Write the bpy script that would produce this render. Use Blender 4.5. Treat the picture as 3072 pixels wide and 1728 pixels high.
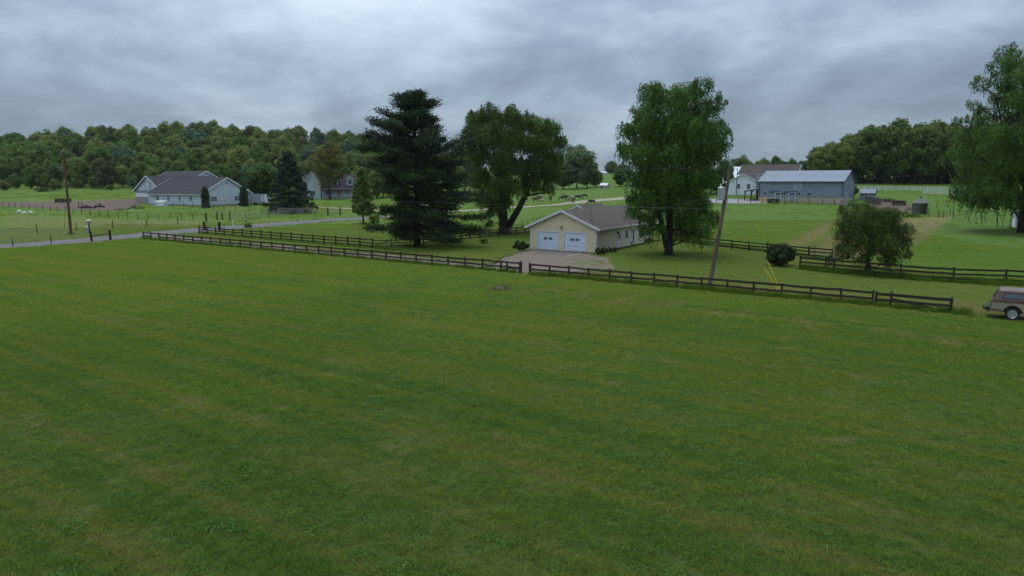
import bpy, bmesh, math, random
import numpy as np
from mathutils import Vector, Matrix

for _o in list(bpy.data.objects):
    bpy.data.objects.remove(_o)
scene = bpy.context.scene
COL = scene.collection
R = math.radians
rnd = random.Random(7)

# ------------------------------------------------------------------ camera
FOC, PITCH, CAMZ = 2090.0, R(8.8), 8.6          # focal length in photo pixels (3072 wide)
cam_d = bpy.data.cameras.new('camera')
cam = bpy.data.objects.new('camera', cam_d)
COL.objects.link(cam)
cam.location = (0, 0, CAMZ)
cam.rotation_euler = (R(90) - PITCH, 0, 0)
cam_d.sensor_width = 36.0
cam_d.lens = 36.0 * FOC / 3072.0
cam_d.clip_start = 0.5
cam_d.clip_end = 6000
scene.camera = cam

# ------------------------------------------------------------------ sky and sun
SUN_EL, SUN_AZ = R(77), R(-35)
world = bpy.data.worlds.new('World')
scene.world = world
world.use_nodes = True
wt = world.node_tree
for n in list(wt.nodes):
    wt.nodes.remove(n)
def WN(t, **kw):
    n = wt.nodes.new(t)
    for k, v in kw.items():
        setattr(n, k, v)
    return n
def wl(a, b):
    wt.links.new(a, b)
def wmath(op, a, b=None):
    n = WN('ShaderNodeMath', operation=op)
    for i, v in enumerate((a, b)):
        if v is None:
            continue
        if isinstance(v, (int, float)):
            n.inputs[i].default_value = v
        else:
            wl(v, n.inputs[i])
    return n.outputs[0]
w_out = WN('ShaderNodeOutputWorld')
w_bg = WN('ShaderNodeBackground')
w_bg.inputs['Strength'].default_value = 0.1
w_sky = WN('ShaderNodeTexSky', sky_type='NISHITA')
w_sky.sun_disc = False
w_sky.sun_elevation = SUN_EL
w_sky.sun_rotation = SUN_AZ
w_tc = WN('ShaderNodeTexCoord')
w_sep = WN('ShaderNodeSeparateXYZ')
wl(w_tc.outputs['Generated'], w_sep.inputs[0])
zpos = wmath('MAXIMUM', w_sep.outputs['Z'], 0.0)
den = wmath('ADD', zpos, 0.33)                  # flat cloud deck seen in perspective
cx_ = wmath('DIVIDE', w_sep.outputs['X'], den)
cy_ = wmath('DIVIDE', w_sep.outputs['Y'], den)
w_cmb = WN('ShaderNodeCombineXYZ')
wl(cx_, w_cmb.inputs[0]); wl(cy_, w_cmb.inputs[1])
def wnoise(scale, detail, rough, loc, sc=(1, 1, 1), dist=0.0):
    m = WN('ShaderNodeMapping')
    m.inputs['Location'].default_value = loc
    m.inputs['Scale'].default_value = sc
    wl(w_cmb.outputs[0], m.inputs[0])
    n = WN('ShaderNodeTexNoise')
    n.inputs['Scale'].default_value = scale
    n.inputs['Detail'].default_value = detail
    n.inputs['Roughness'].default_value = rough
    n.inputs['Distortion'].default_value = dist
    wl(m.outputs[0], n.inputs['Vector'])
    return n.outputs['Fac']
BIGX, BIGY = 12.15, 5.4
n_big = wnoise(1.0, 5.0, 0.52, (BIGX, BIGY, 0.3), (1, .8, 1), .2)
n_mid = wnoise(2.6, 8.0, 0.58, (2.0, 7.5, 0.0), (0.85, .9, 1), 0.25)
n_fin = wnoise(7.0, 6.0, 0.6, (9.0, 3.0, 2.0), (0.8, 1, 1), 0.4)
mixv = wmath('ADD', wmath('ADD', wmath('MULTIPLY', n_big, 0.66), wmath('MULTIPLY', n_mid, 0.34)), wmath('MULTIPLY', n_fin, 0.07))
w_ramp = WN('ShaderNodeValToRGB')
el = w_ramp.color_ramp.elements
el[0].position = 0.42; el[0].color = (1.36, 1.76, 2.38, 1)
el[1].position = 0.65; el[1].color = (3.9, 4.65, 5.4, 1)
e = el.new(0.495); e.color = (1.92, 2.44, 3.18, 1)
e = el.new(0.56); e.color = (2.70, 3.36, 4.16, 1)
wl(mixv, w_ramp.inputs[0])
zen = wmath('ADD', wmath('MULTIPLY', zpos, 1.9), 0.82)     # overcast sky: brighter overhead
w_scl = WN('ShaderNodeVectorMath', operation='SCALE')
wl(w_ramp.outputs[0], w_scl.inputs[0]); wl(zen, w_scl.inputs['Scale'])
w_mix = WN('ShaderNodeMix', data_type='RGBA')
w_mix.inputs[0].default_value = 0.93
wl(w_sky.outputs[0], w_mix.inputs[6]); wl(w_scl.outputs[0], w_mix.inputs[7])
wl(w_mix.outputs[2], w_bg.inputs['Color'])
wl(w_bg.outputs[0], w_out.inputs[0])

sun_d = bpy.data.lights.new('sun', 'SUN')
sun_d.energy = 1.5
sun_d.angle = R(30)
sun_d.color = (1.0, 0.94, 0.84)
sun = bpy.data.objects.new('sun', sun_d)
COL.objects.link(sun)
sun.rotation_euler = (R(90) - SUN_EL, 0, -SUN_AZ + R(180))
sun.location = (0, 0, 60)

vs = scene.view_settings
vs.view_transform = 'Standard'
vs.look = 'None'
vs.exposure = 0.60
vs.gamma = 1.0
vs.use_curve_mapping = False

# ------------------------------------------------------------------ terrain function and pixel tools
PLy = [-300, 105, 150, 190, 300, 500, 900, 2500]; PLz = [0, 0, .7, 1.7, 4.6, 10, 18, 30]
PRy = [-300, 75, 110, 140, 165, 210, 255, 300, 500, 900, 2500]; PRz = [0, 0, .8, 1.7, 2.9, 5.7, 7.4, 8.6, 12, 18, 30]
def sstep(a, b, x):
    t = np.clip((np.asarray(x, float) - a) / (b - a), 0, 1)
    return t * t * (3 - 2 * t)
def terrain(x, y):
    x = np.asarray(x, float); y = np.asarray(y, float)
    zl = 0; zr = 0
    for k in (-9, -6, -3, 0, 3, 6, 9):
        zl = zl + np.interp(y + k, PLy, PLz) / 7
        zr = zr + np.interp(y + k, PRy, PRz) / 7
    w = sstep(15, 75, x)
    z = zl * (1 - w) + zr * w
    z = z + 21 * np.exp(-((x + 195) / 190) ** 2) * sstep(295, 480, y) * sstep(45, -85, x)
    und = 0.22 * np.sin(x * .06 + 1) * np.sin(y * .05) + .12 * np.sin(x * .15 + y * .11)
    return z + und * sstep(112, 150, y)
def th(x, y):
    return float(terrain(x, y))
def ray(u, v):
    t = (864 - v) / FOC
    return Vector(((u - 1536) / FOC, math.cos(PITCH) + t * math.sin(PITCH), -math.sin(PITCH) + t * math.cos(PITCH)))
def at(u, v):
    """ground point under photo pixel (u, v)"""
    d = ray(u, v)
    ys = np.arange(8, 900, 0.5)
    k = ys / d.y
    g = CAMZ + d.z * k - terrain(d.x * k, ys)
    i = np.where(g <= 0)[0]
    if len(i) == 0:
        y = 900.0
    else:
        j = i[0]
        y = ys[j] - 0.5 * (g[j] / (g[j] - g[j - 1])) if j > 0 else ys[0]
    kk = y / d.y
    return Vector((d.x * kk, y, th(d.x * kk, y)))
def atd(u, v, Y):
    """point on the pixel's line of sight at distance Y from the camera plane"""
    d = ray(u, v)
    return Vector((d.x * Y / d.y, Y, CAMZ + d.z * Y / d.y))
GRID = -31.5                                       # property grid, degrees
GX = Vector((math.cos(R(GRID)), math.sin(R(GRID)), 0)); GY = Vector((-math.sin(R(GRID)), math.cos(R(GRID)), 0))

# ------------------------------------------------------------------ mesh builder
class MB:
    def __init__(s):
        s.v = []; s.f = []
    def add(s, vs_, fs):
        o = len(s.v)
        s.v += [tuple(p) for p in vs_]
        s.f += [tuple(i + o for i in f) for f in fs]
        return s
    def box(s, x0, x1, y0, y1, z0, z1):
        return s.add([(x0, y0, z0), (x1, y0, z0), (x1, y1, z0), (x0, y1, z0), (x0, y0, z1), (x1, y0, z1), (x1, y1, z1), (x0, y1, z1)],
                     [(0, 3, 2, 1), (4, 5, 6, 7), (0, 1, 5, 4), (1, 2, 6, 5), (2, 3, 7, 6), (3, 0, 4, 7)])
    def quad(s, a, b, c, d):
        return s.add([a, b, c, d], [(0, 1, 2, 3)])
    def bar(s, a, b, w, h, up=(0, 0, 1)):
        a = Vector(a); b = Vector(b); d = (b - a).normalized()
        u = Vector(up)
        sd = d.cross(u)
        if sd.length < 1e-4:
            sd = d.cross(Vector((1, 0, 0)))
        sd.normalize(); u = sd.cross(d)
        o = [sd * (-w / 2) + u * (-h / 2), sd * (w / 2) + u * (-h / 2), sd * (w / 2) + u * (h / 2), sd * (-w / 2) + u * (h / 2)]
        return s.add([a + q for q in o] + [b + q for q in o], [(0, 1, 2, 3), (7, 6, 5, 4), (0, 4, 5, 1), (1, 5, 6, 2), (2, 6, 7, 3), (3, 7, 4, 0)])
    def tube(s, pts, rad, n=8, caps=True):
        pts = [Vector(p) for p in pts]
        if isinstance(rad, (int, float)):
            rad = [rad] * len(pts)
        vs_, fs = [], []
        ref = Vector((0.31, 0.87, 0.2))
        for i, p in enumerate(pts):
            d = (pts[min(i + 1, len(pts) - 1)] - pts[max(i - 1, 0)]).normalized()
            a = d.cross(ref)
            if a.length < .05:
                a = d.cross(Vector((1, 0, 0)))
            a.normalize(); b = d.cross(a)
            for k in range(n):
                t = 2 * math.pi * k / n
                vs_.append(p + (a * math.cos(t) + b * math.sin(t)) * rad[i])
        for i in range(len(pts) - 1):
            for k in range(n):
                k2 = (k + 1) % n
                fs.append((i * n + k, i * n + k2, (i + 1) * n + k2, (i + 1) * n + k))
        if caps:
            fs.append(tuple(range(n - 1, -1, -1)))
            fs.append(tuple(range((len(pts) - 1) * n, len(pts) * n)))
        return s.add(vs_, fs)
    def prism(s, prof, y0, y1, axis='y'):
        """profile of (a, z) points extruded from y0 to y1; axis 'x' swaps the roles of x and y"""
        n = len(prof)
        if axis == 'y':
            vs_ = [(a, y0, z) for a, z in prof] + [(a, y1, z) for a, z in prof]
        else:
            vs_ = [(y0, a, z) for a, z in prof] + [(y1, a, z) for a, z in prof]
        fs = [tuple(range(n)), tuple(range(2 * n - 1, n - 1, -1))]
        for i in range(n):
            j = (i + 1) % n
            fs.append((i, i + n, j + n, j))
        return s.add(vs_, fs)
    def lathe(s, prof, n=16, c=(0, 0, 0)):
        vs_, fs = [], []
        for r_, z in prof:
            for k in range(n):
                t = 2 * math.pi * k / n
                vs_.append((c[0] + r_ * math.cos(t), c[1] + r_ * math.sin(t), c[2] + z))
        for i in range(len(prof) - 1):
            for k in range(n):
                k2 = (k + 1) % n
                fs.append((i * n + k, i * n + k2, (i + 1) * n + k2, (i + 1) * n + k))
        fs.append(tuple(range(n - 1, -1, -1)))
        fs.append(tuple(range((len(prof) - 1) * n, len(prof) * n)))
        return s.add(vs_, fs)
    def mesh(s, name):
        me = bpy.data.meshes.new(name)
        me.from_pydata(s.v, [], s.f)
        bm = bmesh.new(); bm.from_mesh(me)
        bmesh.ops.recalc_face_normals(bm, faces=bm.faces)
        bm.to_mesh(me); bm.free()
        me.update()
        return me

def link(name, me, m=None, parent=None, smooth=False):
    o = bpy.data.objects.new(name, me)
    COL.objects.link(o)
    if m is not None and me is not None and len(me.materials) == 0:
        me.materials.append(m)
    if smooth and me is not None:
        me.polygons.foreach_set('use_smooth', [True] * len(me.polygons))
    if parent is not None:
        o.parent = parent
    return o
def part(name, mb, m, parent, smooth=False):
    return link(name, mb.mesh(name), m, parent, smooth)
def tag(o, label, cat, group=None, kind=None):
    if label: o['label'] = label
    if cat: o['category'] = cat
    if group: o['group'] = group
    if kind: o['kind'] = kind
    return o
def thing(name, label, cat, loc, rotz=0.0, group=None):
    o = bpy.data.objects.new(name, None)
    COL.objects.link(o)
    o.empty_display_size = .3
    o.location = loc
    o.rotation_euler = (0, 0, rotz)
    return tag(o, label, cat, group)
def copy_tree(o, parent=None):
    c = o.copy(); COL.objects.link(c); c.parent = parent
    for ch in list(o.children):
        copy_tree(ch, c)
    return c
def structure(name, me, m, label=None):
    o = link(name, me, m)
    o['kind'] = 'structure'
    if label: o['label'] = label
    return o

# ------------------------------------------------------------------ materials
MATS = {}
def nodes_of(name):
    m = bpy.data.materials.new(name); m.use_nodes = True
    nt = m.node_tree
    b = nt.nodes['Principled BSDF']
    MATS[name] = m
    return m, nt, b
def nn(nt, t, **kw):
    n = nt.nodes.new(t)
    for k, v in kw.items():
        setattr(n, k, v)
    return n
def noise(nt, scale, detail=4, rough=.55, coord='Object', sc=(1, 1, 1), rot=(0, 0, 0), vec=None):
    if vec is None:
        if coord == 'World':
            vec = nn(nt, 'ShaderNodeNewGeometry').outputs['Position']
        else:
            vec = nn(nt, 'ShaderNodeTexCoord').outputs[coord]
    if rot != (0, 0, 0):                                   # turn first, stretch afterwards
        rp = nn(nt, 'ShaderNodeMapping'); rp.inputs['Rotation'].default_value = rot
        nt.links.new(vec, rp.inputs[0]); vec = rp.outputs[0]
    mp = nn(nt, 'ShaderNodeMapping')
    mp.inputs['Scale'].default_value = sc
    nt.links.new(vec, mp.inputs[0])
    n = nn(nt, 'ShaderNodeTexNoise')
    n.inputs['Scale'].default_value = scale; n.inputs['Detail'].default_value = detail; n.inputs['Roughness'].default_value = rough
    nt.links.new(mp.outputs[0], n.inputs['Vector'])
    return n.outputs['Fac']
def ramp(nt, fac, stops):
    r = nn(nt, 'ShaderNodeValToRGB')
    e = r.color_ramp.elements
    e[0].position, e[0].color = stops[0][0], (*stops[0][1], 1)
    e[1].position, e[1].color = stops[-1][0], (*stops[-1][1], 1)
    for p, c in stops[1:-1]:
        q = e.new(p); q.color = (*c, 1)
    nt.links.new(fac, r.inputs[0])
    return r.outputs[0]
def mixc(nt, fac, a, b, mode='MIX'):
    m = nn(nt, 'ShaderNodeMix', data_type='RGBA', blend_type=mode)
    for i, v in ((0, fac), (6, a), (7, b)):
        if isinstance(v, (int, float)):
            m.inputs[i].default_value = v
        elif isinstance(v, tuple):
            m.inputs[i].default_value = (*v, 1)
        else:
            nt.links.new(v, m.inputs[i])
    return m.outputs[2]
def mth(nt, op, a, b=None, clamp=False):
    n = nn(nt, 'ShaderNodeMath', operation=op, use_clamp=clamp)
    for i, v in enumerate((a, b)):
        if v is None: continue
        if isinstance(v, (int, float)): n.inputs[i].default_value = v
        else: nt.links.new(v, n.inputs[i])
    return n.outputs[0]
def bump(nt, b, h, strength=.3, dist=.02):
    n = nn(nt, 'ShaderNodeBump')
    n.inputs['Strength'].default_value = strength; n.inputs['Distance'].default_value = dist
    nt.links.new(h, n.inputs['Height']); nt.links.new(n.outputs[0], b.inputs['Normal'])
def mat(name, c, c2=None, scale=3.0, rough=.7, metal=0.0, sc=(1, 1, 1), detail=5, bmp=.15, spec=.35, lo=.35, hi=.68):
    """two-tone weathered surface"""
    m, nt, b = nodes_of(name)
    c2 = c2 or tuple(x * .75 for x in c)
    f = noise(nt, scale, detail, .6, 'Object', sc)
    nt.links.new(ramp(nt, f, [(lo, c2), (hi, c)]), b.inputs['Base Color'])
    b.inputs['Roughness'].default_value = rough
    b.inputs['Metallic'].default_value = metal
    b.inputs['Specular IOR Level'].default_value = spec
    if bmp:
        bump(nt, b, f, bmp, .02)
    return m

# grass: one node group shared by the ground sheet and the blades (colour follows world position)
def grass_group():
    g = bpy.data.node_groups.new('grass_colour', 'ShaderNodeTree')
    g.interface.new_socket('Pasture', in_out='INPUT', socket_type='NodeSocketFloat')
    g.interface.new_socket('Dry', in_out='INPUT', socket_type='NodeSocketFloat')
    g.interface.new_socket('Color', in_out='OUTPUT', socket_type='NodeSocketColor')
    gi = nn(g, 'NodeGroupInput'); go = nn(g, 'NodeGroupOutput')
    pos = nn(g, 'ShaderNodeNewGeometry').outputs['Position']
    rot = (0, 0, R(-GRID + 4))
    big = noise(g, .045, 3, .5, vec=pos, sc=(1, 1, 0))
    strk = noise(g, .30, 4, .6, vec=pos, sc=(.16, 1.3, 0), rot=rot)
    med = noise(g, .42, 5, .62, vec=pos, sc=(1, 1, 0))
    fin = noise(g, 4.5, 4, .65, vec=pos, sc=(1, 1, 0))
    row = noise(g, 1.0, 3, .6, vec=pos, sc=(.03, .95, 0), rot=rot)
    row = mth(g, 'ADD', mth(g, 'MULTIPLY', mth(g, 'SUBTRACT', row, .5), 1.7), .5)
    strk = mth(g, 'ADD', mth(g, 'MULTIPLY', strk, .45), mth(g, 'MULTIPLY', row, .55))
    a = mth(g, 'ADD', mth(g, 'MULTIPLY', big, .14), mth(g, 'MULTIPLY', strk, .42))
    a = mth(g, 'ADD', a, mth(g, 'MULTIPLY', med, .20))
    a = mth(g, 'ADD', a, mth(g, 'MULTIPLY', fin, .26))
    col = ramp(g, a, [(.36, (.042, .086, .016)), (.46, (.061, .106, .018)), (.54, (.084, .120, .021)), (.61, (.110, .122, .030)), (.68, (.135, .112, .048))])
    # sward colour runs lighter and yellower towards the fence, darker near the camera
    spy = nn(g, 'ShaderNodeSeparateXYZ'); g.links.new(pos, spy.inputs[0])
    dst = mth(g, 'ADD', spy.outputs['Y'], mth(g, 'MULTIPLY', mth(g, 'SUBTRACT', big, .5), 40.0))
    far_mix = mth(g, 'DIVIDE', mth(g, 'SUBTRACT', dst, 16.0), 40.0, True)
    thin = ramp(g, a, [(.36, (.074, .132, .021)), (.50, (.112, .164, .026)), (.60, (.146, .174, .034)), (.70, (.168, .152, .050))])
    col = mixc(g, far_mix, col, thin)
    pas = ramp(g, a, [(.36, (.044, .098, .018)), (.50, (.078, .144, .024)), (.64, (.118, .160, .034))])
    col = mixc(g, gi.outputs['Pasture'], col, pas)
    dry = ramp(g, mth(g, 'ADD', mth(g, 'MULTIPLY', med, .6), mth(g, 'MULTIPLY', fin, .4)), [(.35, (.120, .125, .036)), (.65, (.215, .170, .085))])
    dn = mth(g, 'ADD', gi.outputs['Dry'], mth(g, 'MULTIPLY', mth(g, 'SUBTRACT', med, .5), 1.2))
    dn = mth(g, 'MULTIPLY', mth(g, 'SUBTRACT', dn, .30), 1.9, True)
    col = mixc(g, dn, col, dry)
    g.links.new(col, go.inputs[0])
    return g
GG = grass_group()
def ground_material():
    m, nt, b = nodes_of('grass_ground')
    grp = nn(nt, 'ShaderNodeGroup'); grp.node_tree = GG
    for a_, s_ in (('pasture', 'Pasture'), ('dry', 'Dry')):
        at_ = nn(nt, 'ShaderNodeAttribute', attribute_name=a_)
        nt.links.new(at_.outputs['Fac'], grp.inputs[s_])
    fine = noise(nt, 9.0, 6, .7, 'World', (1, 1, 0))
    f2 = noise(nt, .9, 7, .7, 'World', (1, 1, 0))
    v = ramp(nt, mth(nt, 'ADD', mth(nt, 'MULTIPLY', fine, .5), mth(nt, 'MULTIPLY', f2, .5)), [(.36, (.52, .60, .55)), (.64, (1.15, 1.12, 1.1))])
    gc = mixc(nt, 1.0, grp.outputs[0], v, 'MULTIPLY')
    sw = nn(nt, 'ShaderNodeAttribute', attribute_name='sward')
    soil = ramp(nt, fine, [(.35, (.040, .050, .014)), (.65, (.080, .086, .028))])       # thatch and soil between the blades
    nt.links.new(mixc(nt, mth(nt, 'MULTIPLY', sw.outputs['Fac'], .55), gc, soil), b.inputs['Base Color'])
    b.inputs['Roughness'].default_value = .95
    b.inputs['Specular IOR Level'].default_value = .1
    bump(nt, b, mth(nt, 'ADD', fine, f2), .9, .12)
    return m
def blade_material(name, mul=(1, 1, 1), alt=None):
    m, nt, b = nodes_of(name)
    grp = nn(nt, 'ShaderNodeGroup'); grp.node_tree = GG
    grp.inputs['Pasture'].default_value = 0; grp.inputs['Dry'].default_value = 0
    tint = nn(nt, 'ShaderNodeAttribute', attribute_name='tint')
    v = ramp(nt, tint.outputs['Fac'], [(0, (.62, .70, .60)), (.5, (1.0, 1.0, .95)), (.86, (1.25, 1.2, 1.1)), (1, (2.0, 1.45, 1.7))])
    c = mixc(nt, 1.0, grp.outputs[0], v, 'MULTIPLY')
    if alt:
        c = mixc(nt, .75, c, alt)
    c = mixc(nt, 1.0, c, mul, 'MULTIPLY')
    nt.links.new(c, b.inputs['Base Color'])
    b.inputs['Roughness'].default_value = .85
    b.inputs['Specular IOR Level'].default_value = .05
    tr = nn(nt, 'ShaderNodeBsdfTranslucent')
    nt.links.new(c, tr.inputs['Color'])
    mx = nn(nt, 'ShaderNodeMixShader'); mx.inputs[0].default_value = .35
    nt.links.new(b.outputs[0], mx.inputs[1]); nt.links.new(tr.outputs[0], mx.inputs[2])
    nt.links.new(mx.outputs[0], nt.nodes['Material Output'].inputs[0])
    return m
def leaf_material(name, dark, mid, light, var=.25, trans=.3, rough=.55):
    m, nt, b = nodes_of(name)
    tint = nn(nt, 'ShaderNodeAttribute', attribute_name='tint')
    c = ramp(nt, tint.outputs['Fac'], [(0, dark), (.55, mid), (1, light)])
    oi = nn(nt, 'ShaderNodeObjectInfo')
    hv = nn(nt, 'ShaderNodeHueSaturation')
    nt.links.new(mth(nt, 'ADD', mth(nt, 'MULTIPLY', oi.outputs['Random'], var * .16), .5 - var * .08), hv.inputs['Hue'])
    nt.links.new(mth(nt, 'ADD', mth(nt, 'MULTIPLY', oi.outputs['Random'], -var * 1.6), 1 + var * .8), hv.inputs['Value'])
    nt.links.new(c, hv.inputs['Color'])
    c = hv.outputs[0]
    nt.links.new(c, b.inputs['Base Color'])
    b.inputs['Roughness'].default_value = rough
    b.inputs['Specular IOR Level'].default_value = .08
    tr = nn(nt, 'ShaderNodeBsdfTranslucent')
    nt.links.new(c, tr.inputs['Color'])
    mx = nn(nt, 'ShaderNodeMixShader'); mx.inputs[0].default_value = trans
    nt.links.new(b.outputs[0], mx.inputs[1]); nt.links.new(tr.outputs[0], mx.inputs[2])
    nt.links.new(mx.outputs[0], nt.nodes['Material Output'].inputs[0])
    return m
def shingle_material(name, c, c2, course=.16):
    m, nt, b = nodes_of(name)
    uv = nn(nt, 'ShaderNodeTexCoord').outputs['Object']
    n1 = noise(nt, 1.3, 5, .65, vec=uv); n2 = noise(nt, 22, 3, .7, vec=uv)
    f = mth(nt, 'ADD', mth(nt, 'MULTIPLY', n1, .6), mth(nt, 'MULTIPLY', n2, .4))
    nt.links.new(ramp(nt, f, [(.36, c2), (.64, c)]), b.inputs['Base Color'])
    sp = nn(nt, 'ShaderNodeSeparateXYZ'); nt.links.new(uv, sp.inputs[0])
    fr = mth(nt, 'FRACT', mth(nt, 'DIVIDE', sp.outputs['Z'], course * .4))
    bump(nt, b, mth(nt, 'ADD', fr, n2), .5, .015)
    b.inputs['Roughness'].default_value = .9; b.inputs['Specular IOR Level'].default_value = .2
    return m
def gravel_material(name, c, c2, c3, scale=6):
    m, nt, b = nodes_of(name)
    n1 = noise(nt, .5, 5, .6, 'World'); n2 = noise(nt, scale, 5, .75, 'World')
    col = ramp(nt, n2, [(.3, c2), (.7, c)])
    col = mixc(nt, mth(nt, 'MULTIPLY', mth(nt, 'SUBTRACT', n1, .45), 3.0, True), col, c3)
    nt.links.new(col, b.inputs['Base Color'])
    b.inputs['Roughness'].default_value = .95; b.inputs['Specular IOR Level'].default_value = .15
    bump(nt, b, n2, .6, .03)
    return m
def glass_material(name, c=(.03, .04, .06)):
    m, nt, b = nodes_of(name)
    n1 = noise(nt, 2.0, 2, .5)
    nt.links.new(ramp(nt, n1, [(.3, c), (.7, tuple(x * 1.6 for x in c))]), b.inputs['Base Color'])
    b.inputs['Roughness'].default_value = .08
    b.inputs['Specular IOR Level'].default_value = .5
    return m

M = MATS
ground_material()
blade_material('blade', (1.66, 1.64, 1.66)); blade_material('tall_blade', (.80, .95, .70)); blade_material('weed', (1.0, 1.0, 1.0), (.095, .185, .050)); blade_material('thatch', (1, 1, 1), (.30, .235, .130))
leaf_material('leaf_pine', (.015, .027, .011), (.030, .052, .020), (.066, .100, .042), .05, .14)
leaf_material('leaf_spruce', (.012, .026, .014), (.022, .046, .022), (.042, .074, .034), .05, .1)
leaf_material('leaf_willow', (.042, .080, .014), (.080, .148, .024), (.138, .230, .044), .08, .32)
leaf_material('leaf_willow_dark', (.035, .061, .013), (.066, .114, .023), (.116, .182, .042), .08, .3)
leaf_material('leaf_thorn', (.036, .056, .015), (.066, .106, .024), (.110, .165, .036), .05, .28)
leaf_material('leaf_shrub', (.022, .034, .013), (.038, .060, .020), (.064, .098, .032), .1, .22)
leaf_material('leaf_wood', (.094, .140, .030), (.136, .198, .042), (.185, .255, .062), .30, .44)
leaf_material('leaf_wood_dark', (.068, .108, .026), (.100, .154, .037), (.142, .204, .054), .30, .42)
leaf_material('leaf_wood_olive', (.055, .062, .020), (.095, .105, .034), (.135, .145, .050), .4, .25)
leaf_material('leaf_bright', (.060, .110, .018), (.105, .180, .028), (.150, .240, .045), .3, .3)
leaf_material('leaf_pale', (.075, .115, .055), (.125, .185, .085), (.190, .260, .130), .2, .3)
leaf_material('leaf_bluish', (.045, .085, .050), (.080, .135, .085), (.130, .195, .125), .2, .3)
leaf_material('leaf_maple', (.075, .100, .024), (.140, .155, .042), (.225, .180, .066), .05, .34)
leaf_material('leaf_yellow', (.20, .19, .03), (.34, .29, .05), (.45, .36, .08), .05, .3)
mat('bark', (.085, .066, .050), (.030, .024, .020), 5, .95, sc=(1, 1, .25), bmp=.8)
mat('bark_dark', (.040, .032, .026), (.014, .012, .010), 5, .95, sc=(1, 1, .25), bmp=.8)
mat('fence_wood', (.062, .037, .026), (.020, .013, .010), 2.2, .9, sc=(1, 1, 1), bmp=.4)
mat('fence_wood_dark', (.040, .030, .022), (.013, .010, .008), 2.2, .9, bmp=.4)
mat('post_wood', (.060, .050, .038), (.020, .017, .014), 3, .95, bmp=.4)
mat('pole_wood', (.155, .120, .085), (.060, .045, .033), 3, .9, sc=(2, 2, .2), bmp=.4)
mat('pole_wood_brown', (.120, .075, .042), (.050, .032, .020), 3, .9, sc=(2, 2, .2), bmp=.4)
mat('wire', (.24, .25, .25), (.17, .18, .18), 3, .6, metal=.3, bmp=0)
mat('wire_dark', (.09, .09, .09), (.05, .05, .05), 3, .6, bmp=0)
mat('yellow_plastic', (.62, .50, .03), (.45, .36, .03), 3, .5, bmp=0)
mat('pale_plastic', (.55, .55, .30), (.42, .42, .24), 3, .5, bmp=0)
mat('white_vinyl', (.66, .68, .70), (.50, .52, .55), 2, .5, bmp=0)
mat('galvanised', (.42, .44, .46), (.28, .30, .32), 6, .45, metal=.5, bmp=.05)
mat('gate_metal', (.30, .31, .31), (.17, .17, .17), 4, .55, metal=.4, bmp=0)
mat('yellow_siding', (.62, .54, .35), (.55, .47, .295), .8, .75, sc=(1, 1, 2), bmp=.05)
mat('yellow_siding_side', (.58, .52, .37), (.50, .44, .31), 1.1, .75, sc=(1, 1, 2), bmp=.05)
mat('white_trim', (.62, .63, .65), (.50, .51, .54), 2, .6, bmp=0)
mat('white_door', (.60, .64, .74), (.54, .58, .68), 1.2, .5, bmp=0)
mat('black_pane_frame', (.02, .02, .025), None, 2, .4, bmp=0)
shingle_material('shingle_grey', (.096, .084, .074), (.048, .042, .038))
shingle_material('shingle_dark', (.045, .045, .055), (.023, .023, .029))
shingle_material('shingle_brown', (.078, .068, .064), (.040, .035, .034))
mat('pale_metal', (.50, .54, .60), (.44, .48, .54), .6, .55, metal=.0, bmp=0)
mat('white_siding', (.66, .68, .70), (.55, .57, .60), .8, .7, bmp=0)
mat('grey_block', (.30, .29, .29), (.20, .19, .19), 3, .9)
mat('barn_metal', (.215, .255, .300), (.185, .220, .262), .5, .5, bmp=0)
mat('barn_trim', (.045, .050, .060), None, 2, .6, bmp=0)
mat('barn_roof', (.19, .225, .28), (.15, .18, .23), .5, .6, metal=.0, bmp=0, spec=.25)
mat('tan_block', (.42, .36, .27), (.32, .27, .20), 1.5, .85)
mat('dark_wood', (.038, .032, .028), (.018, .015, .013), 3, .9)
mat('grey_wood', (.13, .12, .115), (.065, .06, .058), 3, .9, sc=(4, 4, .5))
mat('new_wood', (.52, .36, .14), (.40, .27, .10), 3, .8)
mat('red_paint', (.35, .05, .03), (.25, .04, .03), 3, .6, bmp=0)
mat('stone_grey', (.15, .145, .14), (.09, .09, .085), 4, .9)
mat('concrete', (.150, .125, .113), (.062, .052, .047), .7, .9)
mat('concrete_edge', (.43, .39, .33), (.31, .27, .22), 2, .9)
mat('rubber', (.018, .018, .018), (.010, .010, .010), 6, .8, bmp=0)
mat('steel_rim', (.50, .51, .53), (.34, .35, .37), 5, .35, metal=.7, bmp=0)
mat('truck_cream', (.29, .255, .185), (.20, .17, .12), 1.2, .42, bmp=0, spec=.5)
mat('truck_brown', (.125, .060, .042), (.080, .040, .030), 1.6, .45, bmp=0, spec=.5)
mat('truck_roof', (.16, .135, .125), (.10, .08, .072), 1.4, .5, bmp=0)
mat('truck_dark', (.03, .03, .033), (.015, .015, .017), 3, .5, bmp=0)
mat('tail_red', (.16, .015, .012), (.10, .012, .010), 3, .25, bmp=0)
mat('horse_dark', (.030, .020, .016), (.016, .011, .010), 2.5, .7, bmp=0)
mat('horse_bay', (.105, .048, .030), (.055, .026, .018), 2.5, .7, bmp=0)
mat('horse_grey', (.26, .23, .21), (.14, .12, .11), 2.5, .7, bmp=0)
mat('horse_pale', (.42, .33, .25), (.30, .22, .16), 2.5, .7, bmp=0)
mat('fleece', (.72, .70, .64), (.58, .56, .50), 6, .95)
mat('hay_brown', (.17, .125, .085), (.08, .058, .042), 5, .95, bmp=.8)
glass_material('glass'); glass_material('glass_light', (.10, .12, .15))
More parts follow.
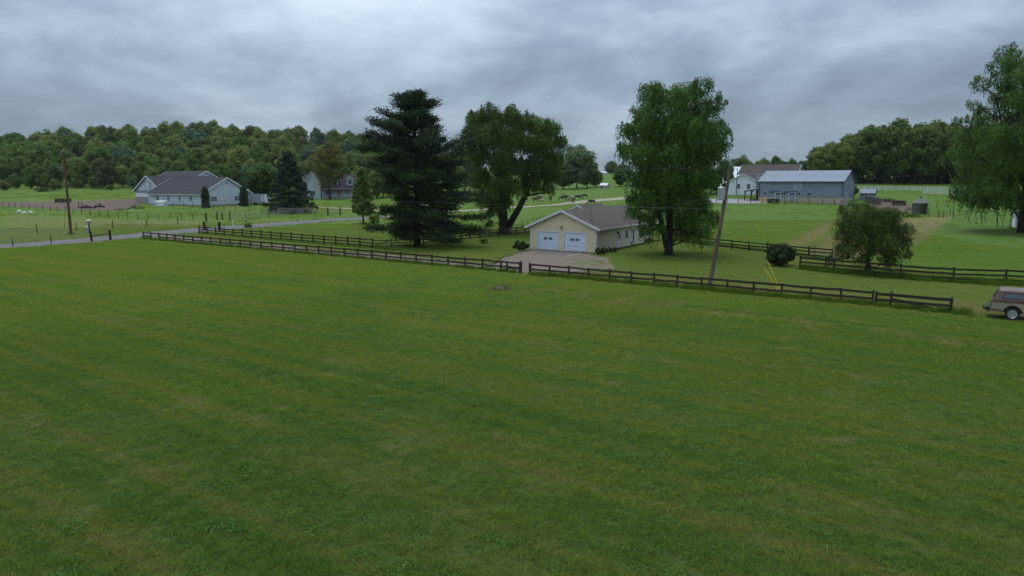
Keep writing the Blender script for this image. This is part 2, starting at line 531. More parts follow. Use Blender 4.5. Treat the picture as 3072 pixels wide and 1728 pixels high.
gravel_material('asphalt', (.130, .127, .130), (.080, .078, .080), (.145, .140, .136), 5)
gravel_material('gravel_drive', (.195, .160, .140), (.090, .074, .065), (.120, .112, .074), 7)
gravel_material('gravel_pale', (.30, .27, .225), (.19, .165, .135), (.22, .21, .15), 4)
gravel_material('gravel_grey', (.27, .265, .28), (.19, .185, .195), (.24, .235, .24), 4)
gravel_material('bare_soil', (.125, .092, .075), (.070, .050, .042), (.100, .085, .055), 1.2)

# ================================================================== GROUND
def P2(pts):
    return np.array([[at(u, v).x, at(u, v).y] for u, v in pts])
def inside(poly, X, Y):
    c = np.zeros(X.shape, bool); n = len(poly); j = n - 1
    for i in range(n):
        xi, yi = poly[i]; xj, yj = poly[j]
        cond = ((yi > Y) != (yj > Y)) & (X < (xj - xi) * (Y - yi) / (yj - yi + 1e-12) + xi)
        c ^= cond; j = i
    return c
def segdist(a, b, X, Y):
    ax, ay = a; bx, by = b
    dx, dy = bx - ax, by - ay
    t = np.clip(((X - ax) * dx + (Y - ay) * dy) / (dx * dx + dy * dy), 0, 1)
    return np.hypot(X - ax - t * dx, Y - ay - t * dy)
FA, FB, FC, FD = at(430, 716), at(1559, 819), at(1592, 823), at(2850, 938)      # near board fence
FDIR = (FD - FA).normalized(); FNOR = Vector((-FDIR.y, FDIR.x, 0))
DRY_POLY1 = P2([(2330, 738), (2550, 628), (2590, 626), (2395, 748)])
DRY_POLY2 = P2([(2380, 772), (2500, 700), (2620, 660), (2860, 650), (2730, 745), (2560, 775)])
DRY_POLY3 = P2([(0, 690), (0, 648), (300, 655), (620, 662), (620, 676), (300, 690)])
DRY_POLY4 = P2([(1560, 600), (1720, 560), (1990, 560), (1990, 580), (1700, 600), (1600, 612)])
TRACK = [at(1480, 858), at(1900, 905), at(2300, 955), at(2750, 1010), at(3200, 1075)]
BACKTRACK = [FC + FNOR * 3.2, FC + FNOR * 3.0 + FDIR * 18, FD + FNOR * 2.5, FD + FDIR * 12 + FNOR * 2.0]
def dry_field(X, Y):
    d = np.zeros(X.shape)
    d = np.maximum(d, .74 * inside(DRY_POLY1, X, Y)); d = np.maximum(d, .78 * inside(DRY_POLY2, X, Y))
    d = np.maximum(d, .52 * inside(DRY_POLY3, X, Y)); d = np.maximum(d, .3 * inside(DRY_POLY4, X, Y))
    for pl, amp, wd in ((TRACK, .42, 2.2), (BACKTRACK, .75, 1.9)):
        for a, b in zip(pl[:-1], pl[1:]):
            d = np.maximum(d, amp * np.exp(-(segdist(a[:2], b[:2], X, Y) / wd) ** 2))
    d = np.maximum(d, .7 * np.exp(-(np.hypot(X - at(2900, 915).x, Y - at(2900, 915).y) / 3.0) ** 2))
    return d
RFA, RFB = at(2010, 718), at(2490, 778)
def pasture_field(X, Y):
    far = sstep(112, 125, Y)
    rel = (X - RFA.x) * (-(RFB.y - RFA.y)) + (Y - RFA.y) * (RFB.x - RFA.x)
    r_ = (rel > 0) & (X > 8)
    return np.clip(np.maximum(far * (.52 + .3 * sstep(-40, 20, X)), r_ * .95), 0, 1)
def rng_axis(*segs):
    out = []
    for a, b, s in segs:
        out += list(np.arange(a, b, s))
    out.append(segs[-1][1])
    return np.array(out)
gx = rng_axis((-1500, -700, 80), (-700, -160, 20), (-160, -80, 2.5), (-80, 112, 1), (112, 200, 3), (200, 800, 20), (800, 1600, 80))
gy = rng_axis((-200, 0, 10), (0, 170, 1), (170, 320, 2.5), (320, 520, 8), (520, 1600, 40), (1600, 2600, 100))
GXX, GYY = np.meshgrid(gx, gy)
GZZ = terrain(GXX, GYY)
nx_, ny_ = len(gx), len(gy)
gm = bpy.data.meshes.new('ground')
gv = np.stack([GXX, GYY, GZZ], -1).reshape(-1, 3)
ii = np.arange((ny_ - 1) * nx_).reshape(ny_ - 1, nx_)[:, :-1].reshape(-1)
gf = np.stack([ii, ii + 1, ii + nx_ + 1, ii + nx_], -1)
def fast_mesh(me, v, f):
    """numpy quads or triangles into a mesh"""
    k = f.shape[1]
    me.vertices.add(len(v)); me.vertices.foreach_set('co', v.astype(np.float32).ravel())
    me.loops.add(f.size); me.loops.foreach_set('vertex_index', f.astype(np.int32).ravel())
    me.polygons.add(len(f)); me.polygons.foreach_set('loop_start', np.arange(0, f.size, k, dtype=np.int32))
    me.update(calc_edges=True)
fast_mesh(gm, gv, gf)
for nm, val in (('dry', dry_field(GXX, GYY)), ('pasture', pasture_field(GXX, GYY)), ('sward', ((GYY < 128) & (pasture_field(GXX, GYY) < .5)).astype(float))):
    a_ = gm.attributes.new(nm, 'FLOAT', 'POINT')
    a_.data.foreach_set('value', val.reshape(-1).astype(np.float32))
gm.polygons.foreach_set('use_smooth', [True] * len(gm.polygons))
structure('ground', gm, M['grass_ground'])

def loft(name, ea, eb, m, off=.02, along=1.2, across=6, jit=.15, label=None, seed=1):
    """sheet draped on the ground between two edge lines"""
    r_ = random.Random(seed)
    def resample(pl, n):
        pl = [Vector((p[0], p[1])) for p in pl]
        ds = [0]
        for a, b in zip(pl[:-1], pl[1:]):
            ds.append(ds[-1] + (b - a).length)
        out = []
        for i in range(n):
            s = ds[-1] * i / (n - 1)
            k = max(j for j in range(len(ds)) if ds[j] <= s + 1e-9)
            k = min(k, len(pl) - 2)
            t = (s - ds[k]) / max(ds[k + 1] - ds[k], 1e-6)
            out.append(pl[k].lerp(pl[k + 1], t))
        return out
    L = max(sum((Vector(b[:2]) - Vector(a[:2])).length for a, b in zip(e_[:-1], e_[1:])) for e_ in (ea, eb))
    n = max(2, int(L / along) + 1)
    A, B = resample(ea, n), resample(eb, n)
    v, f = [], []
    for i in range(n):
        d = (B[i] - A[i])
        dn = d.normalized() if d.length > 1e-6 else d
        a = A[i] + dn * r_.uniform(-jit, jit); b = B[i] + dn * r_.uniform(-jit, jit)
        for k in range(across + 1):
            p = a.lerp(b, k / across)
            v.append((p.x, p.y, th(p.x, p.y) + off))
    w = across + 1
    for i in range(n - 1):
        for k in range(across):
            f.append((i * w + k, i * w + k + 1, (i + 1) * w + k + 1, (i + 1) * w + k))
    mb = MB().add(v, f)
    return structure(name, mb.mesh(name), m, label)
near_r = [at(u, v) for u, v in ((-700, 800), (-200, 762), (0, 747), (275, 728), (430, 712), (560, 700), (669, 690), (777, 682), (875, 675), (1000, 664), (1158, 652.5))]
far_r = [at(u, v) for u, v in ((-700, 781), (-200, 747), (0, 733), (275, 713), (430, 697.5), (560, 687), (669, 679), (777, 671), (875, 663.5), (1000, 655), (1158, 646))]
loft('road', near_r, far_r, M['asphalt'], .012, 1.5, 6, .12)
lane_n = [at(u, v) for u, v in ((1158, 652.5), (1240, 645), (1330, 636), (1450, 631), (1580, 622.5), (1700, 613), (1800, 604), (1900, 596), (2010, 596), (2110, 609), (2270, 611))]
lane_f = [at(u, v) for u, v in ((1158, 646), (1240, 640), (1330, 632), (1450, 627), (1580, 618.5), (1700, 607), (1800, 597), (1900, 588), (2010, 586), (2110, 597), (2270, 600))]
loft('gravel_lane', lane_n, lane_f, M['gravel_pale'], .03, 1.5, 5, .2, seed=2)
loft('house_drive', [at(u, v) for u, v in ((930, 622.5), (1000, 625), (1080, 629), (1160, 636))], [at(u, v) for u, v in ((930, 620), (1000, 622), (1080, 626), (1160, 632.5))], M['gravel_pale'], .03, 1.5, 4, .15, seed=3)
loft('dirt_yard', [at(u, v) for u, v in ((-200, 616), (0, 619), (120, 624), (250, 632), (330, 632), (400, 622), (424, 612))], [at(u, v) for u, v in ((-200, 605), (0, 606), (120, 605.5), (250, 603), (330, 601), (400, 597), (424, 596))], M['bare_soil'], .035, 2, 10, .8, seed=4)
# farm drive between the two board fences, then the yard in front of the garage
dn_, df_ = [], []
for s in np.linspace(0, (FB - FA).length - 6, 24):
    p = FA + FDIR * s
    dn_.append(p + FNOR * .55); df_.append(p + FNOR * (4.4 + .5 * math.sin(s * .3)))
dn_.insert(0, at(430, 714)); df_.insert(0, at(560, 697))
loft('driveway', dn_, df_, M['gravel_drive'], .008, 1.0, 6, .3, seed=5)
ga = [FA + FDIR * ((FB - FA).length - 6) + FNOR * .55, FB + FNOR * .6, FB + FDIR * 2 + FNOR * .4, FC + FDIR * 1.0 + FNOR * 1.4, FC + FDIR * 2.6 + FNOR * 3.6, FC + FDIR * 4.6 + FNOR * 8.0]
gb = [FA + FDIR * ((FB - FA).length - 6) + FNOR * 4.6, at(1500, 777), at(1553, 760), at(1600, 750), at(1768, 762), at(1822, 774)]
loft('gravel_apron', ga, gb, M['gravel_drive'], .012, .6, 14, .35, seed=6)
loft('barn_yard', [at(u, v) for u, v in ((2110, 609), (2200, 610.5), (2290, 611), (2300, 612))], [at(u, v) for u, v in ((2110, 596.5), (2200, 597), (2290, 599), (2300, 600))], M['gravel_grey'], .045, 2, 6, .3, seed=7)
loft('paddock_soil', [at(u, v) for u, v in ((2600, 626), (2680, 632), (2740, 640))], [at(u, v) for u, v in ((2610, 598), (2680, 604), (2735, 615))], M['bare_soil'], .05, 2, 6, .6, seed=8)

# ------------------------------------------------------------------ grass as blade tufts (one object per kind of growth)
def blades_mesh(name, n, rad, hmin, hmax, wmin, wmax, lean, seed, flat=False, square=False):
    g = np.random.default_rng(seed)
    if square:
        px, py = g.uniform(-rad, rad, n), g.uniform(-rad, rad, n)
    else:
        r_ = rad * np.sqrt(g.uniform(0, 1, n)); t = g.uniform(0, 2 * np.pi, n)
        px, py = r_ * np.cos(t), r_ * np.sin(t)
    clump = .78 + .45 * np.sin(px * 5 + seed) * np.sin(py * 4.3) + .3 * np.sin(px * 13 + 2 * seed) * np.sin(py * 11)
    h = g.uniform(hmin, hmax, n) * np.clip(clump, .35, 1.45)
    w = g.uniform(wmin, wmax, n)
    a = g.uniform(0, 2 * np.pi, n); ld = a + g.normal(0, .8, n)
    ln = np.abs(g.normal(lean, lean * .5, n))
    dx, dy = np.cos(ld), np.sin(ld); sx, sy = -np.sin(a), np.cos(a)
    z0 = -.01 if not flat else .03
    b = np.stack([px, py, np.full(n, z0)], -1)
    sd = np.stack([sx, sy, np.zeros(n)], -1) * w[:, None] / 2
    if flat:
        mid = b + np.stack([dx * h * .5, dy * h * .5, h * .06 + .01], -1)
        tip = b + np.stack([dx * h, dy * h, np.full(n, .005)], -1)
    else:
        mid = b + np.stack([dx * ln * h * .35, dy * ln * h * .35, h * .62], -1)
        tip = b + np.stack([dx * ln * h, dy * ln * h, h * (1 - .25 * np.clip(ln, 0, 1))], -1)
    v = np.stack([b - sd, b + sd, mid + sd * .8, mid - sd * .8, tip + sd * .12, tip - sd * .12], 1).reshape(-1, 3)
    k = np.arange(n)[:, None] * 6
    f = np.concatenate([k + np.array([0, 1, 2, 3]), k + np.array([3, 2, 4, 5])], 0)
    me = bpy.data.meshes.new(name)
    fast_mesh(me, v, f)
    cl_ = .5 + .5 * np.sin(px * 9 + 3 * seed + 2 * np.sin(py * 5)) * np.sin(py * 8 + seed)
    tint = np.clip(.45 * g.uniform(0, 1, n) + .55 * cl_, 0, .93) + .07 * (g.uniform(0, 1, n) > .94)
    at_ = me.attributes.new('tint', 'FLOAT', 'POINT')
    at_.data.foreach_set('value', np.repeat(tint, 6).astype(np.float32))
    return me
def leafy_mesh(name, n, rad, size, height, seed):
    g = np.random.default_rng(seed)
    r_ = rad * np.sqrt(g.uniform(0, 1, n)); t = g.uniform(0, 2 * np.pi, n)
    c = np.stack([r_ * np.cos(t), r_ * np.sin(t), height * g.uniform(.4, 1, n) * (1 - .5 * (r_ / rad) ** 2)], -1)
    return leaf_cards(name, c, np.stack([np.cos(t) * .5, np.sin(t) * .5, np.full(n, .9)], -1), g.uniform(.6, 1.2, n) * size, .62, g, jitter=.5)
def leaf_cards(name, c, nor, size, aspect, g, jitter=.7, axis=None, tint=None):
    """diamond leaf faces at points c facing about nor"""
    n = len(c)
    nor = nor + g.normal(0, jitter, (n, 3)); nor /= np.linalg.norm(nor, axis=1, keepdims=True) + 1e-9
    if axis is None:
        ax = g.normal(0, 1, (n, 3))
    else:
        ax = axis + g.normal(0, .25, (n, 3))
    ax = ax - nor * np.sum(ax * nor, 1, keepdims=True)
    ax /= np.linalg.norm(ax, axis=1, keepdims=True) + 1e-9
    bx = np.cross(nor, ax)
    s = np.asarray(size).reshape(-1, 1) * np.ones((n, 1))
    v = np.stack([c - ax * s * .5, c + bx * s * aspect * .5 - ax * s * .05, c + ax * s * .5, c - bx * s * aspect * .5 - ax * s * .05], 1).reshape(-1, 3)
    f = np.arange(n * 4).reshape(n, 4)
    me = bpy.data.meshes.new(name)
    fast_mesh(me, v, f)
    if tint is None:
        tint = g.uniform(0, 1, n)
    a_ = me.attributes.new('tint', 'FLOAT', 'POINT')
    a_.data.foreach_set('value', np.repeat(np.clip(tint, 0, 1), 4).astype(np.float32))
    return me
def scatter(name, meshes, mats_, pts, rot, scl, idx, label, cat, dry=None):
    """one object: geometry nodes put a tuft on every point"""
    col = bpy.data.collections.new(name + '_tufts')
    for i, (me, m) in enumerate(zip(meshes, mats_)):
        me.materials.append(m)
        o = bpy.data.objects.new('%s_tuft_%02d' % (name, i), me)
        col.objects.link(o)
    me = bpy.data.meshes.new(name)
    me.vertices.add(len(pts)); me.vertices.foreach_set('co', pts.astype(np.float32).ravel())
    for nm, arr, ty in (('rot', rot, 'FLOAT'), ('scl', scl, 'FLOAT'), ('idx', idx, 'INT'), ('dry', dry if dry is not None else np.zeros(len(pts)), 'FLOAT')):
        a_ = me.attributes.new(nm, ty, 'POINT')
        a_.data.foreach_set('value', arr.astype(np.int32 if ty == 'INT' else np.float32))
    o = link(name, me)
    tag(o, label, cat, kind='stuff')
    ng = bpy.data.node_groups.new(name + '_nodes', 'GeometryNodeTree')
    ng.interface.new_socket('Geometry', in_out='INPUT', socket_type='NodeSocketGeometry')
    ng.interface.new_socket('Geometry', in_out='OUTPUT', socket_type='NodeSocketGeometry')
    gi, go = nn(ng, 'NodeGroupInput'), nn(ng, 'NodeGroupOutput')
    ci = nn(ng, 'GeometryNodeCollectionInfo'); ci.inputs['Collection'].default_value = col
    ci.inputs['Separate Children'].default_value = True; ci.inputs['Reset Children'].default_value = True
    ip = nn(ng, 'GeometryNodeInstanceOnPoints'); ip.inputs['Pick Instance'].default_value = True
    def attr(nm, ty):
        a_ = nn(ng, 'GeometryNodeInputNamedAttribute', data_type=ty); a_.inputs['Name'].default_value = nm
        return a_.outputs['Attribute']
    cb = nn(ng, 'ShaderNodeCombineXYZ'); ng.links.new(attr('rot', 'FLOAT'), cb.inputs['Z'])
    ng.links.new(gi.outputs[0], ip.inputs['Points']); ng.links.new(ci.outputs[0], ip.inputs['Instance'])
    ng.links.new(attr('idx', 'INT'), ip.inputs['Instance Index'])
    ng.links.new(cb.outputs[0], ip.inputs['Rotation']); ng.links.new(attr('scl', 'FLOAT'), ip.inputs['Scale'])
    ng.links.new(ip.outputs[0], go.inputs[0])
    md = o.modifiers.new('tufts', 'NODES'); md.node_group = ng
    return o
for nm in ('blade', 'tall_blade'):
    nt = M[nm].node_tree
    at_ = nn(nt, 'ShaderNodeAttribute', attribute_name='dry', attribute_type='INSTANCER')
    grp = [n for n in nt.nodes if n.type == 'GROUP'][0]
    nt.links.new(at_.outputs['Fac'], grp.inputs['Dry'])

def near_side(X, Y, off=0.0):
    """distance in front of the near fence line (positive on the camera's side)"""
    return -((X - FA.x) * FNOR.x + (Y - FA.y) * FNOR.y) - off
def vnoise(X, Y, s, seed):
    """smooth value noise for patch masks"""
    g = np.random.default_rng(seed); tab = g.uniform(0, 1, (64, 64))
    x, y = X / s + 1000, Y / s + 1000
    xi, yi = np.floor(x).astype(int), np.floor(y).astype(int)
    fx, fy = x - xi, y - yi
    fx, fy = fx * fx * (3 - 2 * fx), fy * fy * (3 - 2 * fy)
    q = lambda a, b: tab[a % 64, b % 64]
    return (q(xi, yi) * (1 - fx) + q(xi + 1, yi) * fx) * (1 - fy) + (q(xi, yi + 1) * (1 - fx) + q(xi + 1, yi + 1) * fx) * fy
NG = np.random.default_rng(5)
gs = 1.05
X, Y = np.meshgrid(np.arange(-80, 62, gs), np.arange(9, 112, gs))
X = X + NG.uniform(-.4, .4, X.shape); Y = Y + NG.uniform(-.4, .4, Y.shape)
ROADSIDE = np.array([[p.x, p.y] for p in near_r[:6]] + [[-60, 160], [-300, 160], [-300, 40]])
keep = (near_side(X, Y, .5) > 0) & (np.abs(X) < Y * .80 + 5) & ~inside(ROADSIDE, X + .3, Y + 1.0)
X, Y = X[keep], Y[keep]
thin = vnoise(X, Y, 3.0, 3)
npt = len(X)
pts = np.stack([X, Y, terrain(X, Y)], -1)
tiles = [blades_mesh('tuft', 2300, 1.05, .05, .150, .007, .015, .6, 10 + i) for i in range(4)]
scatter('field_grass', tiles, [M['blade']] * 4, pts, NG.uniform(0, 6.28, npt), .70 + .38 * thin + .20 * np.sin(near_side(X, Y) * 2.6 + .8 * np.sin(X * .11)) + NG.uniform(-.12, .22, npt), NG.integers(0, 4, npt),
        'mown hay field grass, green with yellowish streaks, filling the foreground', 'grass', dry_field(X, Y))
# mown lawns round the house and the drive: short blades on everything between the near fence and the far fences
gs = 1.3
X, Y = np.meshgrid(np.arange(-75, 62, gs), np.arange(42, 132, gs))
X = X + NG.uniform(-.5, .5, X.shape); Y = Y + NG.uniform(-.5, .5, Y.shape)
HOUSE = [Vector((GLX.x + a * math.cos(R(-30.6)) - b * math.sin(R(-30.6)), GLX.y + a * math.sin(R(-30.6)) + b * math.cos(R(-30.6)))) for GLX in (at(1592, 747),) for a, b in ((-.9, -1.2), (9.8, -1.2), (9.8, 21.4), (-.9, 21.4))]
sheets = [[(p[0], p[1]) for p in ga] + [(p[0], p[1]) for p in gb[::-1]], [(p[0], p[1]) for p in dn_] + [(p[0], p[1]) for p in df_[::-1]], [(p[0], p[1]) for p in near_r] + [(p[0], p[1]) for p in far_r[::-1]], [(p[0], p[1]) for p in HOUSE]]
bad = np.zeros(X.shape, bool)
for sh in sheets:
    for ox, oy in ((0, 0), (.9, 0), (-.9, 0), (0, .9), (0, -.9)):
        bad |= inside(sh, X + ox, Y + oy)
keep = (near_side(X, Y, -.3) < 0) & (np.abs(X) < Y * .80 + 5) & ~bad
X, Y = X[keep], Y[keep]; npt = len(X)
scatter('lawn_grass', [blades_mesh('lawn_tuft', 1500, 1.25, .035, .085, .007, .014, .6, 30 + i) for i in range(3)], [M['blade']] * 3, np.stack([X, Y, terrain(X, Y)], -1),
        NG.uniform(0, 6.28, npt), NG.uniform(.75, 1.05, npt), NG.integers(0, 3, npt), 'short mown lawn grass round the yellow house and along the drive', 'grass', dry_field(X, Y))
# coarse tussocks of the pastures
n0 = 60000
X = NG.uniform(-190, 160, n0); Y = NG.uniform(75, 290, n0)
msk = vnoise(X, Y, 9, 51) * .5 + vnoise(X, Y, 2.6, 52) * .5
keep = (np.abs(X) < Y * .78) & (pasture_field(X, Y) > .5) & (msk > .56 + .12 * NG.uniform(-1, 1, n0)) & (dry_field(X, Y) < .3)
for sh in sheets[2:3] + [[(at(u, v).x, at(u, v).y) for u, v in ((-200, 605), (424, 596), (424, 614), (330, 634), (250, 634), (0, 621), (-200, 618))]] + [[(p[0], p[1]) for p in lane_n] + [(p[0], p[1]) for p in lane_f[::-1]]]:
    keep &= ~inside(sh, X, Y)
X, Y = X[keep], Y[keep]; npt = len(X)
scatter('pasture_tussocks', [blades_mesh('tussock', 90, .55, .08, .20, .012, .024, .6, 70 + i) for i in range(3)], [M['blade']] * 3, np.stack([X, Y, terrain(X, Y)], -1),
        NG.uniform(0, 6.28, npt), NG.uniform(.8, 1.7, npt), NG.integers(0, 3, npt), 'coarse darker tussocks scattered over the pastures', 'grass')
# weeds creeping into the gravel right of the slabs
c_ = at(1790, 790)
X = NG.normal(c_.x, 2.2, 260); Y = NG.normal(c_.y, 2.6, 260); npt = len(X)
keep = near_side(X, Y, 0) < -.5
X, Y = X[keep], Y[keep]; npt = len(X)
scatter('gravel_weeds', [blades_mesh('gravel_weed', 26, .30, .05, .12, .010, .018, .6, 75 + i) for i in range(2)], [M['blade']] * 2, np.stack([X, Y, terrain(X, Y) + .01], -1),
        NG.uniform(0, 6.28, npt), NG.uniform(.7, 1.4, npt), NG.integers(0, 2, npt), 'thin weeds growing through the gravel by the garage', 'weeds')
# broad-leaved clumps in patches
n0 = 30000
X = NG.uniform(-45, 45, n0); Y = NG.uniform(10, 62, n0)
msk = vnoise(X, Y, 5.5, 21) * .55 + vnoise(X, Y, 1.6, 22) * .45
keep = (near_side(X, Y, 1.5) > 0) & (np.abs(X) < Y * .8 + 4) & (msk > .575 + .10 * NG.uniform(-1, 1, n0) + .10 * sstep(0, 20, X)) & (NG.uniform(0, 1, n0) < .42)
X, Y = X[keep], Y[keep]; npt = len(X)
scatter('field_clover', [leafy_mesh('clump', 60, .32, .060, .145, 40 + i) for i in range(3)], [M['weed']] * 3, np.stack([X, Y, terrain(X, Y)], -1),
        NG.uniform(0, 6.28, npt), NG.uniform(.55, 1.25, npt), NG.integers(0, 3, npt), 'broad leaved clover patches, bluish green, in the foreground field', 'clover')
# dry mowing litter lying in rows along the mowing direction
lx, ly = [], []
for row in range(190):
    o_ = NG.uniform(-70, 5); s0 = NG.uniform(-60, 60); ln_ = NG.uniform(.6, 3.0)
    base = FC + FNOR * o_ + FDIR * s0
    kk = int(ln_ * 3)
    for q in range(kk):
        t = NG.uniform(0, ln_)
        wob = .35 * math.sin(t * 2 + row)
        lx.append(base.x + FDIR.x * t + FNOR.x * wob + NG.normal(0, .12)); ly.append(base.y + FDIR.y * t + FNOR.y * wob + NG.normal(0, .12))
X, Y = np.array(lx), np.array(ly)
keep = (near_side(X, Y, 2) > 0) & (Y > 10)
X, Y = X[keep], Y[keep]; npt = len(X)
scatter('mowing_litter', [blades_mesh('litter', 46, .30, .10, .30, .005, .010, .5, 60 + i, flat=True) for i in range(2)], [M['thatch']] * 2, np.stack([X, Y, terrain(X, Y) + .05], -1),
        NG.uniform(0, 6.28, npt), NG.uniform(.5, 1.1, npt), NG.integers(0, 2, npt), 'pale dry cut grass lying in wisps on the field', 'cut grass')
# unmown tall grass along the fences
def along(a, b, n, wid):
    t = NG.uniform(0, 1, n); o_ = NG.normal(0, wid, n)
    d = (b - a); nn_ = Vector((-d.y, d.x, 0)).normalized()
    return a.x + d.x * t + nn_.x * o_, a.y + d.y * t + nn_.y * o_
RG = [at(u, v) for u, v in ((2400, 806), (2500, 816), (2700, 834), (2860, 846), (3015, 852), (3300, 872))]
xs, ys, ss = [], [], []
for a, b, dens, wid, s0, s1 in [(FA, FB, 18, .30, .55, 1.2), (FC, FD + FDIR * 1.2, 22, .34, .7, 1.4)] + \
        [(a, b, 26, .55, .9, 1.7) for a, b in zip(RG[:-1], RG[1:])] + \
        [(at(600, 701), at(1195, 751), 10, .25, .4, .7), (at(2010, 719), at(2490, 779), 14, .35, .6, 1.1)]:
    n = int((b - a).length * dens)
    x_, y_ = along(a, b, n, wid)
    xs.append(x_); ys.append(y_); ss.append(NG.uniform(s0, s1, n))
def fringe(pts, n, wid, s0, s1):
    for a, b in zip(pts[:-1], pts[1:]):
        a, b = Vector((a[0], a[1], 0)), Vector((b[0], b[1], 0))
        k = max(1, int((b - a).length * n)); x_, y_ = along(a, b, k, wid)
        xs.append(x_); ys.append(y_); ss.append(NG.uniform(s0, s1, k))
fringe(gb, 9, .35, .18, .42); fringe(ga[3:], 9, .4, .18, .42); fringe(df_, 7, .3, .18, .40); fringe(dn_, 7, .25, .2, .45); fringe(near_r[2:], 3, .3, .3, .6); fringe(far_r[2:], 3, .35, .3, .7)
HP_ = [(p.x, p.y) for p in HOUSE]
fringe([HP_[1], HP_[2]], 8, .2, .25, .6)
for (u_, v_, r0_, k_) in ((2005, 765, .8, 40), (1516, 704, 1.2, 46), (1252, 741, 1.0, 60), (2608, 821, .5, 40), (2130, 867, .4, 26), (3072, 690, 1.3, 50), (1505, 869, .9, 24), (213, 702, .5, 24), (1090, 671, .5, 26)):
    c_ = at(u_, v_); a_ = NG.uniform(0, 6.28, k_); r_ = r0_ * NG.uniform(.5, 1.3, k_)
    xs.append(c_.x + r_ * np.cos(a_)); ys.append(c_.y + r_ * np.sin(a_)); ss.append(NG.uniform(.35, .9, k_))
X, Y, S = np.concatenate(xs), np.concatenate(ys), np.concatenate(ss); npt = len(X)
scatter('tall_grass', [blades_mesh('tall', 60, .22, .22, .50, .008, .016, .45, 80 + i) for i in range(3)], [M['tall_blade']] * 3, np.stack([X, Y, terrain(X, Y)], -1),
        NG.uniform(0, 6.28, npt), S, NG.integers(0, 3, npt), 'tall dark uncut grass growing along the board fences', 'grass')

# ================================================================== TREES
def clump_points(g, clumps, n, shell=.5):
    """points and outward directions spread over a list of (centre, radii)"""
    C = np.array([c for c, r_ in clumps], float); Rr = np.array([r_ for c, r_ in clumps], float)
    w = (Rr[:, 0] * Rr[:, 2]); w /= w.sum()
    k = g.choice(len(C), n, p=w)
    d = g.normal(0, 1, (n, 3)); d /= np.linalg.norm(d, axis=1, keepdims=True)
    rr = shell + (1 - shell) * np.sqrt(g.uniform(0, 1, n))
    rr *= 1 + .16 * np.sin(d[:, 0] * 7 + k) * np.sin(d[:, 1] * 6 + 2 * k) + .09 * g.normal(0, 1, n)
    return C[k] + d * Rr[k] * rr[:, None], d, k
def limb(mb, pts, r0, r1, n=6):
    m_ = len(pts)
    mb.tube(pts, [r0 + (r1 - r0) * i / (m_ - 1) for i in range(m_)], n)
def curve(a, b, g, sag=.0, wob=.06, n=5):
    a, b = Vector(a), Vector(b); L = (b - a).length
    out = [a]
    for i in range(1, n):
        t = i / n
        p = a.lerp(b, t); p.z += sag * L * 4 * t * (1 - t)
        out.append(p + Vector(g.normal(0, wob * L, 3) * .4))
    out.append(b)
    return out
def decid_meshes(seed, H, W, base, n, leaf, K=22, flat=1.0, peak=.0, thick=.018):
    """crown and trunk of a broad-leaved tree"""
    g = np.random.default_rng(seed)
    cz, a = (base + H) / 2, (H - base) / 2
    cl = []
    for i in range(K):
        z = 1 - 2 * (i + .5) / K
        t = i * 2.39996 + g.uniform(-.5, .5)
        q = math.sqrt(max(0, 1 - z * z))
        q *= 1 - peak * max(0, z)                     # pointed top
        rad = g.uniform(.52, .80)
        cr = g.uniform(.26, .40)
        c = (q * math.cos(t) * W / 2 * rad, q * math.sin(t) * W / 2 * rad, cz + z * a * .72 + g.uniform(-.08, .08) * a)
        r_ = cr * min(W / 2, a) * (1 - .35 * max(0, z) * peak)
        cl.append((c, (r_, r_, r_ * .85 * flat)))
    for i in range(4):
        cl.append(((g.uniform(-.15, .15) * W, g.uniform(-.15, .15) * W, cz + g.uniform(-.4, .3) * a), (.4 * min(W / 2, a),) * 3))
    p, d, k = clump_points(g, cl, n, .45)
    ct = g.uniform(-.3, .3, len(cl))
    me = leaf_cards('crown', p, d * .9 + np.array([0, 0, .35]), g.uniform(.6, 1.3, n) * leaf, .75, g, .55, tint=.45 + ct[k] + g.normal(0, .2, n))
    mb = MB()
    top = (g.uniform(-.3, .3), g.uniform(-.3, .3), base + (H - base) * .62)
    r0 = H * thick
    mb.tube([(0, 0, -.4), (0, 0, .15), (0, 0, H * .08), (0, 0, base * .8 + .1), top], [r0 * 1.6, r0 * 1.35, r0, r0 * .85, r0 * .3], 8)
    for c, r_ in cl[2:K:2]:
        z0 = base * .7 + (H - base) * .05 + g.uniform(0, .3) * (H - base)
        limb(mb, curve((0, 0, min(z0, c[2] * .9)), c, g, .08), r0 * .45, r0 * .08, 5)
    return me, mb.mesh('trunk')
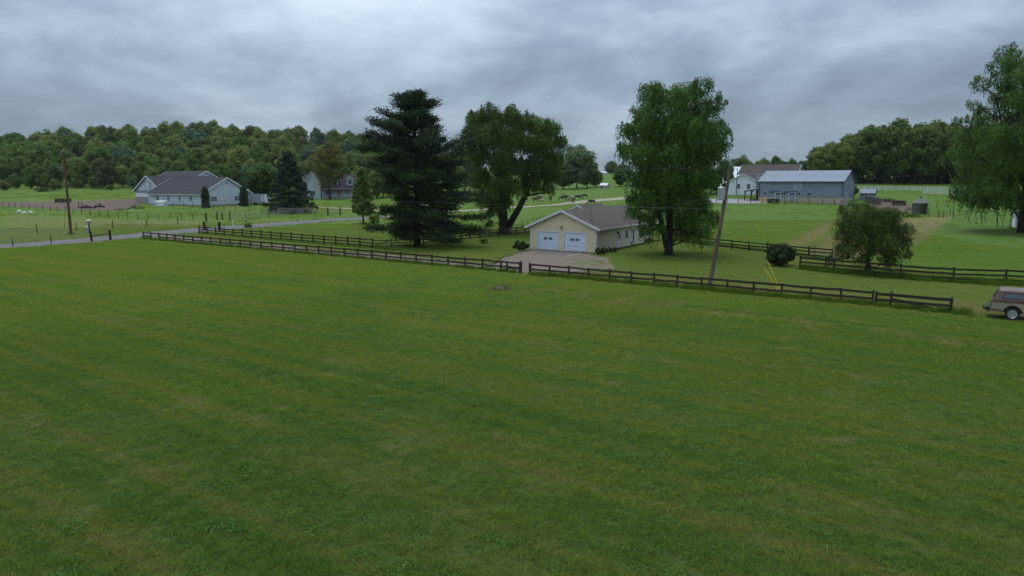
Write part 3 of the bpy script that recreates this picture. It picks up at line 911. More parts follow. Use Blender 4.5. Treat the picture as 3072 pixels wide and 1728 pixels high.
def conifer_meshes(seed, H, W, n, leaf, base=.3, droop=-.15, dense=1.0, prof=1.0):
    """spruce or young cone-shaped tree"""
    g = np.random.default_rng(seed)
    P, D, Tn = [], [], []
    mb = MB()
    r0 = H * .016
    mb.tube([(0, 0, -.4), (0, 0, .2), (0, 0, H * .5), (0, 0, H * .98)], [r0 * 1.4, r0 * 1.1, r0 * .6, r0 * .08], 7)
    nl = int(26 + H * 5)
    per = n // nl
    for i in range(nl):
        t = ((i + g.uniform(0, 1)) / nl)
        z = base + (H - base) * t
        L = W / 2 * (1 - t) ** prof * g.uniform(.78, 1.1) + .12
        az = i * 2.39996 + g.uniform(-.4, .4)
        dirv = np.array([math.cos(az), math.sin(az), droop + .55 * t])
        e_ = np.array([0, 0, z]) + dirv * L
        mb.tube([(0, 0, z), tuple(e_)], [r0 * .35 * (1 - t) + .01, .01], 4, False)
        m_ = int(per * (L / (W / 2) + .25) * 1.5)
        s = np.sqrt(g.uniform(.04, 1, m_))
        side = np.array([-math.sin(az), math.cos(az), 0])
        wd = .36 * L * (1.15 - s) + .12
        o_ = g.normal(0, 1, m_) * wd * .6
        p = np.array([0, 0, z]) + np.outer(s, dirv * L) + np.outer(o_, side) + np.outer(-np.abs(o_) * .25 + g.normal(0, .09 * (1 + L * .3), m_), [0, 0, 1])
        P.append(p); D.append(np.tile(dirv * .5 + np.array([0, 0, .6]), (m_, 1))); Tn.append(np.full(m_, g.uniform(.25, .7)))
    p, d, tn = np.concatenate(P), np.concatenate(D), np.concatenate(Tn)
    m_ = len(p)
    me = leaf_cards('crown', p, d, g.uniform(.7, 1.3, m_) * leaf, .38, g, .5, tint=tn + g.normal(0, .15, m_))
    return me, mb.mesh('trunk')
def column_meshes(seed, H, W, n, leaf):
    """clipped columnar evergreen"""
    g = np.random.default_rng(seed)
    cl = []
    for i in range(9):
        z = H * (.06 + .86 * i / 8)
        r_ = W / 2 * (1.0 if i < 6 else (.92, .78, .5)[i - 6])
        for k in range(4):
            a = k * 1.57 + i
            cl.append(((r_ * .38 * math.cos(a), r_ * .38 * math.sin(a), z), (r_ * .62, r_ * .62, H * .09)))
    p, d, k = clump_points(g, cl, n, .55)
    p[:, 2] = np.clip(p[:, 2], .02, None)
    me = leaf_cards('crown', p, d, g.uniform(.7, 1.3, n) * leaf, .6, g, .6, axis=np.tile(np.array([0, 0, 1.5]), (n, 1)), tint=.45 + g.normal(0, .22, n))
    return me, MB().tube([(0, 0, -.3), (0, 0, H * .6)], [.12, .05], 6).mesh('trunk')
def plant(name, label, loc, meshes, leafm, barkm, s=1.0, rz=0.0, group=None, cat='tree', sz=None, stem='trunk'):
    t = thing(name, label, cat, loc, rz, group)
    t.scale = (s, s, sz or s)
    c = link('crown', meshes[0], leafm, t)
    if meshes[1] is not None:
        link(stem, meshes[1], barkm, t, True)
    return t
def pixel_tree(seed, base_uv, Y, cl2, depth, n, leaf, aspect=.5, strands=0, slen=(1, 3), stems=(), r0=.5, sag=0.0, extra_limbs=44, jit=.55):
    """big tree from crown clumps measured in the photo: each clump gets copies spread through the crown's depth"""
    g = np.random.default_rng(seed)
    B = atd(base_uv[0], base_uv[1], Y); B.z = th(B.x, B.y)
    us = [c[0] for c in cl2]; uc = (min(us) + max(us)) / 2; hw = (max(us) - min(us)) / 2 + 25
    cl = []
    for (u, v, r_) in cl2:
        rm = r_ / FOC * Y
        dd = depth * math.sqrt(max(.12, 1 - ((u - uc) / hw) ** 2))
        for k, fr in enumerate((-.85, 0, .8)):
            dy = dd * (fr + g.uniform(-.2, .2))
            p = atd(u + g.uniform(-.25, .25) * r_, v + g.uniform(-.2, .2) * r_, Y)      # true position on the crown's mid plane
            p.y += dy
            p -= B
            q = rm * g.uniform(.62, .95)
            cl.append(((p.x, p.y, p.z), (q, q, q * .9)))
            for j in range(3):                               # outlying sprays break the outline
                dv = g.normal(0, 1, 3); dv /= np.linalg.norm(dv); dv[2] = abs(dv[2]) * .8 if g.uniform() < .6 else dv[2]
                o_ = np.array([p.x, p.y, p.z]) + dv * rm * g.uniform(.68, .94)
                q2 = rm * g.uniform(.20, .34)
                cl.append(((o_[0], o_[1], o_[2]), (q2 * .8, q2 * .8, q2 * 1.3)))
    p, d, k = clump_points(g, cl, n, .42)
    ct = g.uniform(-.34, .34, len(cl))
    P, D, T = [p], [d * .8 + np.array([0, 0, .3])], [.45 + ct[k] + g.normal(0, .2, n)]
    AX = [g.normal(0, 1, (n, 3)) + np.array([0, 0, -sag * 2.2])]
    if strands:
        sp, sd_, sk = clump_points(g, cl, strands, .8)
        m_ = 16
        L = g.uniform(slen[0], slen[1], strands)
        tt = np.linspace(0, 1, m_)
        q = sp[:, None, :] + (sd_ * np.array([.5, .5, .15]))[:, None, :] * (np.sqrt(tt)[None, :, None] * L[:, None, None] * .45)
        q[:, :, 2] -= (tt[None, :] ** 1.4) * L[:, None]
        q += g.normal(0, .10, q.shape)
        q = q.reshape(-1, 3)
        q = q[q[:, 2] > .35]
        ms = len(q)
        P.append(q); D.append(g.normal(0, 1, (ms, 3)) * np.array([1, 1, .4])); T.append(.5 + g.normal(0, .22, ms))
        AX.append(np.tile(np.array([0, 0, -2.2]), (ms, 1)) + g.normal(0, .5, (ms, 3)))
    p, d, tn, ax = np.concatenate(P), np.concatenate(D), np.concatenate(T), np.concatenate(AX)
    m_ = len(p)
    cm = leaf_cards('crown', p, d, g.uniform(.6, 1.3, m_) * leaf, aspect, g, jit, axis=ax, tint=tn)
    mb = MB()
    nodes_ = []
    for st in stems:
        pts, rads = [], []
        for i, (u, v, dy, rad) in enumerate(st):
            q = atd(u, v, Y); q.y += dy; q -= B
            pts.append(q); rads.append(rad)
        if st[0][1] >= base_uv[1] - 2:
            pts[0].z = -.4
        mb.tube(pts, rads, 9)
        nodes_ += pts[1:]
    top = [n_ for n_ in nodes_]
    for i in range(extra_limbs):
        c = cl[int(g.integers(0, len(cl)))][0]
        cand = [n_ for n_ in top if n_.z < c[2] + .3] or top
        s_ = min(cand, key=lambda n_: (n_ - Vector(c)).length)
        limb(mb, curve(s_, c, g, .06), r0 * g.uniform(.16, .3), .03, 5)
    return B, cm, mb.mesh('trunk')

# ---- the three big willows
cl_w2 = [(1965, 285, 40), (2020, 300, 52), (2085, 282, 36), (2125, 322, 40), (1932, 338, 40), (1890, 388, 32), (1945, 400, 58), (2010, 385, 62), (2075, 395, 58), (2143, 395, 38), (1882, 450, 28), (1930, 470, 52),
         (1995, 470, 58), (2060, 470, 58), (2120, 465, 46), (2158, 440, 26), (1930, 538, 42), (1990, 545, 52), (2050, 545, 52), (2102, 540, 44), (1912, 598, 30), (1958, 605, 38), (2020, 610, 46), (2080, 608, 46),
         (1900, 640, 20), (1945, 655, 26), (2085, 665, 36), (2112, 645, 28), (2048, 672, 26), (1932, 690, 18), (2098, 698, 22), (2066, 706, 18), (1962, 682, 18)]
B, cm, tm = pixel_tree(101, (2005, 765), 80.6, cl_w2, 4.2, 80000, .27, .42, 2600, (.6, 1.9),
    stems=[[(2008, 766, 0, .62), (2006, 745, 0, .5), (2010, 690, .2, .42), (2012, 630, .4, .38), (2016, 540, .5, .28), (2040, 430, .4, .14), (2060, 340, .2, .05)],
           [(2000, 740, 0, .36), (1990, 700, -.2, .32), (1976, 640, -.5, .28), (1965, 540, -.8, .2), (1955, 420, -.8, .1), (1950, 330, -.6, .04)],
           [(2016, 700, .2, .16), (2040, 682, .6, .12), (2085, 668, .9, .06)], [(1985, 670, -.3, .16), (1950, 628, -.8, .10), (1912, 595, -1.2, .05)]], r0=.6, sag=.7)
plant('willow_tree', 'tall weeping willow beside the yellow house, split trunk, drooping bright green crown', B, (cm, tm), M['leaf_willow'], M['bark_dark'])
cl_w1 = [(1430, 358, 32), (1475, 352, 37), (1530, 358, 39), (1575, 368, 36), (1420, 408, 36), (1470, 410, 48), (1530, 420, 48), (1440, 470, 42), (1500, 488, 48), (1615, 384, 34), (1655, 388, 34), (1676, 430, 26), (1630, 440, 46),
         (1590, 430, 38), (1660, 478, 32), (1610, 500, 42), (1560, 500, 38), (1648, 528, 34), (1600, 552, 36), (1440, 540, 36), (1490, 560, 42), (1460, 600, 36), (1500, 618, 32), (1540, 560, 32), (1464, 645, 18), (1468, 672, 11), (1640, 562, 22), (1520, 600, 24)]
B, cm, tm = pixel_tree(102, (1515, 703), 111.9, cl_w1, 5.2, 95000, .30, .46, 1300, (.6, 1.5),
    stems=[[(1516, 704, 0, 1.05), (1514, 690, 0, .88), (1510, 660, 0, .78), (1504, 610, 0, .55), (1496, 540, 0, .42), (1480, 450, 0, .2), (1475, 360, 0, .06)],
           [(1526, 678, -.1, .55), (1542, 650, -.2, .52), (1565, 610, -.4, .45), (1582, 570, -.6, .38), (1598, 520, -.7, .28), (1618, 450, -.7, .14), (1640, 390, -.6, .04)],
           [(1572, 590, -.4, .2), (1600, 582, -.6, .15), (1640, 578, -.8, .06)], [(1500, 560, 0, .26), (1460, 450, .3, .15), (1440, 390, .5, .05)], [(1598, 520, -.7, .18), (1640, 470, -1, .1), (1665, 430, -1, .04)]], r0=.7, sag=.35)
plant('willow_tree', 'broad dark willow with a leaning right limb, left of the yellow garage', B, (cm, tm), M['leaf_willow_dark'], M['bark_dark'])
cl_w3 = [(3048, 190, 40), (3008, 240, 34), (3066, 270, 56), (2985, 305, 32), (3026, 330, 42), (3064, 370, 56), (2906, 360, 22), (2940, 398, 36), (2990, 425, 52), (3055, 440, 58), (2915, 455, 36), (2960, 505, 48), (3030, 515, 56), (2930, 555, 40), (2905, 585, 24), (2980, 580, 34),
         (3130, 230, 70), (3150, 330, 80), (3160, 430, 80), (3140, 520, 70), (3210, 300, 60), (3230, 400, 60), (3105, 150, 42), (3190, 590, 40), (3260, 480, 50), (2945, 600, 26), (2992, 612, 30), (3040, 596, 36), (3020, 560, 40)]
B, cm, tm = pixel_tree(103, (3072, 690), 106, cl_w3, 6.4, 95000, .35, .42, 1700, (.8, 2.4),
    stems=[[(3072, 692, 0, 1.0), (3072, 670, 0, .82), (3078, 610, 0, .7), (3085, 540, 0, .6), (3100, 420, 0, .4), (3110, 250, 0, .12)],
           [(3080, 560, 0, .4), (3040, 460, -.4, .3), (2995, 380, -.8, .18), (2980, 300, -.8, .06)], [(3085, 540, 0, .36), (3010, 520, .5, .24), (2950, 470, .8, .12), (2915, 400, .9, .05)], [(3090, 500, 0, .4), (3160, 420, .3, .25), (3210, 320, .4, .08)]], r0=.9, sag=.7)
plant('willow_tree', 'large willow cut off by the right edge of the picture, above the paddock', B, (cm, tm), M['leaf_willow'], M['bark_dark'])
cl_th = [(2570, 640, 28), (2620, 638, 32), (2660, 648, 26), (2545, 665, 24), (2600, 680, 36), (2650, 680, 34), (2690, 690, 24), (2550, 712, 28), (2620, 718, 36), (2680, 722, 28), (2700, 718, 12), (2532, 750, 18), (2572, 745, 22), (2684, 756, 16), (2650, 756, 22), (2640, 782, 18), (2545, 776, 12)]
B, cm, tm = pixel_tree(104, (2608, 822), 64.5, cl_th, 2.6, 30000, .16, .5, 900, (.4, 1.2),
    stems=[[(2607, 824, 0, .22), (2607, 805, 0, .19), (2604, 770, 0, .15), (2606, 735, 0, .12), (2612, 690, 0, .08), (2618, 650, 0, .03)], [(2605, 775, 0, .10), (2585, 770, -.3, .08), (2560, 773, -.5, .05), (2540, 770, -.6, .02)],
           [(2606, 745, 0, .09), (2640, 720, .2, .06), (2680, 710, .3, .02)], [(2606, 735, 0, .09), (2575, 700, .2, .05), (2550, 670, .3, .02)]], r0=.2, sag=.5)
plant('thorn_tree', 'low spreading tree with hanging twigs in front of the right paddock fence', B, (cm, tm), M['leaf_thorn'], M['bark_dark'])

# ---- the big pine
def pine():
    g = np.random.default_rng(77)
    Y = 90.9
    B = atd(1252, 741, Y); B.z = th(B.x, B.y)
    H = 20.4
    mb = MB()
    mb.tube([(0, 0, -.4), (0, 0, .4), (.1, 0, 5), (.1, .1, 11), (-.1, 0, 16), (0, 0, 19)], [.62, .5, .42, .3, .16, .05], 9)
    zs = [.04, .12, .3, .45, .58, .7, .8, .9, 1.0]
    rl = [6.2, 7.8, 7.2, 6.8, 6.4, 6.0, 4.5, 2.7, .7]
    limbs = []
    nl = 135
    for i in range(nl):
        t = .05 + .95 * ((i + g.uniform(0, 1)) / nl) ** .88
        L = np.interp(t, zs, rl) * g.uniform(.42, 1.16)
        az = i * 2.39996 + g.uniform(-.5, .5)
        cx = math.cos(az)                                  # fuller to the right low down, fuller to the left high up
        L *= 1 + (min(0, cx) * (.42 if t < .48 else .0) + max(0, cx) * (.12 if t < .4 else -.16 if t > .62 else 0))
        rise = -.12 + .80 * max(0, t - .28) + (.25 if t > .86 else 0)
        limbs.append((t * H * .93, az, L, rise))
    limbs += [(10.6, .05, 8.4, .50), (9.9, -.15, 7.8, .42), (13.0, 2.9, 6.2, .5), (6.8, .1, 8.6, -.05), (4.2, 0, 9.2, -.1), (3.0, -.3, 9.0, -.12), (2.4, 3.2, 6.6, -.05), (12.2, 3.2, 6.6, .25), (13.6, 2.8, 6.0, .4)]
    P, D, T, AX = [], [], [], []
    for (z, az, L, rise) in limbs:
        dv = np.array([math.cos(az), math.sin(az), 0.0]); side = np.array([-math.sin(az), math.cos(az), 0.0])
        def pos(s):
            up = rise * s * L + .05 * L * s * s
            return np.outer(s * L, dv) + np.outer(z + up, [0, 0, 1])
        mb.tube([tuple(q) for q in pos(np.array([0, .35, .7, 1.0]))], [.11, .08, .05, .015], 5, False)
        nt_ = int(9 + L * 2.8)
        s = np.sqrt(g.uniform(.10, 1, nt_))
        wd = .24 * L * np.clip(1.25 - s, .12, 1)
        o_ = g.uniform(-1, 1, nt_) * wd
        cen = pos(s) + np.outer(o_, side) + np.outer(g.uniform(-.08, .30, nt_), [0, 0, 1])
        ln = 34
        # a tuft of needles round every twig end, tips turned up
        for c in cen:
            q = g.normal(0, 1, (ln, 3)) * np.array([.44, .44, .20])
            P.append(c + q); D.append(g.normal(0, 1, (ln, 3)) + np.array([0, 0, .5]))
            AX.append(q * 1.4 + dv * .5 + np.array([0, 0, .55])); T.append(np.full(ln, g.uniform(.15, .75)))
    p, d, tn, ax = np.concatenate(P), np.concatenate(D), np.concatenate(T), np.concatenate(AX)
    m_ = len(p)
    ok = p[:, 2] > .6
    p, d, tn, ax = p[ok], d[ok], tn[ok], ax[ok]; m_ = len(p)
    cm = leaf_cards('crown', p, d, g.uniform(.7, 1.3, m_) * .36, .28, g, .4, axis=ax, tint=tn + g.normal(0, .15, m_))
    plant('pine_tree', 'tall dark pine with layered limbs standing by the driveway fence', B, (cm, mb.mesh('trunk')), M['leaf_pine'], M['bark_dark'])
    return len(p)
PINE_N = pine()

# ---- trees and shrubs of the yards
def spot(u, v):
    return at(u, v)
def sized(u, vb, vt, wpx):
    p = at(u, vb)
    return p, (vb - vt) / FOC * p.y, wpx / FOC * p.y
p, H, W = sized(872, 638, 458, 150)
plant('spruce_tree', 'dark cone shaped spruce behind the metal pipe fence', p, conifer_meshes(11, H, W * 1.05, 16000, .55, .5, -.12, prof=.78), M['leaf_spruce'], M['bark_dark'])
p, H, W = sized(793, 612, 487, 100)
plant('yard_tree', 'round dark tree just left of the tall spruce', p, decid_meshes(12, H, W * 1.1, H * .12, 5200, .75), M['leaf_wood_dark'], M['bark_dark'])
p, H, W = sized(990, 598, 412, 108)
plant('maple_tree', 'olive and rusty leaved maple on the lawn before the dormered house', p, decid_meshes(13, H, W * 1.05, H * .14, 7000, .62, K=26, peak=.35), M['leaf_maple'], M['bark_dark'])
p, H, W = sized(1090, 671, 508, 80)
plant('young_tree', 'young upright tree with narrow green crown on the roadside lawn', p, conifer_meshes(14, H, W * .98, 9000, .42, H * .14, .22, prof=.62), M['leaf_wood'], M['bark_dark'])
p, H, W = sized(1124, 676, 636, 42)
plant('roadside_shrub', 'small pale green shrub right of the young roadside tree', p, decid_meshes(15, H, W, .1, 1500, .28, K=10), M['leaf_bright'], M['bark'], cat='shrub')
for u, vb, vt, w, lb in ((618, 624, 561, 27, 'clipped dark arborvitae at the left corner of the long barn gable'), (733, 619, 560, 28, 'clipped dark arborvitae at the right corner of the long barn gable')):
    p, H, W = sized(u, vb, vt, w)
    plant('arborvitae', lb, p, column_meshes(16 + u, H, W, 3600, .34), M['leaf_shrub'], M['bark_dark'], group='arborvitae beside the long barn', cat='shrub')
for i, (u, vb, vt, w, lb) in enumerate(((654, 616, 605, 22, 'leftmost low shrub under the long barn gable'), (681, 615, 606, 16, 'second low shrub from the left under the long barn gable'), (701, 616, 607, 18, 'third low shrub from the left under the long barn gable'), (718, 616, 608, 14, 'rightmost low shrub under the long barn gable'))):
    p, H, W = sized(u, vb, vt, w)
    plant('foundation_shrub', lb, p, decid_meshes(200 + i, H, W, .05, 700, .3, K=9), M['leaf_shrub'], M['bark_dark'], group='low shrubs under the long barn gable', cat='shrub')
p, H, W = sized(2340, 797, 727, 100)
plant('round_shrub', 'big round dark shrub standing in the paddock fence', p, decid_meshes(21, H, W * 1.2, .05, 15000, .15, K=26), M['leaf_shrub'], M['bark_dark'], cat='shrub')
p, H, W = sized(1574, 752, 722, 60)
plant('garage_shrub', 'spreading dark shrub at the left front corner of the yellow garage', p + Vector((-.5, 0, 0)), decid_meshes(22, H, W, .02, 6000, .15, K=18), M['leaf_shrub'], M['bark_dark'], cat='shrub')
for i, (u, v, w, h, lb, lm) in enumerate(((1803, 764, 44, 22, 'leafy flower bed plants at the right front corner of the garage', 'leaf_shrub'), (1836, 757, 40, 16, 'dark bedding plants along the garage side wall', 'leaf_shrub'), (1886, 734, 30, 13, 'low shrub below the small side window of the yellow house', 'leaf_shrub'), (1912, 728, 30, 14, 'low shrub beside the far side door of the yellow house', 'leaf_wood_dark'), (1945, 726, 34, 11, 'bedding plants under the long side wall left of the willow trunk', 'leaf_wood_dark'))):
    p = at(u, v)
    plant('bed_plants', lb, p, decid_meshes(230 + i, h / FOC * p.y, w / FOC * p.y * 1.2, .02, 3600, .13, K=14), M[lm], M['bark_dark'], cat='plants')
p, H, W = sized(744, 683, 668, 36)
plant('roadside_bush', 'low roadside bush around the mailbox across the drive entrance', p, decid_meshes(24, H, W, .02, 1800, .22, K=10), M['leaf_wood'], M['bark'], cat='shrub')
p, H, W = sized(1452, 731, 713, 34)
plant('lawn_bush', 'small bush by the fence between the pine and the dark willow', p, decid_meshes(25, H, W, .02, 2400, .18, K=10), M['leaf_wood_dark'], M['bark'], cat='shrub')
p, H, W = sized(2562, 592, 555, 22)
plant('barn_tree', 'small bushy tree between the grey barn and the little shed', p, decid_meshes(26, H, W, .3, 1800, .35, K=12), M['leaf_wood_dark'], M['bark'])
# weeds and bushes in the right paddock
for i, (u, v, w, h, lb) in enumerate(((2575, 626, 70, 20, 'weedy green bush right of the grey barn corner'), (2690, 644, 70, 12, 'weed bank left of the round crib'), (2735, 652, 60, 10, 'weed bank in front of the round crib'), (2665, 607, 46, 12, 'brown dead brush beside the little shed'))):
    p = at(u, v)
    plant('weed_bank', lb, p, decid_meshes(250 + i, h / FOC * p.y, w / FOC * p.y, .02, 3000, .28, K=16), M['leaf_bright'] if i != 3 else M['hay_brown'], M['bark'], cat='weeds')

# ---- background trees
VAR = {}
def variant(kind, i):
    if (kind, i) not in VAR:
        if kind == 'wood':
            VAR[(kind, i)] = decid_meshes(300 + i, 16, 12.5 - 1.2 * (i % 3), .8, 5600, .78, K=24 + 3 * i, peak=.14 * (i % 4), thick=.014)
        elif kind == 'tall':
            VAR[(kind, i)] = decid_meshes(340 + i, 20, 11.5, 2.2, 5200, .85, K=34, peak=.2, thick=.013)
        else:
            VAR[(kind, i)] = decid_meshes(380 + i, 5, 6, .1, 1500, .5, K=14)
    return VAR[(kind, i)]
_cm = {}
def bg_tree(kind, i, leafm, loc, s, rz, label, group, cat='tree', name=None, sz=None):
    """copies share crown and trunk meshes; the leaf material sits on the object"""
    cme, tme = variant(kind, i)
    t = thing(name or 'woodland_tree', label, cat, loc, rz, group)
    t.scale = (s, s, sz or s)
    if len(cme.materials) == 0: cme.materials.append(M['leaf_wood'])
    if len(tme.materials) == 0: tme.materials.append(M['bark_dark'])
    c = link('crown', cme, None, t)
    c.material_slots[0].link = 'OBJECT'; c.material_slots[0].material = M[leafm]
    link('trunk', tme, None, t)
    return t
def where(u):
    for a, b, s in ((-900, 90, 'left of the far utility pole'), (90, 300, 'behind the far utility pole'), (300, 420, 'left of the long barn'), (420, 560, 'above the long barn, left half'), (560, 720, 'above the long barn, right half'),
                    (720, 840, 'behind the trailer'), (840, 930, 'behind the tall spruce'), (930, 1070, 'behind the rusty maple'), (1070, 1200, 'just left of the big pine'), (1200, 1500, 'behind the big pine')):
        if a <= u < b: return s
    return 'right of the big pine'
g = np.random.default_rng(9)
cand = []
for i in range(5200):
    y = g.uniform(302, 476); x = g.uniform(-.80, -.02) * y
    edge = 302 + 12 * math.sin(x * .05) + 6 * math.sin(x * .13)
    if y < edge or x > -40 - (y - 300) * .15: continue
    md = 7.6 + (y - 300) * .018
    if all((x - a) ** 2 + (y - b) ** 2 > md * md for a, b in cand): cand.append((x, y))
cand.sort(key=lambda q: q[1])
step = max(1.0, (len(cand) - 90) / 208)
back = cand[90:]
HILL = cand[:90] + [back[int(i * step)] for i in range(min(208, int(len(back) / step)))]
kinds = [('leaf_wood', 'mid green'), ('leaf_wood_dark', 'dark green'), ('leaf_wood_olive', 'olive brown'), ('leaf_bright', 'fresh yellow green'), ('leaf_bluish', 'pale bluish')]
for (x, y) in HILL:
    q = g.uniform(0, 1)
    ki = 0 if q < .46 else 1 if q < .72 else 2 if q < .84 else 3 if q < .94 else 4
    u = 1536 + FOC * x / y
    tier = 'at the hill foot' if y < 322 else 'low on the hill' if y < 350 else 'lower mid hill' if y < 385 else 'upper mid hill' if y < 420 else 'near the hill skyline'
    s = g.uniform(.66, 1.18) * (1.0 if y > 325 else .85)
    vi = int(g.integers(0, 6))
    bg_tree('wood', vi, kinds[ki][0], (x, y, th(x, y)), s, g.uniform(0, 6.28), '%s%s%s tree %s, %s' % ('small ' if s < .8 else 'large ' if s > 1.0 else '', ('rounded ', 'domed ', 'tapering ', 'pointed ')[vi % 4], kinds[ki][1], tier, where(u)), 'trees of the wooded hill')
for i, (u, vb, w, h, lm, lb) in enumerate(((45, 566, 50, 44, 'leaf_wood_dark', 'dull green edge shrub, leftmost below the wooded hill'), (90, 566, 40, 50, 'leaf_bright', 'fresh green edge shrub second from the left below the hill wood'), (130, 566, 46, 40, 'leaf_wood', 'mid green edge shrub left of the far utility pole'),
        (168, 572, 44, 36, 'leaf_wood_dark', 'dark edge shrub directly left of the far utility pole'), (235, 565, 50, 44, 'leaf_wood', 'edge shrub right of the far utility pole'), (330, 571, 30, 18, 'leaf_bright', 'small low bush in the meadow left of the long barn'), (400, 566, 48, 42, 'leaf_pale', 'pale blossoming shrub touching the left end of the long barn'), (285, 566, 40, 40, 'leaf_wood_dark', 'dark edge shrub midway between far utility pole and long barn'),
        (15, 572, 40, 30, 'leaf_wood_olive', 'brownish thicket at the left picture edge below the hill'), (125, 574, 60, 12, 'leaf_wood_olive', 'low brown bramble bank in the meadow left of the pole'))):
    p = at(u, vb)
    bg_tree('shrub', i % 4, lm, p, w / FOC * p.y / 6, i * 1.3, lb, 'shrubs along the foot of the hill wood', 'shrub', 'edge_shrub', sz=h / FOC * p.y / 5)
# right wood behind the white fence
g = np.random.default_rng(19)
cand = []
for i in range(2200):
    y = g.uniform(248, 312); x = g.uniform(.425, .86) * y
    if x < 108 + (y - 248) * .1: continue
    if all((x - a) ** 2 + (y - b) ** 2 > 38 for a, b in cand): cand.append((x, y))
cand.sort(key=lambda q: q[1])
for k, (x, y) in enumerate(cand[:210]):
    u = 1536 + FOC * x / y
    row = 'front row of' if y < 262 else 'middle of' if y < 285 else 'back of'
    wh = 'behind the grey barn' if u < 2560 else 'above the little shed' if u < 2640 else 'between shed and crib' if u < 2720 else 'above the round crib' if u < 2800 else 'left of the right edge willow' if u < 2900 else 'behind the right edge willow'
    dk = g.uniform(0, 1) < .62
    s = float(np.interp(u, [2430, 2480, 2560, 2640, 2900], [.62, .78, .98, 1.08, 1.08])) * g.uniform(.88, 1.12)
    bg_tree('tall', int(g.integers(0, 5)), 'leaf_wood_dark' if dk else 'leaf_wood', (x, y, th(x, y)), s, name='grove_tree', rz=g.uniform(0, 6.28), label='%s%s tree %s right wood, %s' % ('short ' if s < .7 else 'tall ' if s > .95 else '', 'dark' if dk else 'mid green', row, wh), group='trees of the right hand wood')
ug = np.random.default_rng(31); k_ = 9000
ux = ug.uniform(112, 265, k_); uy = ug.uniform(256, 312, k_)
ok_ = ux / uy > .43
ux, uy = ux[ok_], uy[ok_]
uc_ = np.stack([ux, uy, terrain(ux, uy) + ug.uniform(.1, 1, len(ux)) ** 1.5 * 4.5], -1)
um = leaf_cards('undergrowth', uc_, ug.normal(0, 1, (len(ux), 3)) + np.array([0, -.4, .5]), ug.uniform(.5, 1.3, len(ux)), .8, ug)
tag(link('undergrowth', um, M['leaf_wood_dark']), 'dark undergrowth on the floor of the right hand wood', 'undergrowth', kind='stuff')
# single background trees: u, base v, top v, width px, distance, leaf, label
BG = [(1730, 566, 424, 120, 215, 'leaf_pale', 'airy pale tree right of the dark willow'), (1690, 568, 470, 90, 205, 'leaf_wood_dark', 'dark bushy tree behind the dark willow, right side'), (1762, 564, 455, 80, 222, 'leaf_wood', 'mid green tree at the right end of the clump by the tiny shed'), (1788, 562, 505, 46, 226, 'leaf_wood_dark', 'small dark tree beside the tiny shed'),
      (1395, 575, 420, 110, 225, 'leaf_pale', 'pale tree seen between the big pine and the dark willow'), (1350, 580, 450, 90, 240, 'leaf_wood', 'green tree right behind the big pine'), (1200, 590, 430, 120, 250, 'leaf_wood', 'green tree behind the left side of the big pine'), (1150, 592, 455, 90, 235, 'leaf_wood_olive', 'olive tree left of the big pine behind the house lawn'), (1130, 596, 505, 70, 220, 'leaf_wood_dark', 'dark tree beside the dormered house, right of it'),
      (1835, 524, 480, 50, 560, 'leaf_wood', 'far round tree on the horizon field'), (1868, 530, 490, 60, 520, 'leaf_bluish', 'far tree left of the tall weeping willow'), (2172, 580, 470, 70, 205, 'leaf_wood_dark', 'dark tree directly right of the tall weeping willow'), (2150, 582, 500, 80, 198, 'leaf_spruce', 'very dark evergreen behind the tall weeping willow'), (2225, 545, 462, 60, 330, 'leaf_wood', 'tree left of the white farmhouse skyline'),
      (1860, 560, 505, 60, 300, 'leaf_bright', 'fresh green tree left of the white gabled cottage'), (2100, 582, 480, 70, 215, 'leaf_wood', 'green tree behind the right side of the tall weeping willow'), (2410, 525, 490, 26, 262, 'leaf_yellow', 'yellow blossoming bush behind the grey barn roof')]
for i, (u, vb, vt, w, Y, lm, lb) in enumerate(BG):
    q = at(u, vb)
    if q.y < 640: Y = q.y
    q = atd(u, vb, Y); z = th(q.x, q.y)
    top = atd(u, vt, Y).z
    Ht = max(3.0, top - z)
    bg_tree('wood', i % 6, lm, (q.x, q.y, z), w / FOC * Y / 12.5, i * .9, lb, 'single trees around the farmsteads', sz=Ht / 16, name='yard_tree')
for i, u in enumerate(range(2205, 2460, 17)):
    Y = 330 + (i % 3) * 12
    q = atd(u, 520, Y); z = th(q.x, q.y); vt = 470 + (i * 37 % 23) - (14 if i in (7, 8) else 0)
    bg_tree('wood', (i * 5) % 6, 'leaf_wood' if i % 3 else 'leaf_bluish', (q.x, q.y, z), .50 + .12 * (i % 3), i * 2.1, '%s skyline tree behind the farmhouse and barn, number %d from the left' % ('pale' if i % 3 == 0 else 'green', i + 1), 'skyline trees behind the white farmhouse', sz=max(.35, (atd(u, vt, Y).z - z) / 16), name='skyline_tree')

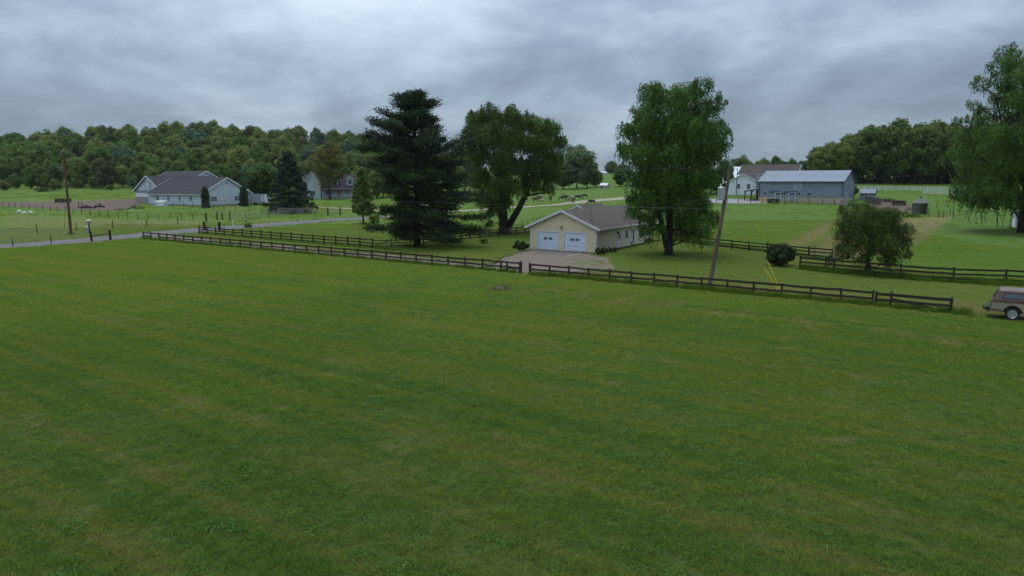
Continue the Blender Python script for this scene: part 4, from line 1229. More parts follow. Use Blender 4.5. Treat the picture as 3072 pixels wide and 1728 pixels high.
# ================================================================== FENCES
_bm = MB()
for k in range(6):          # a slightly crooked weathered plank, unit length along x
    pass
def plank_mesh(name, seed):
    r_ = random.Random(seed); mb = MB(); n = 5
    v, f = [], []
    for i in range(n + 1):
        x = i / n; oz = r_.uniform(-.10, .10) if 0 < i < n else 0; oy = r_.uniform(-.2, .2) if 0 < i < n else 0
        v += [(x, -.5 + oy, -.5 + oz), (x, .5 + oy, -.5 + oz), (x, .5 + oy, .5 + oz + r_.uniform(-.05, .05)), (x, -.5 + oy, .5 + oz)]
    for i in range(n):
        for k in range(4):
            k2 = (k + 1) % 4
            f.append((i * 4 + k, i * 4 + k2, (i + 1) * 4 + k2, (i + 1) * 4 + k))
    f += [(3, 2, 1, 0), (n * 4, n * 4 + 1, n * 4 + 2, n * 4 + 3)]
    return MB().add(v, f).mesh(name)
PLANKS = {}
def plank(m, i):
    if (m, i) not in PLANKS:
        me = plank_mesh('rail', 40 + i); me.materials.append(M[m]); PLANKS[(m, i)] = me
    return PLANKS[(m, i)]
POSTS = {}
def post_mesh(m, kind, i=0):
    if (m, kind, i) not in POSTS:
        mb = MB()
        if kind == 'square':
            t = .06 * (i - 1)
            mb.add([(-.5, -.5, 0), (.5, -.5, 0), (.5, .5, 0), (-.5, .5, 0), (-.46, -.46, 1 - .02), (.46, -.46, 1 - .02 - .02 * i), (.46 + t, .46, 1), (-.46, .46, 1 + .01 * i)],
                   [(0, 3, 2, 1), (4, 5, 6, 7), (0, 1, 5, 4), (1, 2, 6, 5), (2, 3, 7, 6), (3, 0, 4, 7)])
        else:
            mb.tube([(0, 0, 0), (.03 * (i - 1), .02, .5), (.05 * (i - 1), 0, .97), (.05 * (i - 1), 0, 1)], [.5, .48, .45, .32], 7)
        me = mb.mesh('post'); me.materials.append(M[m]); POSTS[(m, kind, i)] = me
    return POSTS[(m, kind, i)]
def put(name, me, parent, loc, rot=(0, 0, 0), scl=(1, 1, 1)):
    o = bpy.data.objects.new(name, me); COL.objects.link(o)
    o.parent = parent; o.location = loc; o.rotation_euler = rot; o.scale = scl
    return o
def polyline(pts, spacing):
    out = [pts[0].copy()]
    for a, b in zip(pts[:-1], pts[1:]):
        n = max(1, round((b - a).length / spacing))
        for i in range(1, n + 1):
            p = a.lerp(b, i / n); out.append(Vector((p.x, p.y, th(p.x, p.y))))
    return out
def board_fence(name, label, pts, spacing, rails, ph, m, rh=.14, pw=.11, side=-1, group=None, skip=(), seed=1, round_posts=False, pj=.05):
    r_ = random.Random(seed)
    P = polyline([Vector((p.x, p.y, th(p.x, p.y))) for p in pts], spacing)
    t = thing(name, label, 'fence', P[0], 0, group)
    tops = []
    for i, p in enumerate(P):
        d = (P[min(i + 1, len(P) - 1)] - P[max(i - 1, 0)]); a = math.atan2(d.y, d.x)
        h = ph * r_.uniform(1 - pj, 1 + pj)
        put('post', post_mesh(m, 'round' if round_posts else 'square', r_.randrange(3)), t, p - P[0] - Vector((0, 0, .35)), (r_.uniform(-.025, .025), r_.uniform(-.02, .02), a), (pw, pw, h + .35))
    for i in range(len(P) - 1):
        a, b = P[i], P[i + 1]; d = b - a
        az = math.atan2(d.y, d.x); n = Vector((-math.sin(az), math.cos(az), 0)) * side
        for j, z in enumerate(rails):
            if (i, j) in skip: continue
            z0 = z + r_.uniform(-.025, .025); z1 = z + r_.uniform(-.025, .025)
            pa = a + n * (pw / 2 + .012) + Vector((0, 0, z0)); pb = b + n * (pw / 2 + .012) + Vector((0, 0, z1))
            L = (pb - pa).length
            put('rail', plank(m, r_.randrange(6)), t, pa - P[0] - d.normalized() * .03, (0, -math.asin(max(-1, min(1, (pb.z - pa.z) / L))), az), (L + .06, .024, rh * r_.uniform(.9, 1.08)))
    return t
def wire_fence(name, label, pts, spacing, ph, m='post_wood', pw=.12, wires=(.35, .65, .95), wm='wire', wr=.008, group=None, seed=1, exact=False, cat='fence'):
    r_ = random.Random(seed)
    P = [Vector((p.x, p.y, th(p.x, p.y))) for p in pts] if exact else polyline([Vector((p.x, p.y, th(p.x, p.y))) for p in pts], spacing)
    t = thing(name, label, cat, P[0], 0, group)
    for p in P:
        put('post', post_mesh(m, 'round', r_.randrange(3)), t, p - P[0] - Vector((0, 0, .35)), (r_.uniform(-.05, .05), r_.uniform(-.05, .05), r_.uniform(0, 6)), (pw, pw, ph * r_.uniform(.92, 1.08) + .35))
    for z in wires:
        part('wire', MB().tube([p - P[0] + Vector((0, 0, z)) for p in P], wr, 4), M[wm], t)
    return t

def brace(t, P, a, b, m, w=.024, h=.13):
    part('brace', MB().bar(Vector(a) - P, Vector(b) - P, w, h), M[m], t)

# near fence, left run and right run (a gap between them)
t = board_fence('board_fence', 'long two rail brown board fence along the driveway, left of the gap', [FA, FB], 2.2, (.93, .50), 1.08, 'fence_wood', .17, .14, -1, 'near board fence', skip=((1, 1),), seed=3)
# doubled end bay with an extra post and short rail beside the gap
q = FB - FDIR * 1.45
put('post', post_mesh('fence_wood', 'square', 1), t, q - FA - Vector((0, 0, .35)), (0, 0, math.atan2(FDIR.y, FDIR.x)), (.14, .14, 1.28))
put('rail', plank('fence_wood', 2), t, q - FA - FNOR * .09 + Vector((0, 0, .40)), (0, 0, math.atan2(FDIR.y, FDIR.x)), (1.5, .024, .13))
put('post', post_mesh('fence_wood', 'square', 2), t, FB - FA + FDIR * .10 - Vector((0, 0, .35)), (0, 0.03, math.atan2(FDIR.y, FDIR.x)), (.20, .18, 1.46))
t = board_fence('board_fence', 'two rail brown board fence right of the gap, running to the truck', [FC, FD - FDIR * 4.6], 2.05, (.92, .50), 1.06, 'fence_wood', .17, .14, -1, 'near board fence', seed=4)
put('post', post_mesh('fence_wood', 'square', 2), t, FDIR * -.06 - Vector((0, 0, .35)), (0, -.02, math.atan2(FDIR.y, FDIR.x)), (.19, .17, 1.42))
# wooden gate at the end of the right run, beside the truck
G0 = FD - FDIR * 4.4
t = thing('board_gate', 'dark two rail board gate with diagonal brace at the fence end beside the truck', 'gate', G0)
L = (FD - G0).length; az = math.atan2(FDIR.y, FDIR.x)
for s, h, w in ((0, 1.05, .16), (.9, 1.12, .13), (L, 1.02, .19)):
    put('post', post_mesh('fence_wood_dark', 'square', 1), t, FDIR * s - Vector((0, 0, .35)), (0, .02, az), (w, w, h + .35))
for z, hh in ((.86, .20), (.46, .18)):
    put('rail', plank('fence_wood_dark', 3), t, -FNOR * .11 + Vector((0, 0, z)), (0, .0, az), (L, .03, hh))
part('brace', MB().bar(FDIR * .95 + Vector((0, 0, .62)) - FNOR * .14, FDIR * 3.4 + Vector((0, 0, .22)) - FNOR * .14, .03, .13), M['fence_wood_dark'], t)

# second fence, beyond the drive, up to a braced gate under the pine
F2A, F2B = at(598, 700), at(1118, 744)
t = board_fence('board_fence', 'three rail dark board fence across the driveway, ending under the pine', [F2A, F2B], 2.35, (1.05, .66, .28), 1.25, 'fence_wood_dark', .15, .15, -1, 'board fences beyond the drive', seed=5)
GA, GB = at(1118, 744), at(1232, 741)
t = thing('braced_gate', 'low weathered farm gate with crossed braces in the shade of the pine', 'gate', GA)
d = (GB - GA); az = math.atan2(d.y, d.x); dn = d.normalized(); L = d.length
for s in (0, L * .5, L):
    put('post', post_mesh('post_wood', 'square', 1), t, dn * s - Vector((0, 0, .35)), (0, 0, az), (.12, .12, 1.5))
for z in (.95, .6, .25):
    put('rail', plank('post_wood', 1), t, Vector((-dn.y, dn.x, 0)) * -.09 + Vector((0, 0, z)), (0, 0, az), (L, .024, .10))
part('brace', MB().bar(dn * .05 + Vector((0, 0, .2)), dn * (L * .48) + Vector((0, 0, 1.0)), .03, .09), M['post_wood'], t)
part('brace', MB().bar(dn * (L * .52) + Vector((0, 0, 1.0)), dn * (L * .97) + Vector((0, 0, .2)), .03, .09), M['post_wood'], t)
F3 = [at(1270, 733), at(1320, 728), at(1440, 715), at(1600, 697)]
board_fence('board_fence', 'three rail dark board fence running from the pine to the back of the garage', F3, 2.3, (1.05, .64, .26), 1.25, 'fence_wood_dark', .15, .15, -1, 'board fences beyond the drive', seed=6)
wire_fence('wire_fence', 'dark wire netting fence on thin posts behind the dark willow', [at(u, v) for u, v in ((1535, 694), (1565, 690), (1600, 682), (1640, 670), (1690, 655))], 2.6, 1.7, 'post_wood', .10, (.3, .6, .9, 1.2, 1.5), 'wire_dark', .012, seed=7)

# paddock fences on the right
RF = [at(u, v) for u, v in ((2010, 717), (2100, 738), (2300, 759), (2495, 778))]
board_fence('board_fence', 'three rail dark paddock fence behind the round shrub', RF, 2.4, (1.05, .66, .28), 1.22, 'fence_wood_dark', .15, .14, -1, 'right paddock fences', seed=8)
RG2 = [at(u, v) for u, v in ((2400, 807), (2500, 817), (2700, 835), (2860, 847), (3015, 852), (3300, 873))]
board_fence('board_fence', 'three rail mossy paddock fence passing behind the truck', RG2, 2.9, (1.12, .72, .34), 1.32, 'fence_wood_dark', .17, .15, -1, 'right paddock fences', seed=9)
board_fence('board_fence', 'short slanting fence link between the two right paddock fences', [at(2476, 812), at(2512, 781)], 2.4, (1.2, .8, .4), 1.35, 'fence_wood_dark', .13, .12, -1, 'right paddock fences', seed=10)
p = at(2443, 777)
t = thing('cross_post', 'thin post with a short crossbar beside the paddock fence', 'post', p)
part('post', MB().tube([(0, 0, -.3), (0, 0, 1.55)], .035, 6), M['post_wood'], t)
part('crossbar', MB().bar((-.6, 0, 1.45), (.6, 0, 1.42), .03, .03), M['post_wood'], t)
# yellow step-in posts of the grazing strip
YP = [(2387, 728), (2405, 725), (2426, 717), (2445, 707), (2464, 699), (2481, 689), (2497, 682), (2509, 677), (2522, 669), (2535, 660)]
t = thing('electric_fence', 'row of yellow step-in posts crossing the right pasture', 'fence', at(*YP[0]))
P = [at(*q) for q in YP]
for q in P:
    part('post', MB().tube([q - P[0] + Vector((0, 0, -.1)), q - P[0] + Vector((.02, 0, .95))], .022, 5), M['yellow_plastic'], t)
part('wire', MB().tube([q - P[0] + Vector((0, 0, .8)) for q in P], .006, 4), M['wire'], t)
# barn yard fence
BY = [(2149, 611), (2182, 611), (2215, 611), (2251, 611.5), (2286, 612), (2319, 612.5), (2354, 613), (2390, 613.5), (2428, 614), (2466, 614.5), (2503, 615.5)]
wire_fence('wire_fence', 'dark posts and wire in front of the grey barn', [at(*q) for q in BY], 4, 1.45, 'post_wood', .16, (.5, 1.0), 'wire_dark', .012, seed=11, exact=True)
for i, (us, v0, v1, hh, lb) in enumerate(((range(2572, 2915, 21), 570.5, 574, 1.25, 'white vinyl rail fence running below the right hand wood'), (range(2771, 2935, 24), 583, 588, 1.2, 'second white vinyl rail fence, nearer and further right'))):
    us = list(us)
    P = [at(u, v0 + (v1 - v0) * (u - us[0]) / (us[-1] - us[0])) for u in us]
    t = thing('white_fence', lb, 'fence', P[0], 0, 'white vinyl fences')
    for q in P:
        put('post', post_mesh('white_vinyl', 'square', 0), t, q - P[0] - Vector((0, 0, .3)), (0, 0, 0), (.14, .14, hh + .3))
    for a, b in zip(P[:-1], P[1:]):
        for z in (hh - .12, hh * .6, hh * .3):
            part('rail', MB().bar(a - P[0] + Vector((0, 0, z)), b - P[0] + Vector((0, 0, z)), .04, .14), M['white_vinyl'], t)
wire_fence('wire_fence', 'sparse wooden posts of the far corral right of the round crib', [at(u, v) for u, v in ((2776, 622), (2810, 624), (2844, 627), (2877, 633), (2910, 640), (2945, 646))], 6, 1.3, 'post_wood', .13, (.5, .95), 'wire_dark', .010, seed=12, exact=True)
wire_fence('wire_fence', 'nearer corral posts sloping down to the right edge willow', [at(u, v) for u, v in ((2785, 648), (2814, 651), (2829, 653), (2858, 656), (2905, 663), (2945, 671), (2991, 680), (3033, 688))], 6, 1.5, 'post_wood', .13, (.4, .8, 1.1), 'wire_dark', .010, seed=13, exact=True)
wire_fence('wire_fence', 'middle corral posts between the crib and the right willow', [at(u, v) for u, v in ((2850, 647), (2897, 655), (2942, 660), (2990, 668))], 6, 1.5, 'post_wood', .12, (.5, 1.0), 'wire_dark', .010, seed=14, exact=True)
t = board_fence('stockade_fence', 'grey weathered board stockade running from the little shed', [at(2596, 607), at(2640, 616)], .5, (1.2, .5), 1.7, 'grey_wood', .14, .34, -1, seed=15)
# left pastures
L1 = [(9, 620.5), (28, 621), (47, 623), (67, 624.5), (88, 627), (108, 629), (129, 632), (152, 634), (174, 634.5), (198, 637), (221, 640), (245, 644), (272, 648), (299, 650.5), (326, 653.5), (355, 655), (384, 656.5), (414, 659.5), (445, 659.5), (477, 660), (510, 659.5), (544, 659.5), (578, 659.5), (615, 659.5)]
wire_fence('wire_fence', 'long row of dark wooden posts below the dirt yard, left pasture', [at(*q) for q in L1], 4, 1.35, 'post_wood', .14, (.45, .85, 1.15), 'wire_dark', .009, seed=16, exact=True)
L2 = [(519, 617), (551, 618), (579, 622), (613, 628.5), (642, 632), (672, 633.5), (707, 634.5), (745, 637), (785, 641), (826, 642)]
wire_fence('wire_fence', 'wire fence on slim posts directly in front of the long barn', [at(*q) for q in L2], 4, 1.4, 'post_wood', .11, (.3, .6, .9, 1.2), 'wire', .010, seed=17, exact=True)
L3 = [(112.5, 700), (230, 691.5), (337.5, 685.5), (439, 679), (533, 671.5), (621, 665), (737, 656.5), (807, 653.5), (874, 649), (930, 646)]
wire_fence('wire_fence', 'roadside posts with wire along the far side of the road', [at(*q) for q in L3], 4, 1.4, 'post_wood', .14, (.4, .8, 1.2), 'wire', .008, seed=18, exact=True)
L4 = [(-30, 742), (39, 739.5), (154, 731)]
wire_fence('wire_fence', 'two thin leaning posts on the near side of the road, far left', [at(*q) for q in L4], 4, 1.15, 'post_wood', .13, (.7,), 'wire', .006, seed=19, exact=True)
a, b = at(276, 724), at(332, 719.5)
t = thing('rail_stile', 'two stout black posts joined by one rail beside the road', 'fence', a)
put('post', post_mesh('dark_wood', 'round', 0), t, (0, 0, -.3), (0, -.05, 0), (.34, .34, 1.72))
put('post', post_mesh('dark_wood', 'round', 2), t, b - a - Vector((0, 0, .3)), (0, -.05, .5), (.36, .36, 1.75))
part('rail', MB().bar(Vector((0, 0, .78)), b - a + Vector((0, 0, .95)), .08, .13), M['dark_wood'], t)
for (u, v, lb) in ((614, 692, 'left black gatepost at the driveway entrance'), (659, 692, 'right black gatepost at the driveway entrance')):
    p = at(u, v)
    t = thing('gatepost', lb, 'post', p, .2, 'driveway gateposts')
    part('post', MB().add([(-.2, -.2, -.3), (.2, -.2, -.3), (.2, .2, -.3), (-.2, .2, -.3), (-.18, -.18, 1.42), (.18, -.18, 1.42), (.18, .18, 1.45), (-.18, .18, 1.45)], [(0, 3, 2, 1), (4, 5, 6, 7), (0, 1, 5, 4), (1, 2, 6, 5), (2, 3, 7, 6), (3, 0, 4, 7)]), M['dark_wood'], t)
    part('cap', MB().box(-.22, .22, -.22, .22, 1.455, 1.50), M['dark_wood'], t)
# stout posts of the corral entrance and the metal pipe fences
for i, (u, v, h) in enumerate(((620, 664.5, 1.75), (652, 659.5, 1.7), (667, 659.5, 1.75), (690, 660.5, 1.85))):
    p = at(u, v)
    t = tag(put('corral_post', post_mesh('dark_wood', 'round', i % 3), None, p - Vector((0, 0, .3)), (0, 0, i), (.30, .30, h + .3)), 'stout dark corral post, number %d from the left, across the road' % (i + 1), 'post', 'stout corral posts')
def pipe_fence(label, pts, n, h, m, seed, dia=.035, npost=3):
    P = [at(*q) for q in pts]
    t = thing('pipe_fence', label, 'fence', P[0], 0, 'metal pipe fences')
    a, b = P[0], P[-1]
    for i in range(n):
        z = h * (i + 1) / n
        part('rail', MB().tube([p - P[0] + Vector((0, 0, z)) for p in P], dia, 6), M[m], t)
    for i in range(npost):
        p = a.lerp(b, i / (npost - 1)); p.z = th(p.x, p.y)
        part('post', MB().tube([p - P[0] + Vector((0, 0, -.3)), p - P[0] + Vector((0, 0, h + .1))], dia * 1.4, 6), M[m], t)
pipe_fence('grey metal pipe fence of four rails in front of the dark spruce', [(834, 643), (890, 642.5), (945, 641.5)], 4, 1.35, 'gate_metal', 1, .05, 4)
pipe_fence('long thin pipe rails between the stout corral posts and the spruce', [(692, 661), (760, 656), (834, 650), (905, 645)], 4, 1.3, 'gate_metal', 2, .035, 5)
pipe_fence('silver pipe gate on the stout corral posts', [(621, 664.5), (652, 660.5), (690, 660.5)], 1, 1.6, 'galvanised', 3, .045, 2)
pa, pb = at(984, 646), at(1021, 646)
t = thing('farm_gate', 'five bar metal gate between two dark posts on the house lawn', 'gate', pa)
for q in (pa, pb):
    put('post', post_mesh('dark_wood', 'square', 1), t, q - pa - Vector((0, 0, .3)), (0, 0, 0), (.26, .26, 2.1))
for i in range(5):
    part('rail', MB().tube([Vector((0, 0, .35 + i * .28)), pb - pa + Vector((0, 0, .35 + i * .28))], .035, 6), M['gate_metal'], t)
part('upright', MB().tube([(pb - pa) * .5 + Vector((0, 0, .3)), (pb - pa) * .5 + Vector((0, 0, 1.5))], .04, 6), M['gate_metal'], t)

# ================================================================== BUILDINGS
def lap_wall(mb, span, openings, z0, z1, course, y, out=-1, axis='x', proud=.022):
    """lapped boards: span(z) -> (a, b) limits at height z; openings (a0, a1, za, zb); out = outward sign of the wall normal"""
    z = z0
    while z < z1 - 1e-4:
        zt = min(z + course, z1)
        cuts = sorted(set([z, zt] + [q for o in openings for q in (o[2], o[3]) if z < q < zt]))
        for za, zb in zip(cuts[:-1], cuts[1:]):
            zm = (za + zb) / 2
            a, b = span(zm)
            if b - a < .02: continue
            segs = [(a, b)]
            for o in openings:
                if o[2] - 1e-6 <= za and zb <= o[3] + 1e-6:
                    ns = []
                    for s in segs:
                        if o[1] <= s[0] or o[0] >= s[1]: ns.append(s)
                        else:
                            if o[0] > s[0]: ns.append((s[0], o[0]))
                            if o[1] < s[1]: ns.append((o[1], s[1]))
                    segs = ns
            ya = y + out * proud * (1 - (za - z) / course); yb = y + out * proud * (1 - (zb - z) / course)
            for s0, s1 in segs:
                if axis == 'x':
                    mb.add([(s0, ya, za), (s1, ya, za), (s1, yb, zb), (s0, yb, zb), (s0, y, za), (s1, y, za)], [(0, 1, 2, 3), (0, 4, 5, 1)])
                else:
                    mb.add([(ya, s0, za), (ya, s1, za), (yb, s1, zb), (yb, s0, zb), (y, s0, za), (y, s1, za)], [(0, 1, 2, 3), (0, 4, 5, 1)])
        z = zt
def add_window(parent, wall, a0, a1, z0, z1, y, out, fm, gm, axis='x', bars=(1, 1), fw=.07, name='window'):
    """window set proud on a wall plane: frame, panes, muntins"""
    def bx(mb, p0, p1, q0, q1, d0, d1):
        ya, yb = sorted((y + out * d0, y + out * d1))
        if axis == 'x': mb.box(p0, p1, ya, yb, q0, q1)
        else: mb.box(ya, yb, p0, p1, q0, q1)
    w = link(name, None, None, parent)
    w.empty_display_size = .1
    mb = MB()
    bx(mb, a0 - fw, a1 + fw, z1, z1 + fw, .0, .05); bx(mb, a0 - fw, a1 + fw, z0 - fw, z0, .0, .055)
    bx(mb, a0 - fw, a0, z0, z1, .0, .05); bx(mb, a1, a1 + fw, z0, z1, .0, .05)
    f = mb.mesh('frame')
    w.data if False else None
    link('frame', f, M[fm], w)
    nx, nz = bars
    for i in range(nx):
        for k in range(nz):
            pa, pb = a0 + (a1 - a0) * i / nx, a0 + (a1 - a0) * (i + 1) / nx
            qa, qb = z0 + (z1 - z0) * k / nz, z0 + (z1 - z0) * (k + 1) / nz
            g_ = .018
            mb = MB(); bx(mb, pa + g_, pb - g_, qa + g_, qb - g_, .008, .022)
            link('pane', mb.mesh('pane'), M[gm], w)
    if nx > 1 or nz > 1:
        mb = MB()
        for i in range(1, nx):
            c = a0 + (a1 - a0) * i / nx; bx(mb, c - .02, c + .02, z0, z1, .005, .04)
        for k in range(1, nz):
            c = z0 + (z1 - z0) * k / nz; bx(mb, a0, a1, c - .02, c + .02, .006, .038)
        link('muntin', mb.mesh('muntin'), M[fm], w)
    return w
def gable_roof(parent, x0, x1, y0, y1, ze, zp, m, axis='y', over=.45, ends=.35, th_=.16, trim='white_trim', seams=0, seam_m=None, trim_h=.24):
    """two roof slabs; axis = direction of the ridge; overhang over at eaves, ends at gables; then barge boards and fascias"""
    roof = link('roof', None, None, parent)
    if axis == 'y': a0, a1, b0, b1 = x0, x1, y0, y1
    else: a0, a1, b0, b1 = y0, y1, x0, x1
    c = (a0 + a1) / 2; sl = (zp - ze) / (c - a0)
    for sgn, name in ((-1, 'roof_slope'), (1, 'roof_slope')):
        ae = c + sgn * ((c - a0) + over); z_e = zp - sl * ((c - a0) + over)
        prof = [(c, zp), (ae, z_e), (ae, z_e + th_), (c, zp + th_)]
        mb = MB().prism(prof, b0 - ends, b1 + ends, 'y' if axis == 'y' else 'x')
        link(name, mb.mesh(name), M[m], roof)
        if seams:
            mb = MB(); n = int((b1 - b0 + 2 * ends) / seams)
            for i in range(n + 1):
                bb = b0 - ends + .02 + (b1 - b0 + 2 * ends - .04) * i / n
                e0 = (c, bb, zp + th_) if axis == 'y' else (bb, c, zp + th_); e1 = (ae, bb, z_e + th_) if axis == 'y' else (bb, ae, z_e + th_)
                mb.bar(e0, e1, .03, .05)
            link('roof_seam', mb.mesh('roof_seam'), M[m], roof)
        if trim:
            for be in (b0 - ends - .025, b1 + ends + .025):
                p0, p1 = ((c, be, zp + th_ - trim_h / 2 + .03), (ae + sgn * .02, be, z_e + th_ - trim_h / 2 + .03)) if axis == 'y' else ((be, c, zp + th_ - trim_h / 2 + .03), (be, ae + sgn * .02, z_e + th_ - trim_h / 2 + .03))
                mb = MB().bar(p0, p1, .045, trim_h); link('barge_board', mb.mesh('barge_board'), M[trim], roof)
            p0, p1 = ((ae + sgn * .03, b0 - ends, z_e + .04), (ae + sgn * .03, b1 + ends, z_e + .04)) if axis == 'y' else ((b0 - ends, ae + sgn * .03, z_e + .04), (b1 + ends, ae + sgn * .03, z_e + .04))
            mb = MB().bar(p0, p1, .05, .16); link('fascia', mb.mesh('fascia'), M[trim], roof)
    return roof
def solid_walls(parent, x0, x1, y0, y1, ze, zp, m, axis='y', z0=-.6, name='wall', ribs=0.0, zr=0.0):
    """the body of a gabled building, as one shell; ribs adds vertical seams"""
    mb = MB()
    if axis == 'y':
        c = (x0 + x1) / 2
        mb.prism([(x0, z0), (x1, z0), (x1, ze), (c, zp - .02), (x0, ze)], y0, y1, 'y')
    else:
        c = (y0 + y1) / 2
        mb.prism([(y0, z0), (y1, z0), (y1, ze), (c, zp - .02), (y0, ze)], x0, x1, 'x')
    if ribs:
        n = int((x1 - x0) / ribs)
        for i in range(1, n):
            x = x0 + (x1 - x0) * i / n
            zt = ze if axis == 'x' else ze + (zp - ze) * (1 - abs(x - c) / ((x1 - x0) / 2)) - .05
            mb.box(x - .015, x + .015, y0 - .02, y0 + .005, zr, zt)
        n = int((y1 - y0) / ribs)
        for i in range(1, n):
            y = y0 + (y1 - y0) * i / n
            zt = ze if axis == 'y' else ze + (zp - ze) * (1 - abs(y - c) / ((y1 - y0) / 2)) - .05
            mb.box(x1 - .005, x1 + .02, y - .015, y + .015, zr, zt)
    return part(name, mb, M[m], parent)

# ------------------------------------------------------------------ yellow house with double garage
GL = at(1592, 747)
HW, HE, HP, HD = 8.9, 2.96, 4.86, 20.5
t = thing('ranch_house', 'pale yellow ranch house with a two door garage in its front gable', 'house', GL, R(-30.6))
body = MB().prism([(.03, -.4), (HW - .03, -.4), (HW - .03, HE - .02), (HW / 2, HP - .06), (.03, HE - .02)], .2, HD, 'y')
part('wall_core', body, M['yellow_siding'], t)
D1, D2 = (1.06, 3.86), (4.70, 7.50)
DH = 2.25
def gspan(z):
    return (0, HW) if z <= HE else (HW / 2 * (z - HE) / (HP - HE), HW - HW / 2 * (z - HE) / (HP - HE))
mb = MB(); lap_wall(mb, gspan, [(D1[0], D1[1], 0, DH), (D2[0], D2[1], 0, DH)], .0, HP - .08, .19, .02, -1, proud=.035)
part('front_siding', mb, M['yellow_siding'], t)
GD = 8.3
mb = MB(); lap_wall(mb, lambda z: (0, GD), [(6.95, 7.85, 0, 2.1)], .0, HE - .02, .19, HW - .02, 1, 'y', proud=.035)
part('side_siding', mb, M['yellow_siding_side'], t)
mb = MB(); lap_wall(mb, lambda z: (GD + .1, HD), [(9.6, 10.4, 1.05, 2.05), (12.0, 12.95, 0, 2.1), (14.6, 16.2, .9, 2.1)], .0, HE - .02, .19, HW - .02, 1, 'y', proud=.035)
part('side_siding', mb, M['yellow_siding_side'], t)
for x, y in ((0, .0), (HW, .0)):
    part('corner_board', MB().box(x - .06, x + .06, y - .035, y + .06, -.1, HE - .05), M['white_trim'], t)
part('corner_board', MB().box(HW - .03, HW + .03, GD - .02, GD + .10, -.1, HE - .05), M['white_trim'], t)
part('downpipe', MB().tube([(HW + .42, -.28, HE - .35), (HW + .25, -.05, HE - .5), (HW + .10, .10, HE - .7), (HW + .10, .12, .05)], .045, 6), M['white_trim'], t)
gable_roof(t, 0, HW, 0, HD, HE, HP, 'shingle_grey', 'y', .62, .42, .14, 'white_trim', trim_h=.26)
# soffit returns at the front corners
for s, x in ((-1, -.3), (1, HW + .3)):
    part('soffit', MB().box(x - .3, x + .3, -.40, 0.0, HE - .30, HE - .27), M['white_trim'], t)
def garage_door(a0, a1, rowz):
    d = link('garage_door', None, None, t)
    n = 4
    for i in range(n):
        z0, z1 = .02 + (DH - .02) * i / n, .02 + (DH - .02) * (i + 1) / n
        mb = MB().box(a0 + .01, a1 - .01, .085, .13, z0 + .008, z1 - .008)
        if i != 2:                       # raised field of every section
            for k in range(4):
                w = (a1 - a0) / 4
                mb.box(a0 + w * k + .10, a0 + w * (k + 1) - .10, .078, .088, z0 + .13, z1 - .13)
        p_ = link('panel', mb.mesh('panel'), M['white_door'], d)
        if i == 2:
            c = (a0 + a1) / 2 - .02
            for s in (-1, 1):
                w0 = c + s * .35 - .25
                mb = MB().box(w0 - .04, w0 + .54, .070, .084, z0 + .13, z1 - .09)
                link('pane_frame', mb.mesh('pane_frame'), M['white_trim'], p_)
                mb = MB().box(w0, w0 + .23, .060, .0695, z0 + .17, z1 - .13); mb.box(w0 + .255, w0 + .50, .060, .0695, z0 + .17, z1 - .13)
                link('pane', mb.mesh('pane'), M['glass'], p_)
    mb = MB().bar((a0 + .42, .065, .72), (a0 + .66, .065, .72), .03, .04)
    link('handle', mb.mesh('handle'), M['gate_metal'], d)
    mb = MB().box(a0 - .13, a0 - .0, -.03, .12, -.02, DH + .13); mb.box(a1 + .0, a1 + .13, -.03, .12, -.02, DH + .13); mb.box(a0, a1, -.03, .12, DH, DH + .13)
    link('door_casing', mb.mesh('door_casing'), M['white_trim'], d)
    mb = MB().box(a0, a1, .075, .135, -.02, .018)
    link('bottom_seal', mb.mesh('bottom_seal'), M['rubber'], d)
garage_door(*D1, 0); garage_door(*D2, 0)
lamp = part('flood_light', MB().box(4.22, 4.46, -.16, .0, 2.84, 2.98), M['dark_wood'], t)
part('lamp_head', MB().lathe([(.03, .08), (.07, .05), (.09, -.05)], 8, (4.26, -.18, 2.86)), M['gate_metal'], t); part('lamp_head', MB().lathe([(.03, .08), (.07, .05), (.09, -.05)], 8, (4.43, -.18, 2.86)), M['gate_metal'], t)
def side_door(y0, y1, glassy):
    d = link('side_door', None, None, t)
    mb = MB().box(HW - .01, HW + .03, y0 + .02, y1 - .02, .06, 2.08); link('leaf', mb.mesh('leaf'), M['white_trim'], d)
    mb = MB().box(HW - .005, HW + .045, y0 + .24, y1 - .24, 1.05 if glassy else .45, 1.88); link('pane', mb.mesh('pane'), M['glass'], d)
    mb = MB()
    for a, b, c, e_ in ((y0 - .10, y0 + .02, 0, 2.2), (y1 - .02, y1 + .10, 0, 2.2), (y0, y1, 2.08, 2.2)):
        mb.box(HW - .01, HW + .055, a, b, c, e_)
    link('casing', mb.mesh('casing'), M['white_trim'], d)
    mb = MB().box(HW + .03, HW + .09, y0 + .08, y0 + .12, 1.0, 1.08); link('handle', mb.mesh('handle'), M['gate_metal'], d)
side_door(6.95, 7.85, True); side_door(12.0, 12.95, False)
for yy in (6.62, 11.7):
    lt = part('wall_lantern', MB().box(HW, HW + .07, yy - .05, yy + .05, 1.86, 2.10).bar((HW + .05, yy, 2.08), (HW + .24, yy, 2.12), .03, .03).lathe([(.02, .14), (.10, .10), (.08, -.10), (.03, -.14)], 6, (HW + .24, yy, 1.98)), M['barn_trim'], t)
add_window(t, None, 9.6, 10.4, 1.05, 2.05, HW - .01, 1, 'white_trim', 'glass', 'y', (1, 2))
add_window(t, None, 14.6, 16.2, .9, 2.1, HW - .01, 1, 'white_trim', 'glass', 'y', (2, 1))
sl = (HP - HE) / (HW / 2)
def roofz(x): return HP - sl * abs(x - HW / 2) + .14
